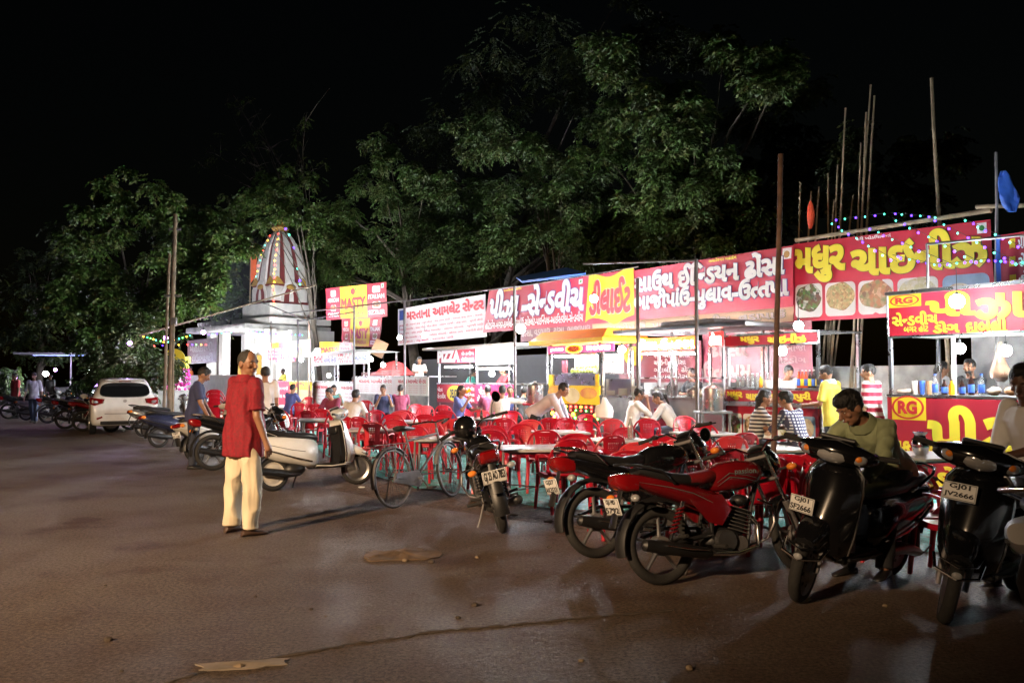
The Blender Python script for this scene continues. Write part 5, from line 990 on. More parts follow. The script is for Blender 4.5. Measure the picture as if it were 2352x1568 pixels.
q0 = B1(2050, 908, 2124, 962); RGB = ((q0[0] + q0[2]) / 2, (q0[1] + q0[3]) / 2, (q0[2] - q0[0]) / 2, (q0[3] - q0[1]) / 2)
fo = [o for o in s.root.children if o.name.startswith('front_panel')][0]; b = MB(); b.rings([[s.fn(u, v, .0005) for u, v in ((q0[0], q0[1] - .01), (q0[2] + .01, q0[1] - .01), (q0[2] + .01, q0[3] + .01), (q0[0], q0[3] + .01))], [s.fn(u, v, .0015) for u, v in ((q0[0], q0[1] - .01), (q0[2] + .01, q0[1] - .01), (q0[2] + .01, q0[3] + .01), (q0[0], q0[3] + .01))]], K['signyellow']); b.build('badge_ground', fo, smooth=False); oval_badge(s, fo, *RGB, 'RG', 'tx_red', 'signyellow', 'tx_red')
B2 = lambda *p: s.bx(*p, .03, W, zb, zt)
o = s.board('sign_board', .03, W, zb, zt, K['signred'], texts=[('પી', B2(2138, 672, 2240, 724), 'tx_yellow', .05), ('ઝા', B2(2250, 676, 2360, 728), 'tx_yellow', .05), ('સેન્ડવીચ', B2(2056, 716, 2160, 746), 'tx_yellow', .04), ('બગર હોટ', B2(2082, 744, 2138, 762), 'tx_yellow', .03), ('ડોગ', B2(2150, 738, 2208, 763), 'tx_yellow', .045), ('દાબેલી', B2(2226, 728, 2318, 764), 'tx_yellow', .045), ('સેન્ડવીચ', B2(2375, 685, 2450, 735), 'tx_yellow', .05)], frame_='ctop')
q1 = B2(2050, 676, 2118, 704)
b = MB(); pl = ((q1[0] - .01, q1[1] - .01), (q1[2] + .01, q1[1] - .01), (q1[2] + .01, q1[3]), (q1[0] - .01, q1[3])); b.rings([[s.fn(u, v, .0005) for u, v in pl], [s.fn(u, v, .0015) for u, v in pl]], K['signyellow']); b.build('badge_ground', o, smooth=False); oval_badge(s, o, (q1[0] + q1[2]) / 2, (q1[1] + q1[3]) / 2, (q1[2] - q1[0]) / 2, (q1[3] - q1[1]) / 2.1, 'RG', 'tx_red', 'signyellow', 'tx_red')
b = MB(); b.box((W / 2, s.depth / 2, zt + .02), (W, s.depth + .1, .04), K['ctop']); s.part('roof', b); b = MB(); b.box((W / 2, s.depth / 2, zb + .02), (W - .1, s.depth - .1, .02), K['white']); s.part('ceiling_panel', b)
b = MB(); b.box((.0 - .012, s.depth / 2, zc / 2 + .05), (.02, s.depth, zc - .15), K['signred']); s.part('side_panel', b); RGS = s
# 2 chinese stall
s = Stall('red chinese stall with two rows of yellow letters and five food pictures below', 1668, 1881, 0, 1.1); zc = s.z(889); z2, z3 = s.z(920), s.z(931); W = s.w; zt, zb = s.z(772), s.z(797)
s.posts(zt - .02); s.top(zc); s.board('name_panel', 0, W, z2, zc - .045, K['signred'], texts=[('મધુર', (.03, .15, .2, .85), 'tx_yellow', .06), ('ચાઇનીઝ', (.25, .15, .55, .88), 'tx_yellow', .06), ('ચનાપુરી', (.62, .12, .93, .9), 'tx_yellow', .06)])
b = MB(); b.box((W / 2, -.03, (z2 + z3) / 2), (W + .06, .06, z2 - z3 - .004), K['ctop'], b=.01); s.part('steel_rail', b)
o = s.board('front_panel', 0, W, .1, z3, K['signred'], texts=[('શ્રી ખોડિયાર માં', (.4, .92, .55, .965), 'tx_white'), ('મન્ચુરીયન', (.03, .3, .18, .38), 'tx_yellow'), ('નૂડલ્સ', (.22, .3, .37, .38), 'tx_yellow'), ('ચનાપુરી', (.6, .3, .76, .38), 'tx_yellow')]); s.pics(o, ((.03, .19), (.21, .375), (.395, .57), (.59, .775), (.795, .97)), .42, .86)
s.board('sign_board', .0 - .02, W + .02, zb, zt, K['signred'], texts=[('મધુર', (.2, .2, .4, .85), 'tx_yellow', .06), ('ચાઇનીઝ', (.5, .15, .88, .9), 'tx_yellow', .06)], frame_='ctop'); b = MB(); b.box((W / 2, s.depth / 2, zt + .01), (W + .05, s.depth, .02), K['ctop']); s.part('roof', b); MDS = s
# 3 dosa stall of steel with lit letters
s = Stall('steel dosa stall with glowing orange sign and a griddle counter', 1462, 1662, .1, 1.1); W = s.w; zc = s.z(908); zg = s.z(868); zb, zt, zr = s.z(806), s.z(779), s.z(766)
s.posts(zr, xs=(.03, s.x(1541), W - .03)); s.top(zc); b = MB(); b.box((W / 2, .25, zg), (W, .4, .03), K['ctop'], b=.005); s.part('shelf', b)
lit_o = mat('lit_orange_panel', (.8, .15, .02), .4, em=(1, .16, .03), es=2.2, var=0); lit_w = mat('lit_white_letters', (1, .9, .8), .4, em=(1, .85, .7), es=9, var=0); lit_r = mat('lit_red_panel', (.8, .02, .02), .4, em=(1, .02, .015), es=1.8, var=0); lit_p = mat('lit_pink_panel', (.7, .05, .15), .4, em=(1, .07, .2), es=1.2, var=0)
s.board('lit_sign', .04, s.x(1600), zb, zt, lit_o, texts=[('ઢોંસા-ઉત્તપમ', (.02, .08, .98, .92), lit_w, .05)]); s.board('lit_sign', s.x(1631), W, zb + .03, zt + .05, lit_r, texts=[('ઢોસા', (.1, .1, .95, .9), lit_w, .05)])
b = MB(); b.box((W / 2 + .2, .45, zr + .03), (W + 1.2, 1.5, .09), K['steel'], b=.02); b.box((W / 2 + .35, .4, zr + .13), (W * .6, 1.0, .1), K['iron'], b=.03); s.part('roof', b)
b = MB(); b.box((W / 2, .0, (zc - .04) / 2 + .1), (W, .03, zc - .24), K['steel']); s.part('front_panel', b); b = MB(); b.box((W * .32, -.019, zc * .5 + .05), (.42, .008, zc - .6), K['signred']); s.part('red_panel', b); b = MB(); b.lathe([(.02, .02), (.3, .02), (.32, 0), (.02, -.01)], K['iron'], 24, T(W * .6, .5, zc + .02)); s.part('griddle', b); DSS = s
# 4 juice stall
s = Stall('juice stall with orange canopy, mango shelf and a coloured light panel below', 1262, 1378, .2, .9); W = s.w; Z = s.z; zc = Z(884)
b = MB(); e = .55; zo1, zo2, zo3 = Z(764), Z(784), Z(793); b.rings([[(-.3, -.35, zo2), (W + e, -.35, zo2), (W + e, s.depth, zo2), (-.3, s.depth, zo2)], [(-.15, -.1, zo1), (W + e - .15, -.1, zo1), (W + e - .15, s.depth - .1, zo1), (-.15, s.depth - .1, zo1)]], K['orangec']); b.rings([[(-.32, -.37, zo3), (W + e + .02, -.37, zo3), (W + e + .02, s.depth + .02, zo3), (-.32, s.depth + .02, zo3)], [(-.32, -.37, zo2 - .002), (W + e + .02, -.37, zo2 - .002), (W + e + .02, s.depth + .02, zo2 - .002), (-.32, s.depth + .02, zo2 - .002)]], K['yellowc']); s.part('canopy', b, smooth=False)
s.posts(zo3, m='plastic'); o = s.board('lit_sign', -.02, W + .5, Z(812), Z(796), lit_p, texts=[('JUICE', (.05, .3, .25, .65), lit_w), ('SHAKE', (.62, .25, .95, .75), lit_w)]); oval_badge(s, o, .42, .5, .13, .6, 'FRESH', 'lamber', 'yellowc', 'tx_red')
b = MB(); b.box((W / 2, .55, Z(858)), (W - .1, .5, .03), K['ctop']); s.part('shelf', b); s.board('side_sign', .03, .22, Z(858), Z(828), K['oldred'], y=.35); s.board('back_panel', .06, W - .06, Z(858), Z(815), K['conc'], y=.7)
s.board('counter_front', 0, W, zc, Z(860), K['ctop'], y=.0); 
for a, c in ((0, .2), (W - .12, W)): s.board('yellow_corner', a, c, zc, Z(860), K['yellowc'], y=-.03, th=.01)
o = s.board('picture_panel', 0, W, Z(925), zc - .004, K['yellowc'], y=0)
for k, (u, v, ru, rv) in enumerate(((.14, .6, .16, .38), (.48, .45, .15, .42), (.8, .6, .16, .3))):
    pl = [(u + ru * cos(t), v + rv * sin(t)) for t in [2 * pi * j / 22 for j in range(22)]]; b = MB(); b.rings([[s.fn(x, y, .002) for x, y in pl], [s.fn(x, y, .005) for x, y in pl]], mat('printed_mango_%d' % k, ((.5, .12, .03), (.6, .48, .25), (.55, .14, .04))[k], .5, c2=((.7, .4, .05), (.7, .6, .35), (.65, .35, .05))[k], scale=5)); b.build('fruit_picture', o, smooth=False)
b = MB(); b.box((W / 2, .02, Z(947)), (W, .04, .5), K['plastic']); lp = s.part('light_panel', b)
for i in range(10):
    b = MB(); b.ball((.1 + i * (W - .2) / 9, -.012, Z(931)), .028, K['lred' if i % 3 else 'lamber'], 8, 6); b.build('panel_light', lp)
    b = MB(); b.ball((.1 + i * (W - .2) / 9, -.012, Z(939)), .02, K['lgreen' if i % 2 else 'lred'], 8, 6); b.build('panel_light', lp)
for i in range(5): b = MB(); b.ball((.15 + i * (W - .3) / 4, -.012, Z(948 + 4 * (i % 2))), .045, K[('lamber', 'lred')[i % 2]], 8, 6); b.build('panel_light', lp); b = MB(); b.ball((.22 + i * (W - .3) / 4, -.012, Z(955 + 2 * (i % 2))), .028, K['lgreen'], 8, 6); b.build('panel_light', lp)
JCS = s
zc = s.z(908); q = Stall('glass sided steel serving counter joined to the juice stall', 1380, 1452, .2, .8, name='counter', cat='counter'); q.top(q.z(907)); q.posts(q.z(800), xs=(.04, q.w - .04)); q.board('front_panel', 0, q.w, .1, q.z(910), K['iron']); q.board('glass_case', .05, q.w - .05, q.z(906), q.z(870), K['steel'], y=.1); CTS = q
# 5 pizza stall with the yellow oval
s = Stall('white and red pizza stall with a yellow oval emblem on its front panel', 1006, 1181, 0, 1.1); W = s.w; Z = s.z; zc = Z(879); zt, zb = Z(806), Z(834)
s.posts(zt, xs=(.03, s.x(1094), W - .03)); s.top(zc); b = MB(); b.box((W / 2, .5, zt + .05), (W + .7, 1.7, .07), K['white'], b=.02); s.part('roof', b)
xm = s.x(1094); s.board('sign_board', 0, xm - .02, zb, zt, K['signred'], texts=[('PIZZA', (.03, .12, .6, .92), 'tx_white', .07), ('સેન્ડવીચ', (.66, .55, .97, .85), 'tx_white', .03), ('હોટડોગ-બગર', (.66, .15, .97, .42), 'tx_white', .03)])
s.board('lit_board', xm + .02, W, zb - .08, zt, mat('lit_white_board', (.9, .9, .9), .5, em=(1, .95, .97), es=3.5, var=0))
xq = s.x(1118); o = s.board('front_panel', 0, xm, Z(922), zc - .04, K['signred'], texts=[('પીઝા', (.02, .6, .16, .85), 'tx_white'), ('સેન્ડવીચ', (.02, .2, .24, .5), 'tx_white'), ('ચોકલેટ', (.78, .68, .98, .88), 'tx_white', .03), ('પાઈનેપલ', (.75, .38, .98, .58), 'tx_white', .03), ('સેન્ડવીચ', (.76, .08, .98, .28), 'tx_white', .03)])
oval_badge(s, o, .49, .5, .22, .44, 'DELIGHT', 'signyellow', 'signyellow', 'tx_black'); s.board('side_front_panel', xm + .003, W, Z(922), zc - .04, mat('banner_magenta', (.5, .015, .09), .4), texts=[('પીઝા', (.1, .5, .32, .9), 'tx_white', .05), ('સેન્ડવીચ', (.06, .1, .38, .45), 'tx_white', .05), ('ચોકલેટ સેન્ડવીચ', (.45, .35, .96, .5), 'tx_white', .03), ('પાઈનેપલ સેન્ડવીચ', (.45, .08, .96, .25), 'tx_white', .03)])
s.board('skirt', 0, W, .15, Z(922) - .003, K['oldred'], y=.0, texts=[('પીઝા', (.02, .55, .1, .95), 'tx_dim')]); PZS = s
# 6 omelette stalls
s = Stall('glass sided omelette stall under a white sign with red and blue letters', 717, 846, 0, 1.1); W = s.w; Z = s.z; zc = Z(876); s.posts(Z(816), xs=(.03, s.x(775), W - .03)); s.top(zc)
s.board('sign_board', 0, s.x(775), Z(840), Z(816), K['paper'], texts=[('મસ્તાના', (.04, .25, .46, .85), 'tx_red', .05), ('આમલેટ સેન્ટર', (.5, .25, .97, .8), 'tx_dblue', .03)]); s.board('sign_board', s.x(776), W, Z(840), Z(816), K['paper'], texts=[('મસ્તાના', (.04, .2, .5, .9), 'tx_red', .06), ('આમલેટ', (.56, .35, .97, .85), 'tx_dblue', .05)])
b = MB(); b.rings([[(-.05, -.1, Z(816)), (W + .05, -.1, Z(816)), (W + .05, 1.2, Z(816)), (-.05, 1.2, Z(816))], [(W * .3, .4, Z(808)), (W * .7, .4, Z(808)), (W * .7, .8, Z(808)), (W * .3, .8, Z(808))]], K['paper']); s.part('roof', b, smooth=False)
rows = lambda k: [('હાફ ફ્રાય - બોઇલ - મસાલા આમલેટ - બટર કીમો', (.05, .6 - i * .13, .95, .66 - i * .13), 'tx_red', 0) for i in range(k)]
s.board('front_panel', 0, s.x(775), .3, zc - .04, K['paper'], texts=[('મસ્તાના આમલેટ સેન્ટર', (.1, .78, .9, .93), 'tx_red', .04)] + rows(4)); s.board('front_panel', s.x(776), W, .3, zc - .04, K['paper'], texts=[('મસ્તાના આમલેટ', (.15, .78, .95, .93), 'tx_red', .04)] + rows(4)); OMS = s
s = Stall('long white omelette counter with red heading letters on both panels', 817, 985, .1, .9, name='counter', cat='counter'); W = s.w; Z = s.z; zc = Z(864); s.top(zc); xm = s.x(908)
for a, c in ((0, xm - .01), (xm + .01, W)): s.board('front_panel', a, c, Z(903), zc - .04, K['paper'], texts=[('મસ્તાના આમલેટ સેન્ટર', (.12, .68, .94, .92), 'tx_red', .05)] + [(q[0], (.05, .5 - i * .12, .95, .56 - i * .12), 'tx_red', 0) for i, q in enumerate(rows(4))]); s.board('skirt', a, c, .05, Z(903) - .003, K['conc'])
OCS = s
# 7 yellow stall
s = Stall('small yellow panelled stall in front of the temple hall', 634, 716, .3, 1.0); W = s.w; Z = s.z; zc = Z(874); s.posts(Z(815)); s.top(zc); xm = s.x(667)
s.board('front_panel', xm, W, Z(893), zc - .04, K['signyellow'], texts=[('MASTY', (.15, .15, .72, .85), 'tx_red', .06), ('MASALA', (.76, .2, .97, .6), 'tx_red', .02)]); s.board('menu_panel', 0, xm - .02, .4, zc - .04, K['signred'], texts=[('પુલાવ ભાજી', (.1, .6, .9, .8), 'tx_white'), ('ઢોસા ચાટ', (.1, .3, .9, .5), 'tx_white')]); s.board('skirt', xm, W, .1, Z(893) - .003, K['tan']); s.board('sign_board', 0, xm + .6, Z(832), Z(817), lit_p, texts=[('પાંઉભાજી', (.1, .2, .9, .8), lit_w)]); MSS = s
# low white counter wall at the left
o = box_thing('low_wall', 'low white brick wall glaring under the lamps behind the man in navy', 'wall', FV(400, 870, 1.6).xy.to_3d(), FV(625, 870, 1.2).xy.to_3d(), FV(500, 861, 1.4).z, .25, K['wallw'])
# ------------------------------------------------------------------ temple
tc = A(640, 870, 46); base = V((tc.x, tc.y, 0)); root = thing('temple', 'white and maroon temple with a curved spire over a bright hall', 'temple', base, FROT + R(14)); sT = FPX / 46
def tz(py): return A(640, py, 46).z
def ringlvl(hw, z):                                   # corner rib, recess, central rib ... per side
    prof = [(-1, 1), (-.62, 1), (-.62, .93), (-.26, .93), (-.26, 1.06), (.26, 1.06), (.26, .93), (.62, .93), (.62, 1)]
    out = []
    for k in range(4):
        for t, o_ in prof: p = V((t * hw, -o_ * hw, z)); p.rotate(Euler((0, 0, k * pi / 2))); out.append(p)
    return out
b = MB(); iw, im = b.mi(K['wallw']), b.mi(K['maroon']); lv = [(64, 702.0), (63, 688.6), (62, 668.4), (61, 655.0), (58, 632.6), (53.5, 609.0), (47.5, 586.6), (40, 565.4), (31, 549.7), (21, 537.4), (15, 532.9)]
rv = [b.vs(ringlvl(hw / sT * .71, tz(y))) for hw, y in lv]; n = len(rv[0])
for a in range(len(rv) - 1):
    for j in range(n): b.f([rv[a][j], rv[a][(j + 1) % n], rv[a + 1][(j + 1) % n], rv[a + 1][j]], im if (j % 9) in (2, 6) and a > 2 else iw)
b.f(rv[-1], iw); sp = b.build('spire', root, smooth=False)
r1 = 66 / sT * .71
b = MB(); b.box((0, 0, tz(700)), (2 * r1 + .1, 2 * r1 + .1, .22), K['maroon'], b=.04); b.box((0, 0, tz(659)), (2 * r1 * .95, 2 * r1 * .95, .1), K['maroon'], b=.03); b.build('band', sp)
b = MB(); b.lathe([(.2, 0), (.55, .1), (.62, .25), (.5, .4), (.2, .45), (.3, .6), (.32, .75), (.12, .95), (.02, 1.15)], K['ochre'], 20, T(0, 0, tz(532.9)) @ M.Scale(.78, 4)); b.build('finial', sp)
for k in range(4):
    Q = RZ(90 * k); hw = 63 / sT * .71
    b = MB(Q)
    arch = lambda w, h, z0: [(-w, z0), (w, z0), (w * .92, z0 + h * .45), (w * .55, z0 + h * .8), (0, z0 + h), (-w * .55, z0 + h * .8), (-w * .92, z0 + h * .45)]
    b.prism(arch(.62, 1.25, tz(697)), -hw * 1.1, -hw * 1.06, K['wallw']); b.prism(arch(.45, .95, tz(697)), -hw * 1.12, -hw * 1.1 - .002, K['maroon']); b.prism(arch(.13, .7, tz(696)), -hw * 1.14, -hw * 1.12 - .002, K['wallw']); b.ball((0, -hw * 1.1, tz(663)), (.3, .08, .15), K['ochre']); b.build('niche', sp)
    for sx in (-1, 1):
        b = MB(Q); b.box((sx * hw * .72, -hw * 1.0, tz(680)), (.42, .12, .7), K['wallw'], b=.03); b.prism([(sx * hw * .72 - .4, tz(657)), (sx * hw * .72 + .4, tz(657)), (sx * hw * .72 + .22, tz(648)), (sx * hw * .72, tz(640)), (sx * hw * .72 - .22, tz(648))], -hw * 1.0, -hw * .92, K['ochre'], ); b.build('relief', sp)
b = MB(); r2 = 72 / sT; b.box((0, 0, (tz(702) + tz(740)) / 2), (2 * r2 * .83, 2 * r2 * .83, tz(702) - tz(740)), K['wallw']); b.box((.2, 0, tz(742)), (2 * r2 * 1.15, 2 * r2 * 1.1, .35), K['wallw'], b=.05); b.build('drum', root)
b = MB(); b.box((-1.2, -.6, tz(758)), (2 * r2 * 1.9, 2 * r2 * 1.5, .3), K['conc'], b=.05); b.build('roof_slab', root)
b = MB(); hz_ = tz(762); b.box((-.2, .6, hz_ / 2), (5.2, 2.6, hz_), K['wallw'])
for x in (-3.6, -2.2, .6, 2.5): b.box((x, -2.0, hz_ / 2), (.45, .45, hz_ - .02), K['wallw'], b=.03)
b.box((.5, -.74, .9), (4.2, .06, .25), K['maroon']); b.build('hall', root)
b = MB(); b.box((-1.2, -1.05, 1.5), (1.3, .7, 2.6), K['ochre'], b=.05); b.build('shrine', root)
for i in range(9): b = MB(); b.lathe([(.1, 0), (.13, .15), (.07, .3), (.12, .45), (.1, .55)], K['wallw'], 10, T(-3.3 - i * .36, -1.5, tz(756))); b.build('baluster', root)
# flag beside the spire
b = MB(); b.tube([(0, 0, 0), (0, 0, 3.4)], .03, K['wood'], 6); b.prism([(.03, 3.3), (.35, 2.8), (.3, 1.6), (.03, 1.2)], 0, .012, mat('flag_orange', (.6, .1, .03), .8)) ; tag(b.build('flag', loc=A(574, 702, 45)), 'narrow red and yellow flag on a pole beside the temple spire', 'flag')
# ------------------------------------------------------------------ vehicles
rm = motorcycle('red motorcycle with silver side stripes and plate 5792 in the front row', (1.1, 6.26, 0), 22, paint='red', steer=26, plate=['GJ1 MD', '5792'], chrome_rail=False, stripes=True, mirrors=(1,), lean=-8, cowl='black'); rm.scale = (.96, .96, .95)
motorcycle('black motorcycle with chrome rear rack and plate 3533 behind the red one', (.72, 7.2, 0), 24, paint='black', steer=18, plate=['GJ27', 'AK3533'], mirrors=(), lean=-9)
bk = motorcycle('black motorcycle with a helmet on its seat and plate 7853', (-.08, 8.35, 0), 98, paint='black', steer=20, plate=['GJ 23 AO 7853'], mirrors=(-1,), chrome_rail=False, lean=-13)
motorcycle('black motorcycle half hidden behind the man in the red shirt', (-4.9, 14.0, 0), 33, paint='black', steer=5, mirrors=(1,), lean=-8)
bicycle('old black roadster bicycle with rear carrier leaning by the tables', (-1.36, 9.95, 0), 58)
scooter('white scooter seen side on between the red shirt man and the bicycle', (-3.2, 11.45, 0), 36, paint='white', steer=-24, rim='cream', trim='chrome', inner='plastic', lean=-7)
scooter('dull white scooter seen from behind left of the red shirt man', (-5.75, 15.5, 0), 62, paint='cream', lean=-8, trim='cream', rear_plate=['GJ01', 'KD 1180'])
scooter('dark blue scooter parked beside the white car', (-7.75, 18.7, 0), 40, paint='navy', lean=-8, trim='plastic')
scooter('small grey scooter tucked behind the white car', (-9.5, 22.0, 0), 30, paint='silver', lean=-8, trim='plastic')
scooter('black scooter with plate SF2666 and a man leaning on its handlebar', (2.9, 6.58, 0), 220, paint='black', steer=14, front_plate=['GJ01', 'SF2666'], fplate_pos=T(1.19, -.1, .64) @ RZ(80) @ RX(-6), lean=-7, rim='alu')
scooter('black scooter with plate JV2666 near the right picture edge', (3.58, 6.12, 0), 223, paint='black', steer=22, front_plate=['GJ01', 'JV2666'], fplate_pos=T(1.14, -.05, .8) @ RZ(90) @ RX(-12), lean=-7, rim='alu')
scooter('white scooter cut off by the right picture edge', (2.92, 4.25, 0), 24, paint='white', lean=-8, tail=False).scale = (1.16, 1.16, 1.16)
hatchback('white hatchback car parked facing away at the roadside', (-10.55, 23.2, 0), 118)
motorcycle('dim motorcycle at the roadside beyond the white car', (-15.5, 31.5, 0), 30, paint='black', lean=-8); motorcycle('dim red motorcycle among others beyond the white car', (-17.6, 35.5, 0), 40, paint='red', lean=-8); bicycle('dim bicycle at the far left roadside', (-19.3, 33.5, 0), 20)
motorcycle('dim black motorcycle parked at a slant behind the walking man', (-20.5, 37.0, 0), 35, paint='black', lean=-8)
for i, (px, py, h, c_, k) in enumerate(((150, 985, 35, 'black', 0), (190, 990, 40, 'red', 0), (255, 992, 30, 'navy', 1), (110, 972, 25, 'black', 0), (60, 965, 30, 'silver', 1), (20, 962, 40, 'black', 0), (225, 975, 35, 'black', 0))):
    q = G(px, py); lab = ('dim black motorcycle right of the walking man', 'dim red motorcycle below the yellow disc sign', 'dim dark scooter close behind the white car', 'dim black motorcycle just behind the walking man', 'dim grey scooter left of the walking man', 'dim black motorcycle at the very left edge', 'dim black motorcycle between the disc sign and the car')[i]
    (scooter if k else motorcycle)(lab, (q.x, q.y, 0), h, paint=c_, lean=-8)
# helmet on the seat
b = MB(RZ(98) @ RX(8)); rs = []
for i in range(13):
    t = pi * i / 12 * .82; rs.append([(.155 * sin(t + .0) * cos(a) * (1 + .08 * cos(a)), .125 * sin(t) * sin(a), .14 * cos(t)) for a in [2 * pi * j / 24 for j in range(24)]])
b.rings(rs, K['black']); hl = tag(b.build('helmet', loc=A(1068, 984, 9.15)), 'glossy black full face helmet resting on a motorcycle', 'helmet')
b = MB(RZ(98) @ RX(8)); rs = []
for z, q in ((-.03, 1.0), (.0, 1.03), (.05, .98), (.075, .9)): rs.append([(.165 * q * cos(a), .133 * q * sin(a), z) for a in [R(-70 + 140 * j / 14) for j in range(15)]])
b.rings(rs, K['glass'], closed=False, cap=False); b.build('visor', hl); b = MB(RZ(98) @ RX(8)); b.torus((0, 0, -.112), .105, .016, K['plastic'], axis='Z', n=24); b.build('neck_trim', hl)
# ------------------------------------------------------------------ tables and chairs
tb, tk = make_table(); tb_used = False
def table(px, py, rz, label):
    global tb_used
    s_ = (py - HZ) / .82; o = copy_tree(tb, ch=tk) if tb_used else tb; tb_used = True
    o.location = ((px - CX) / s_, FPX / s_, .004); o.rotation_euler.z = R(rz); tag(o, label, 'table', 'grey cafe tables'); return o
TBS = [table(*a) for a in ((1225, 1026, 8, 'grey table in front of the stooping waiter, nearest its rank'), (1283, 990, 10, 'grey table the stooping waiter is wiping'), (1418, 1008, 20, 'grey table where the man in white rests his chin'), (1618, 993, 15, 'grey table behind the pale red chair, right of the ponytailed woman'),
    (1755, 1027, 12, 'grey table where the woman in stripes sits'), (1525, 1047, 18, 'grey table hidden behind the red motorcycle handlebar'), (1855, 1072, 25, 'small grey table corner behind the scooter with plate SF2666'), (2120, 1043, 20, 'grey table carrying the steel water pot'),
    (860, 984, 5, 'grey table left of the bicycle saddle'), (936, 966, 10, 'grey table between the dark red chair backs'), (1012, 1004, 12, 'grey table behind the bicycle and helmet'), (735, 962, 10, 'grey table behind the white scooter'), (880, 930, 8, 'grey table between the man in navy and the maroon back'), (1100, 958, 12, 'grey table beside the woman drinking'))]
chairs = [make_chair(K['chair']), make_chair(K['chair2'], 'slot')]; used = [False, False]
def chair(px, py, rz, label, pale=0, z=0.0, s_=None):
    s_ = s_ or (py - HZ) / (1.5 - .825); o, k = chairs[pale]
    if used[pale]: o = copy_tree(o, ch=k)
    used[pale] = True; o.location = ((px - CX) / s_, FPX / s_, .004 + z); o.rotation_euler.z = R(rz); tag(o, label, 'chair', 'red plastic cafe chairs'); return o
for a in ((916, 962, 175, 'dark red chair, back to the road, left of the bicycle saddle'), (846, 956, 150, 'red chair at the left end of the table behind the white scooter'), (804, 954, 165, 'red chair touching the nose of the white scooter'), (904, 953, 10, 'red chair facing the road across the table left of the bicycle'), (874, 943, 30, 'bright red chair behind the chair at the white scooter nose'),
    (918, 943, 190, 'pale red chair in the middle rank before the maroon back', 1), (943, 941, 160, 'red chair wedged between two pale red chairs in the middle rank'), (973, 931, 200, 'bright pale red chair before the omelette counter end', 1), (982, 950, 175, 'dark red chair above the bicycle handlebar'), (990, 966, 180, 'pale red chair directly behind the bicycle saddle', 1),
    (1024, 930, 170, 'red chair in front of the pizza stall skirt'), (1024, 942, 185, 'dark red chair left of the woman drinking'), (1100, 941, 190, 'pale red chair right of the drinking woman', 1), (1080, 936, 5, 'red chair behind the drinking woman'), (840, 920, 10, 'far red chair by the pale grey post'), (962, 929, 20, 'far red chair below the omelette counter end'),
    (1200, 976, 0, 'red chair with lattice back facing the road behind the nearest grey table'), (1145, 980, 20, 'red chair just right of the black helmet'), (1221, 966, 5, 'pale red chair below the stooping waiter', 1), (1161, 958, 175, 'red chair under the outstretched white sleeve'), (1290, 1005, 200, 'red chair with seat showing beside plate 3533'), (1376, 997, 210, 'red chair with its back to the road left of the man in white'),
    (1360, 968, 20, 'red chair across from the lattice chair, right of the waiter'), (1354, 953, 10, 'far red chair under the coloured light panel'), (1398, 961, 185, 'pale red chair in the third rank below the juice stall', 1), (1462, 1012, 175, 'pale red chair behind the two motorcycle handlebars', 1), (1527, 995, 165, 'red chair behind the ponytailed woman, turned left'), (1546, 1006, 180, 'pale red lattice chair right of the ponytailed woman', 1),
    (1574, 990, 205, 'red chair under the ponytailed woman elbow'), (1583, 957, 10, 'red chair standing alone before the dosa stall'), (1660, 998, 185, 'pale red chair left of the woman in stripes', 1), (1684, 991, 195, 'red chair the woman in stripes sits against'), (1760, 1041, 170, 'red chair left of the rusty post, back to the road'), (1800, 1038, 165, 'red chair right of the rusty post, back to the road'),
    (1722, 1044, 200, 'dark red chair behind the red motorcycle fork'), (1850, 1034, 180, 'red chair the man in checks sits on'), (2102, 1062, 75, 'red chair side on at the water pot table, nearer the scooter'), (2150, 1055, 100, 'red chair side on under the right edge of the water pot table'), (1255, 958, 190, 'red chair behind the waiter apron'), (1310, 962, 15, 'red chair with the purple glint beneath the waiter hands'),
    (709, 912, 10, 'far red chair behind the man in the blue shirt'), (728, 927, 185, 'red chair right of the man in the blue shirt'), (651, 940, 175, 'red chair right of the man in the white tee'), (718, 942, 170, 'red chair behind the white scooter handlebar'), (752, 938, 165, 'red chair left of the crouching white shirt'), (690, 925, 190, 'red chair under the blue shirt man'), (800, 935, 10, 'red chair facing the road past the white shirt back'), (1450, 985, 10, 'red chair facing the road across the nearest handlebars'), (1420, 1030, 190, 'red chair low behind the rear rack of the black motorcycle'), (1250, 985, 180, 'red chair between the lattice chair and the waiter table'), (1330, 1000, 5, 'red chair facing the road beyond plate 3533'), (1080, 975, 170, 'red chair beside the helmet, left side'), (1050, 960, 185, 'pale red chair behind the helmet', 1), (1015, 955, 10, 'red chair facing the road left of the helmet'), (955, 975, 180, 'red chair behind the bicycle rear carrier'), (865, 968, 175, 'pale red chair beside the white scooter handlebar', 1), (1625, 975, 5, 'red chair facing the road in front of the milk can'), (1640, 1025, 190, 'red chair behind the red motorcycle tank'), (1480, 960, 180, 'red chair between the man in white and the dosa stall'), (1120, 985, 190, 'red chair just left of the lattice chair, back to the road'), (1580, 1030, 175, 'pale red chair behind the black motorcycle headlamp', 1), (2190, 1075, 190, 'red chair behind the plate JV2666 scooter'), (1890, 1050, 170, 'red chair partly hidden by the slumped man'), (780, 950, 180, 'red chair before the crouching white shirt'), (1180, 945, 10, 'red chair facing the road under the pizza stall end'), (1300, 945, 20, 'red chair at the foot of the coloured light panel'), (1420, 940, 175, 'pale red chair by the white carrier bag', 1),
    (500, 931, 185, 'lowest red chair of the stack beside the man in navy')): chair(*a)
for i in range(4): chair(500, 931, 185, ('second red chair up in the stack beside the man in navy', 'third red chair up in the stack beside the man in navy', 'fourth red chair up in the stack beside the man in navy', 'topmost red chair of the stack beside the man in navy')[i], 0, .1 * (i + 1))
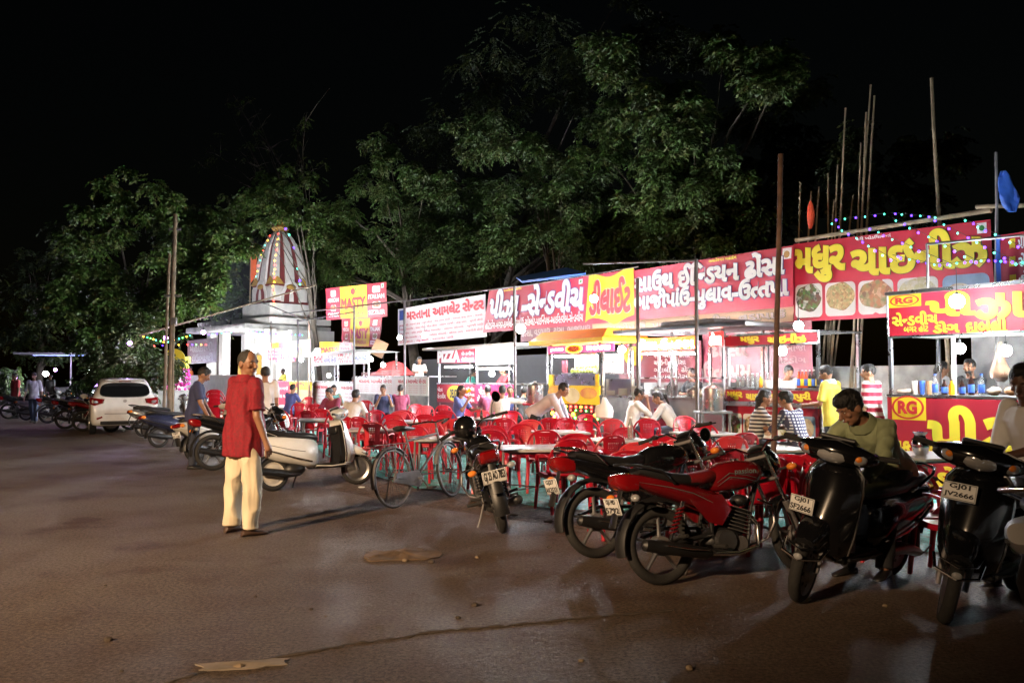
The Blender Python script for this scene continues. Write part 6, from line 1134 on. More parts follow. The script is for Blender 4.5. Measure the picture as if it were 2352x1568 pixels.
for i in range(3): chair(478, 925, 185, ('lowest red chair of the low stack left of the tall chair stack', 'middle red chair of the low stack left of the tall chair stack', 'top red chair of the low stack left of the tall chair stack')[i], 1, .1 * i)
# ------------------------------------------------------------------ people
def W(px, s_, z=0.0): return ((px - CX) / s_, FPX / s_, z)
person('man in a maroon short sleeved shirt and cream trousers looking back from the road', (-2.62, 8.3, 0), -38, hz=.95, k=1.03, lean=2, head=(-84, 4, 0), ra=((.16, -.06, -1), (.16, .3, -1)), la=((-.16, .05, -1), (-.1, .25, -1)), ll=((-.16, .04, -1), (-.02, -.04, -1)), rl=((.14, .02, -1), (.02, -.06, -1)),
       shirt='maroonshirt' if K.setdefault('maroonshirt', mat('maroon_woven_shirt', (.21, .006, .016), .85, var=.25, scale=40, bump=.25, bscale=160)) else '', sleeve='short', trousers='cream' if K.setdefault('creamcloth', mat('cream_trousers', (.62, .53, .38), .9, var=.08, scale=5)) and False else 'creamcloth', hair='greyhair', style='crop', skin='skin', shoe='brownshoe' if K.setdefault('brownshoe', mat('brown_sandal', (.05, .025, .015), .6)) else '', hem=.19, fine=True, moustache=True, collar='maroonshirt', patch=-60, belly=.05, loose=.022, baggy=1.22, sd=1)
K.update(navyshirt=mat('navy_tee', (.03, .035, .09), .9), olive=mat('olive_shirt', (.26, .29, .16), .85, var=.12, scale=12), whitetee=mat('white_tee', (.62, .58, .57), .9, var=.05), blueshirt=mat('blue_shirt', (.08, .1, .3), .9), tealshirt=mat('teal_shirt', (.12, .3, .27), .9), maroon2=mat('wine_shirt', (.2, .03, .07), .9), yellowpolo=mat('yellow_polo', (.72, .62, .1), .85, var=.06), mint=mat('mint_collar', (.35, .65, .6), .8), redshirt=mat('red_shirt', (.45, .05, .06), .9), lilac=mat('pale_lilac_shirt', (.5, .45, .5), .88), greenband=mat('green_tee', (.05, .35, .28), .9), greyshirt=mat('pale_grey_shirt', (.4, .42, .44), .9), blackcl=mat('black_cloth', (.012, .012, .014), .9), orangecl=mat('orange_garment', (.65, .18, .03), .9),
         stripe=pattern('wine_and_white_stripes', 'stripe', (.6, .55, .53), (.3, .015, .04), 2.6), check=pattern('navy_checks', 'check', (.05, .05, .1), (.55, .55, .6), 7), bw=pattern('black_white_stripes', 'stripe', (.6, .58, .57), (.04, .035, .045), 5.5))
person('young man in a navy tee looking down beside the parked bikes', W(447, 136), -75, lean=8, head=(5, 32, 0), ra=((.1, .2, -1), (.0, .55, -1)), la=((-.1, .25, -1), (.0, .6, -1)), shirt='navyshirt', trousers='jeans', skin='skin', sd=2, hem=.14)
person('man in a white tee seen from behind next to the red shirt man', W(610, 125), 12, lean=1, head=(10, 4, 0), shirt='whitetee', trousers='jeans', face=False, sd=3, hem=.14)
person('man in a pale checked shirt and blue jeans walking toward the camera', W(80, 67), 185, shirt='greyshirt', sleeve='half', trousers='jeansb', ll=((-.03, .2, -1), (0, -.05, -1)), rl=((.03, -.12, -1), (0, -.4, -1)), la=((-.2, -.15, -1), (-.1, .1, -1)), ra=((.2, .15, -1), (.1, .3, -1)), skin='skin2', sd=4)
person('dim figure in a red shirt at the far left roadside', W(38, 60), 150, shirt='redshirt', trousers='blackcl', skin='skin2', sd=5); person('dim figure in white at the far left stall', W(118, 48), 170, shirt='greyshirt', trousers='blackcl', skin='skin2', sd=6); person('dim figure with a yellow top near the far lamps', W(215, 48), 190, shirt='yellowpolo', trousers='blackcl', skin='skin2', sd=7)
def sit(label, px, s_, rz, z=0.0, **k): d = dict(SIT); d.update(k); return person(label, W(px, s_, z), rz, **d)
FWD = dict(la=((-.15, .6, -.8), (.25, .9, .05)), ra=((.15, .6, -.8), (-.25, .9, .05)))
sit('seated man in a blue shirt before the yellow stall', 664, 76, -30, lean=14, shirt='blueshirt', face=False, sd=8, **FWD); sit('seated man in a teal shirt facing the road with a phone', 765, 80, 200, lean=14, shirt='tealshirt', sd=9, head=(0, 15, 0), la=((-.15, .5, -.8), (.2, .6, .7)), ra=((.15, .5, -.8), (-.2, .6, .7)))
sit('person with dark hair bowed toward the crouching white shirt', 772, 98, 160, lean=22, shirt='maroon2', sd=10, head=(0, 25, 0), **FWD); sit('man in white seen from behind bending over his table', 800, 112, -20, lean=30, shirt='whitetee', sleeve='half', face=False, sd=11, **FWD)
sit('seated man in a navy shirt with a bright forehead facing the road', 880, 84, 195, lean=12, shirt='navyshirt', sd=12, head=(-10, 10, 0), la=((-.15, .5, -.8), (.3, .5, .8)), ra=((.15, .5, -.8), (-.3, .5, .8))); sit('person in a wine shirt seen from behind at the middle table', 921, 84, 10, lean=15, shirt='maroon2', face=False, sd=13, **FWD)
wm = sit('woman in blue drinking from an orange cup', 1052, 100, -115, lean=8, shirt='blueshirt', hair='hair', style='long', sd=14, head=(-8, -6, 0), ra=((.15, .55, -.75), (-.35, .45, 1)), la=((-.15, .6, -.8), (.25, .9, .05)))
b = MB(); b.lathe([(.0, 0), (.03, 0), (.042, .11), (.038, .11), (.028, .01)], K['juice'], 14); cu = b.build('cup', loc=V(W(1071, 101, 1.2))); cu.rotation_euler = (R(-20), R(60), 0); tag(cu, 'orange cup held at the mouth of the woman in blue', 'cup')
sit('man in white seen from behind with one arm stretched along a chair', 1153, 103, -10, lean=4, shirt='whitetee', face=False, sd=15, ra=((1, .05, -.12), (1, .1, -.05)), la=((-.35, .3, -.9), (-.1, .9, .0)), sleeve='half')
for i, (px, s_) in enumerate(((1126, 90), (1172, 92), (1199, 94))): sit(('dark haired diner low behind the white stretched arm, nearest the pizza stall', 'dark haired diner half hidden in the middle behind the white stretched arm', 'dark haired diner just left of the stooping waiter')[i], px, s_, (20, 180, -15)[i], lean=18, shirt=('maroon2', 'blueshirt', 'blackcl')[i], sd=16 + i, **FWD)
person('waiter in a pale shirt stooping to wipe a table', W(1228, 127), -108, lean=56, hz=.9, head=(-20, 18, 0), shirt='lilac', sleeve='long', trousers='blackcl', la=((-.1, .45, -1), (0, .35, -1)), ra=((.1, .55, -1), (.0, .45, -1)), sd=20)
sit('man in white resting his chin on his hand', 1446, 119, -80, lean=14, shirt='cloth_w', sd=21, head=(-10, 14, 0), ra=((.1, .7, -.6), (-.2, -.1, 1)), la=((-.15, .7, -.7), (.35, .9, .0)), sleeve='half')
sit('woman in white with a ponytail leaning over her table', 1552, 119, 70, lean=30, shirt='cloth_w', style='pony', sd=22, head=(15, 22, 0), sleeve='half', **FWD)
sit('woman in a black and white striped top with arms on the table', 1728, 152, -100, lean=14, shirt='bw', hair='hair', style='long', sd=23, head=(-5, 6, 0), **FWD); sit('man in a checked shirt seated with his back to the road', 1838, 158, 35, lean=22, shirt='check', sleeve='half', face=False, sd=24, style='curly', head=(15, 5, 0), **FWD)
person('man in a yellow polo with mint collar standing at the chinese stall', W(1913, 146), 38, lean=6, head=(12, 20, 0), shirt='yellowpolo', collar='mint', trousers='blackcl', la=((-.08, .25, -1), (.1, 1, -.1)), ra=((.08, .25, -1), (-.1, 1, -.05)), sd=25, hem=.16, belly=.05)
person('man in a red and white striped shirt standing between the stalls', W(2004, 149), 40, lean=3, head=(30, 5, 0), shirt='stripe', sleeve='half', trousers='blackcl', sd=26); person('dim man peering from behind the yellow polo man', W(1886, 112, .22), 175, shirt='lilac', trousers='blackcl', skin='skin2', sd=27)
def vend(label, px, ytop, v, rz, **k): q = FV(px, ytop, v); return person(label, (q.x, q.y, max(0.0, q.z - 1.7)), rz, legs=True, **k)
fr = math.degrees(FROT) + 180
vend('bearded vendor behind the packets of the large pizza stall', 2230, 829, -1.7, fr, shirt='blackcl', trousers='blackcl', stubble=True, sd=30, **FWD); vend('person with long hair behind the bottles of the large pizza stall', 2157, 834, -2.2, fr + 150, shirt='greyshirt', trousers='blackcl', style='long', face=False, sd=31)
vend('vendor in cream bending over the chinese stall counter', 1800, 837, -1.5, fr + 60, shirt='cloth_w', trousers='blackcl', lean=18, head=(0, 25, 0), sd=32, **FWD); vend('vendor in dark clothes behind the dosa griddle', 1592, 853, -1.6, fr, shirt='blackcl', trousers='blackcl', skin='skin2', sd=33, **FWD)
vend('vendor in a red shirt behind the pizza stall counter', 1161, 841, -1.5, fr - 10, shirt='redshirt', trousers='blackcl', sd=34, head=(0, 20, 0), **FWD); vend('person in green with white shoulder band inside the pizza stall', 1071, 846, -1.5, fr + 170, shirt='greenband', trousers='blackcl', face=False, lean=20, sd=35); vend('vendor in white behind the omelette counter', 963, 820, -1.3, fr + 70, shirt='cloth_w', trousers='blackcl', sd=36, head=(0, 20, 0), **FWD)
vend('vendor in lime green behind the yellow stall', 652, 848, -1.1, fr, shirt='yellowpolo', trousers='blackcl', skin='skin2', sd=37, **FWD); vend('person in wine red stooping inside the glass omelette stall', 805, 862, -1.5, fr + 90, shirt='maroon2', trousers='blackcl', lean=40, sd=38, **FWD); vend('person in an orange garment behind the low white wall', 440, 842, .3, fr, shirt='orangecl', trousers='blackcl', sleeve='long', sd=39)
SA = T(2.9, 6.58, 0) @ RZ(220); q = SA @ V((.06, .04, 0))
person('young man in an olive shirt slumped over a scooter handlebar', (q.x, q.y, 0), 128, hz=.84, lean=48, head=(-22, 30, 4), k=.97, ra=((.5, .5, -.75), (-.6, .7, .05)), la=((-.3, .75, -.75), (.2, .6, -.6)), ll=((-.12, .75, -.75), (-.1, .33, -1)), rl=((.35, .45, -1), (.12, .0, -1)), shirt='olive', sleeve='long', trousers='blackcl', style='curly', skin='skin', shoe='plastic', fine=True, collar='olive', sd=40, stubble=False)
q = T(3.58, 6.12, 0) @ RZ(223) @ V((-.06, .17, 0)); person('man in a white shirt sitting on the scooter at the right picture edge', (q.x, q.y, 0), 110, hz=.82, lean=12, head=(20, 20, 0), shirt='cloth_w', sleeve='half', trousers='jeans', ra=((.15, .2, -1), (-.25, .8, -.55)), la=((-.2, .5, -.8), (.3, .8, -.2)), ll=((-.42, .45, -1), (-.12, .0, -1)), rl=((.42, .45, -1), (.12, .0, -1)), skin='skin2', sd=41)
# ------------------------------------------------------------------ lit lamps, and bulbs added to brighten stall interiors
BK = 17
def bulb(label, px, py, v, es=600, r=.05, Y=None, m=None, drop=.3):
    q = A(px, py, Y) if Y else FV(px, py, v); pw = (500 if m else es) * BK * .0314 * 3.14 * (r / .05) ** 2 * (.35 if m else 1); r = r * (1.0 if m else 1.6); root = thing('light_bulb', label, 'light bulb', q, 0, 'lit bulbs at the stalls')  # plain globes swollen past bulb size to stand in for glare
    mm = m or mat('lit_globe', (1, 1, 1), .4, em=(.95, .98, 1), es=40, var=0); mm.cycles.emission_sampling = 'NONE'; lt = bpy.data.lights.new('bulb_light', 'POINT'); lt.energy = pw; lt.color = (.62, .45, 1) if m else (.93, .97, 1); lt.shadow_soft_size = r + .006; lo = bpy.data.objects.new('bulb_light', lt); col.objects.link(lo); lo.parent = root
    b = MB(); b.ball((0, 0, 0), r, mm, 14, 10); b.build('globe', root)
    b = MB(); b.cyl((0, 0, r * .9), (0, 0, .13), .022, K['plastic'], n=10); b.cyl((0, 0, .13), (0, 0, .13 + drop), .005, K['cable'], n=5); b.build('holder', root); return root
bulb('glaring bulb hung across the yellow letters of the large pizza stall sign', 2198, 692, .45, 800, .06); bulb('bare bulb hanging over the bottles of the large pizza stall', 2204, 800, -.35, 900)
bulb('bare bulb above the chinese stall sign', 1834, 748, .1, 900); bulb('bare bulb inside the chinese stall near the vendor', 1797, 806, -.4, 1000); bulb('bright bulb at the dosa stall end of the juice canopy', 1428, 803, .5, 1200)
bulb('glaring bulb in front of the yellow flag panel of the pizza banner', 1364, 686, -1.0, 1000, .06, drop=.6); bulb('glaring bulb on the grey post before the pizza banner', 1196, 755, .6, 1900, .07); bulb('bulb below the white omelette banner, beside its middle', 975, 770, -.8, 1500, .06); bulb('small bulb at the lower left corner of the white omelette banner', 918, 775, -.9, 1200)
bulb('bulb at the right end of the omelette stall sign', 852, 825, .2, 1000); bulb('bulb inside the glass omelette stall', 755, 862, -.4, 900); bulb('glaring bulb beside the small yellow and red sign', 729, 806, .2, 1800, .07); bulb('bulb between the dark post and the yellow stall', 692, 826, .6, 1200); bulb('glaring bulb on the temple hall front', 612, 795, 1.2, 2200, .1); bulb('second glaring bulb on the temple hall front, lower left', 585, 800, 1.6, 1800, .1); bulb('bulb over the low white wall', 520, 840, .8, 1700, .07)
bulb('violet tinged bulb hung from the long bamboo rail near the utility pole', 381, 776, 0, 300, .07, Y=27, m=K['lviolet']); bulb('violet tinged bulb hung from the long bamboo rail over the low wall', 467, 763, 0, 300, .07, Y=28, m=K['lviolet']); bulb('violet tinged bulb in front of the roadside bush', 298, 788, 0, 300, .07, Y=28.5, m=K['lviolet'])
for i, (px, py) in enumerate(((35, 867), (105, 858), (127, 849), (207, 855), (254, 842), (268, 848), (285, 844), (310, 843), (420, 855))): bulb(('far lamp at the left edge of the street', 'tall far lamp left of the walking man', 'second far lamp beside the walking man', 'far bright lamp over the yellow disc sign, left one', 'highest far lamp over the yellow disc sign', 'far lamp just under the highest one', 'far lamp right of the highest one', 'far lamp nearest the roadside bush', 'small far lamp behind the roadside bush')[i], px, py, 0, 420, .09, Y=47 + i % 3, m=K['lviolet'] if i % 2 == 0 else None)
def tubel(label, px0, px1, py, v, m=None):
    a, c = FV(px0, py, v), FV(px1, py, v); b = MB(); d = c - a; b.cyl((0, 0, 0), d, .018, m or mat('lit_tube_lamp', (1, 1, 1), .4, em=(.95, .93, 1), es=420, var=0), n=8); o = tag(b.build('tube_light', loc=a), label, 'tube light'); b = MB(); b.box(d / 2 + V((0, 0, .04)), (d.length, .03, .03), K['white'], rot=RZ(math.degrees(math.atan2(d.y, d.x)))); b.build('fitting', o)
tubel('glowing tube light under the pizza stall sign', 1022, 1085, 843, .25); tubel('glowing tube light under the white lit board of the pizza stall', 1098, 1172, 847, .25); tubel('tube light under the juice stall canopy sign', 1275, 1370, 818, -.1); tubel('tube light under the glowing orange dosa sign', 1475, 1595, 812, -.2)
bulb('added bulb deep inside the steel dosa stall', 1545, 838, -.6, 700); bulb('added bulb over the steel serving counter beside the juice stall', 1408, 842, -.3, 700); bulb('added bulb inside the large pizza stall near the bag of bread', 2310, 805, -.5, 700); bulb('added bulb over the egg trays of the omelette counter', 880, 838, -.2, 700); bulb('added bulb above the vendor of the pizza stall', 1130, 858, -.7, 500)  # extra bulbs, added only to brighten the stall interiors
# street lamp standing out of view that lights the road
lp = thing('street_lamp', 'street lamp on a tall pole beside the road, lighting the parked two-wheelers', 'street lamp', (-11.4, -7, 0)); b = MB(); b.tube([(0, 0, 0), (0, 0, 6.2), (.4, .3, 6.6), (1.2, .9, 6.7)], [.09, .06, .04, .035], K['steel'], 10); b.build('lamp_post', lp); b = MB(); b.box((1.4, 1.05, 6.72), (.55, .25, .1), K['steel'], rot=RZ(37), b=.03); hd = b.build('lamp_head', lp)
L = bpy.data.lights.new('street_light', 'SPOT'); L.energy = 20000; L.color = (1, .68, .4); L.spot_size = R(46); L.spot_blend = 1.0; L.shadow_soft_size = .12; lo = bpy.data.objects.new('street_light', L); col.objects.link(lo); lo.parent = lp; lo.scale = (1.5, 1, 1); lo.location = (1.4, 1.05, 6.6); lo.rotation_euler = (V((-4.4, 10.8, 0)) - V((-10, -6, 6.6))).to_track_quat('-Z', 'Y').to_euler()
# ------------------------------------------------------------------ fairy light strings
def fairy(label, pts, cols, n, r=.016, sag=.0):
    root = thing('fairy_lights', label, 'fairy lights', pts[0]); P0 = V(pts[0]); seg = []; rr = random.Random(len(pts) + n)
    for i in range(len(pts) - 1):
        for t in range(8): u = t / 8; seg.append(V(pts[i]).lerp(V(pts[i + 1]), u) - P0 - V((0, 0, sag * 4 * u * (1 - u))))
    seg.append(V(pts[-1]) - P0); b = MB(); b.tube(seg, .004, K['cable'], 4); b.build('cable', root)
    for i in range(n):
        k = (i + .5) / n * (len(seg) - 1); a = int(k); p = seg[a].lerp(seg[a + 1], k - a); b = MB(); b.ball((0, 0, 0), r * (1.25 if cols[i % len(cols)] == 'lblue' else 1), K[cols[i % len(cols)]], 6, 4); b.build('bulb', root, loc=p + V((rr.uniform(-.03, .03), rr.uniform(-.02, .02), -.02)))
for m_ in ('lblue', 'lteal', 'lred', 'lamber', 'lgreen'): K[m_].cycles.emission_sampling = 'NONE'
bt = ['lblue', 'lteal']; fe = [FV(x, y, -1.9) for x, y in ((1905, 505), (2045, 488), (2160, 498))]
fairy('blue and teal fairy light string above the red food banner along the culms', fe, bt, 12); 
for i, (a, c) in enumerate((((1905, 508), (2060, 600)), ((1990, 520), (2200, 612)), ((2050, 500), (2260, 606)), ((2140, 500), (2352, 610)), ((2210, 500), (2400, 590)))): fairy(('leftmost slanting fairy light string across the red food banner', 'second slanting fairy light string across the red food banner', 'middle slanting fairy light string across the red food banner', 'slanting fairy light string reaching the blue edged banner', 'rightmost slanting fairy light string below the blue tarp')[i], [FV(a[0], a[1], -1.5), FV(c[0], c[1], .4)], bt if i % 2 else bt[::-1], 10)
fairy('fairy light string drooping level across the last letters of the red food banner', [FV(2050, 585, -1.3), FV(2150, 607, -1.2), FV(2260, 595, -1.1), FV(2352, 600, -1)], ['lblue', 'lblue', 'lteal'], 18)
fairy('blue and teal fairy lights strung along the front of the temple roof', [A(475, 768, 33), A(560, 757, 33), A(625, 766, 33), A(700, 768, 33)], bt, 26, .022); fairy('coloured fairy lights strung under the bamboo rail near the utility pole', [A(325, 770, 27), A(380, 785, 27), A(440, 768, 27)], ['lamber', 'lteal', 'lgreen'], 14, .022); fairy('low coloured fairy lights behind the utility pole', [A(345, 793, 29), A(430, 790, 29), A(480, 790, 29)], ['lred', 'lblue', 'lgreen', 'lamber'], 9, .02)
fairy('red and amber fairy lights running down the temple spire', [A(640, 530, 42.6), A(632, 600, 42.4), A(628, 655, 42.3), A(630, 702, 42.2)], ['lred', 'lamber', 'lamber'], 17, .04); fairy('amber fairy lights on the left shoulder of the temple spire', [A(622, 535, 42.8), A(600, 585, 42.6), A(588, 640, 42.6)], ['lred', 'lamber', 'lteal'], 9, .032); fairy('blue and green fairy lights on the right shoulder of the temple spire', [A(652, 518, 42.8), A(668, 545, 43), A(688, 640, 43), A(690, 656, 43)], ['lblue', 'lteal'], 6, .05)
# ------------------------------------------------------------------ goods on the stalls
def bottle(label, p, group, body, h=.24, r=.032, capm='paper', labm=None):
    root = thing('bottle', label, 'bottle', p, 0, group); b = MB(); b.lathe([(.01, 0), (r, .004), (r, h * .6), (r * .45, h * .8), (r * .4, h * .93), (.01, h * .93)], body, 12); b.build('bottle_body', root); b = MB(); b.cyl((0, 0, h * .93), (0, 0, h), r * .48, K[capm], n=10); b.build('cap', root)
    if labm: b = MB(); b.lathe([(r + .001, h * .12), (r + .0015, h * .125), (r + .0015, h * .5), (r + .001, h * .505)], K[labm], 12, cap=False); b.build('label', root)
    return root
zc = MDS.z(889)
for i in range(9): bottle('clear empty glass bottle in the row at the left of the chinese stall counter', MDS.at(.14 + i * .055, .15 + (i % 2) * .09, zc), 'clear bottles on the chinese stall', K['clearg'], .25, .026)
bottle('yellow drink bottle beside the clear bottles on the chinese stall', MDS.at(.68, .14, zc), None, K['juice'], .22)
for i in range(7): bottle(('orange red sauce bottle with yellow label near the chinese stall post', 'dark sauce bottle with yellow label near the chinese stall post')[i in (3, 4, 5)], MDS.at(MDS.w - .52 + i * .075, .15, zc), 'sauce bottles on the chinese stall', K['cola'] if i in (3, 4, 5) else K['sauce'], .3, .034, 'paper', 'lab_y' if i % 2 else 'lab_b')
b = MB(); b.lathe([(.0, 0), (.07, 0), (.08, .13), (.085, .13), (.0, .135)], K['paper'], 16); tag(b.build('tub', loc=MDS.at(.83, .16, zc)), 'white plastic tub beside the clear bottles', 'tub')
zc = RGS.z(905)
for i, (x, k, l) in enumerate(((.62, 'w', 'water bottle with blue label, left one on the large pizza stall'), (.76, 'c', 'dark cola bottle beside the left water bottle'), (.87, 'j', 'yellow drink bottle between the cola bottles'), (1.02, 'c', 'dark cola bottle right of the yellow drink bottle'), (1.15, 'c', 'big dark cola bottle left of the right water bottle'), (1.29, 'w', 'water bottle with blue label, right one on the large pizza stall'))): bottle(l, RGS.at(x, .18, zc), None, {'w': K['clearg'], 'c': K['cola'], 'j': K['juice']}[k], .3 if k == 'w' or i == 4 else .22, .04, 'lab_b' if k == 'w' else 'plastic', 'lab_b' if k != 'j' else None)
def packet(label, p, w, d, h, m, seed, cat='packet', name='food_packet', grp=None): b = MB(); b.ball((0, 0, h / 2), (w / 2, d / 2, h / 2), m, 14, 9); return tag(b.build(name, loc=p, wob=(h * .12, 14, seed)), label, cat, grp)
for i in range(6): packet('wrapped packet of bread rolls lying on the large pizza stall counter', RGS.at(1.42 + i * .22, .25 + .04 * (i % 2), zc), .2, .18, .12, mat('bread_brown', (.42, .22, .1), .35, coat=.5) if i % 2 else mat('clear_wrap', (.6, .52, .42), .2, coat=.8, var=.25, scale=14), i, grp='bread packets on the pizza stall')
packet('bun tray packet beside the paper cups on the large pizza stall', RGS.at(.14, .2, zc), .26, .2, .09, MATS['clear_wrap'], 9)
for i in range(5): b = MB(); b.lathe([(.0, 0), (.03, 0), (.042, .2), (.036, .2), (.0, .19)], (K['paper'], K['tan'], K['lab_b'], K['paper'], K['tan'])[i], 12); o = b.build('paper_cup', loc=RGS.at(.3 + i * .055, .2 + .05 * (i % 2), zc)); tag(o, 'tall paper cup in the cluster left of the bottles', 'cup', 'paper cups on the pizza stall')
b = MB(); b.rings([[(w * cos(a), w * .7 * sin(a), -z) for a in [2 * pi * j / 14 for j in range(14)]] for z, w in ((0, .02), (.15, .05), (.3, .1), (.42, .14), (.5, .13), (.56, .05))], mat('brown_bread_bag', (.2, .12, .08), .3, coat=.6, var=.4, scale=8)); tag(b.build('bread_bag', loc=FV(2296, 785, -.6), wob=(.03, 9, 2)), 'plastic bag of bread hanging in the large pizza stall', 'bag')
b = MB(); b.rings([[(w * cos(a), w * .6 * sin(a), z) for a in [2 * pi * j / 16 for j in range(16)]] for z, w in ((0, .08), (.03, .15), (.14, .17), (.22, .14), (.27, .07), (.36, .03))], K['paper']); tag(b.build('carrier_bag', loc=A(1388, 962, 14.4), wob=(.03, 8, 4)), 'bulging white carrier bag beside the coloured light panel', 'bag')
# water pot on the near table
b = MB(); b.lathe([(.0, 0), (.05, 0), (.07, .03), (.09, .1), (.088, .15), (.06, .19), (.052, .215), (.075, .245), (.078, .25), (.06, .245), (.045, .22), (.0, .2)], K['chrome'], 24); o = b.build('water_pot', loc=V(((2110 - CX) / 214, FPX / 214, .684))); tag(o, 'shiny steel water pot on the table at right', 'pot')
def tumbler(label, px, py, z=.684, h=.13, m='chrome', r=.035, grp='steel tumblers on the tables'): s_ = (py - HZ) / (1.5 - z); b = MB(); b.lathe([(.0, 0), (r * .8, 0), (r, h), (r * .9, h), (r * .7, .01)], K[m], 14); tag(b.build('tumbler', loc=V(((px - CX) / s_, FPX / s_, z))), label, 'tumbler', grp)
tumbler('steel jug on the table behind the dark red chair', 846, 972, h=.2, r=.05); tumbler('steel tumbler on the table left of the bicycle', 866, 985); tumbler('steel tumbler on the table before the man in navy', 897, 934); tumbler('glass on the table beside the drinking woman', 1092, 960); tumbler('steel tumbler near the striped woman elbow', 1700, 1022)
bottle('clear water bottle on the table of the man in white', V(((1447 - CX) / 168, FPX / 168, .684)), None, K['clearg'], .3, .04, 'paper'); bottle('small dark capped bottle on the table beside the drinking woman', V(((1106 - CX) / 112, FPX / 112, .684)), None, K['cola'], .2, .03, 'paper')
def stand(label, px, py, Y, w, m):
    q = A(px, py, Y); b = MB(); h = q.z; b.box((0, 0, h - .02), (w, w, .04), K[m], b=.006); [b.box((sx * w * .42, sy * w * .42, (h - .04) / 2), (.03, .03, h - .04), K['iron']) for sx in (-1, 1) for sy in (-1, 1)]; b.box((0, 0, h * .4), (w * .9, w * .9, .02), K['iron']); tag(b.build('pot_stand', loc=(q.x, q.y, 0)), label, 'stand')
stand('red topped stand under the steel drum pot', 1229, 925, 16.8, .5, 'signred'); stand('dark stand under the white milk can', 1637, 943, 14.6, .55, 'iron')
# egg trays, pots, plates
def tray(label, p, n, rz): b = MB(RZ(rz)); [b.box((0, 0, .025 + .05 * i), (.3, .3, .03), mat('egg_tray', (.24, .1, .1), .9)) or [b.ball((-.12 + .06 * (j % 5), -.12 + .06 * (j // 5), .05 + .05 * i), (.02, .02, .025), K['paper'], 6, 4) for j in range(25)] for i in range(n)]; return tag(b.build('egg_tray', loc=p), label, 'egg tray', 'egg trays on the omelette counter')
zc = OCS.z(864)
for i in range(8): tray(('egg tray pile on the left part of the omelette counter', 'taller egg tray pile near the dark post on the omelette counter')[i > 4], OCS.at(.3 + i * .33, .3, zc), 3 + (i > 4) * 1, math.degrees(FROT))
def potk(label, p, r, h, m='ctop', name='steel_pot'): b = MB(); b.lathe([(.0, 0), (r * .95, 0), (r, .02), (r, h), (r * 1.06, h + .01), (r * .96, h), (r * .94, .03)], K[m], 22); b.lathe([(r * 1.02, h + .012), (r * .5, h + .05), (.03, h + .06), (.03, h + .09), (.0, h + .09)], K[m], 20); tag(b.build(name, loc=p), label, 'pot')
potk('steel drum pot at the juice stall foot beside the waiter', A(1229, 925, 16.8), .16, .34); potk('white steel milk can between the dosa and chinese stalls', A(1637, 943, 14.6), .17, .38); zc = DSS.z(908)
for i, (x, r, h) in enumerate(((.3, .16, .12), (.7, .12, .2), (1.35, .15, .12))): potk(('low steel pot on the left of the dosa counter', 'tall steel pot on the dosa counter', 'steel pot on the right of the dosa counter')[i], DSS.at(x, .3, zc), r, h)
for i in range(3): packet('white dough ball packet on the dosa counter', DSS.at(1.6 + i * .13, .2, zc), .16, .14, .14, K['paper'], i, 'packet', 'dough_packet', 'dough packets on the dosa counter')
zc = CTS.z(907)
for i in range(3):
    b = MB(); [b.lathe([(.0, .012 * k), (.1, .012 * k), (.13, .012 * k + .02), (.1, .012 * k + .008)], K['paper'], 18) for k in range(8 + 4 * i)]; tag(b.build('plate_stack', loc=CTS.at(.25 + i * .4, .1, zc)), ('shortest stack of white plates on the steel serving counter', 'middle stack of white plates on the steel serving counter', 'tallest stack of white plates on the steel serving counter')[i], 'plates')
z1 = JCS.z(858)
for r_ in range(2):
    for i in range(8): b = MB(); b.ball((0, 0, .05), (.05, .05, .065), mat('green_mango', (.35, .5, .12), .4), 10, 8); tag(b.build('mango', loc=JCS.at(.34 + i * .115, .42 + .12 * r_, z1 + .012 + .11 * r_)), ('pale green mango in the front row on the juice stall shelf', 'pale green mango in the upper row on the juice stall shelf')[r_], 'mango', 'mangoes on the juice stall')
b = MB(); b.lathe([(.02, .5), (.3, .42), (.62, .12), (.9, 0), (.88, -.02), (.6, .1), (.02, .46)], mat('red_parasol', (.3, .02, .02), .7), 8); b.cyl((0, 0, .5), (0, 0, -2.2), .02, K['steel']); tag(b.build('parasol', loc=FV(905, 838, -1.2) - V((0, 0, .35)), smooth=False), 'dull red parasol behind the omelette counter', 'parasol')
b = MB(); b.box((0, 0, 0), (.5, .02, .6), K['tan'], rot=RY(25)); tag(b.build('card_sign', loc=FV(871, 800, -1)), 'tilted tan card hung beside the crumpled yellow banner', 'card')
# far left shops and yellow disc sign
sh = thing('far_shop', 'dim far shop with a bluish strip lit roof at the left', 'shop', A(170, 870, 52).xy.to_3d(), R(20)); b = MB(); b.box((0, 0, 3.0), (6, 3.4, .1), K['darkbg']); b.build('roof', sh); b = MB(); b.box((0, 0, .5), (7, .8, 1), K['darkbg']); b.build('counter', sh)
for x in (-4, 0, 4): b = MB(); b.cyl((x, -1.4, 0), (x, -1.4, 2.95), .05, K['iron']); b.build('post', sh)
b = MB(); b.box((0, -1.5, 2.9), (4, .05, .05), mat('lit_blue_strip', (.3, .4, 1), .4, em=(.35, .45, 1), es=.5, var=0)); b.build('strip_lamp', sh)
b = MB(); b.cyl((0, 0, 0), (0, 0, 2.2), .03, K['iron']); b.lathe([(.0, 0), (.42, 0), (.42, .03), (.0, .03)], K['signyellow'], 28, T(0, -.04, 2.2) @ RX(90)); tag(b.build('disc_sign', loc=G(170, 985).xy.to_3d() + V((.6, 6, 0))), 'round yellow disc sign on a post at the far left', 'sign')
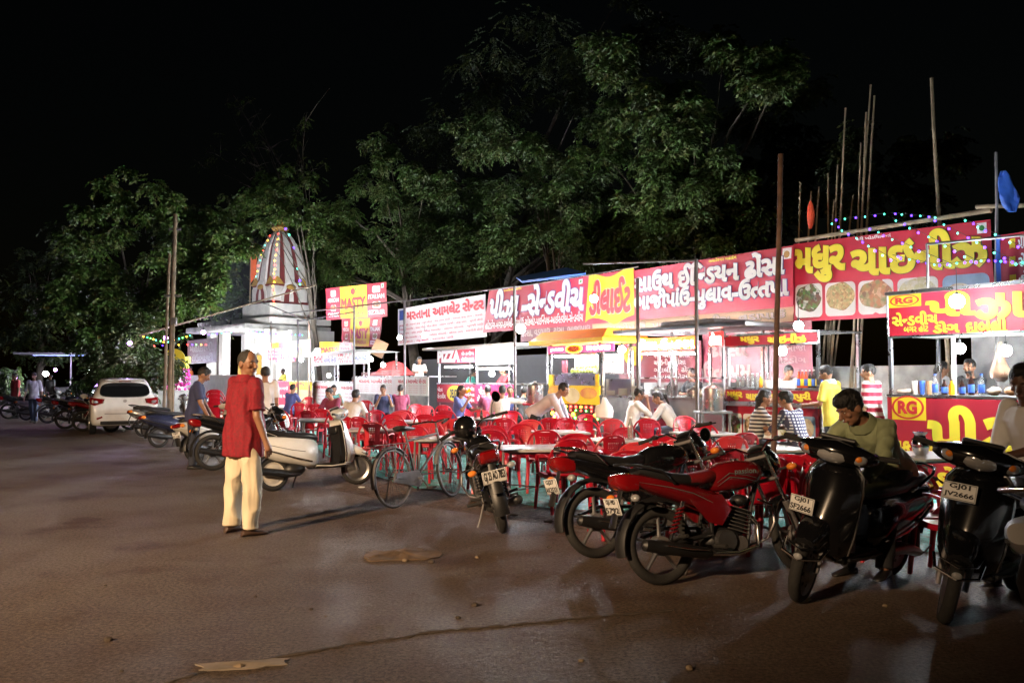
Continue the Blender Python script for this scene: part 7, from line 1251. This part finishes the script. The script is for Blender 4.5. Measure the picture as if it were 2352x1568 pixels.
ft = thing('flower_stall', 'flower stall heaped with pink garlands and glowing yellow top behind the low wall', 'flower stall', A(408, 870, 38).xy.to_3d(), 0); b = MB(); b.box((0, 0, .5), (1.5, .8, 1.0), K['conc']); b.build('table', ft); rr = random.Random(4); b = MB(); mp = mat('pink_flowers', (.55, .03, .25), .8, var=.5, scale=20); my = mat('glowing_yellow_flowers', (.8, .7, .1), .6, em=(.6, .7, .1), es=1.2, var=.4, scale=10)  # yellow flowers emit light themselves; their lit look is in the material
for i in range(70): b.ball((rr.uniform(-.6, .6), rr.uniform(-.4, .1), rr.uniform(1.0, 1.9)), rr.uniform(.06, .1), mp, 6, 4)
b.build('garlands', ft); b = MB(); [b.ball((rr.uniform(-.5, .5), rr.uniform(-.3, .1), 2.0 + rr.uniform(0, .45)), rr.uniform(.06, .1), my, 6, 4) for i in range(40)]; b.build('flower_top', ft)
# small litter on the road edge
for i, (px, py) in enumerate(((1090, 1150), (1135, 1168), (1180, 1185), (830, 1120), (1260, 1200))): b = MB(); b.ball((0, 0, .012), (.05, .03, .014), K['paper'] if i % 2 else MATS['brown_sacking'], 7, 5); tag(b.build('litter_scrap', loc=G(px, py), wob=(.012, 20, i)), ('brown scrap by the bicycle wheel', 'pale paper scrap between bicycle and helmet motorcycle', 'brown scrap left of the helmet motorcycle tyre', 'pale scrap under the white scooter nose', 'brown scrap right of the helmet motorcycle tyre')[i], 'litter')
for i in range(22):
    rr = random.Random(i + 50); px, py = rr.uniform(100, 2100), rr.uniform(1180, 1560); q = G(px, py); b = MB(); r_ = rr.uniform(.008, .028); b.ball((0, 0, r_ * .4), (r_, r_ * .8, r_ * .6), MATS['seam_dirt'] if i % 3 else K['wood'], 7, 5); tag(b.build('stone', loc=q, wob=(r_ * .3, 40, i)), 'small loose stone lying on the open road', 'stone', 'loose stones on the road')
# clothing patch on the sleeve of the man in maroon is woven into his shirt; smoke by the temple

b = MB(); b.ball((0, 0, 0), (2.6, 2.0, 2.6), mat('cooking_smoke', (1, 1, 1), var=0), 20, 14); so = tag(b.build('smoke', loc=A(525, 640, 43)), kind='stuff'); hm = so.data.materials[0]; hn = hm.node_tree; hn.nodes.remove(hn.nodes['Principled BSDF']); pv = hn.nodes.new('ShaderNodeVolumePrincipled'); pv.inputs['Density'].default_value = .012; pv.inputs['Color'].default_value = (.8, .87, 1, 1); pv.inputs['Anisotropy'].default_value = .2; hn.links.new(pv.outputs[0], hn.nodes['Material Output'].inputs['Volume'])
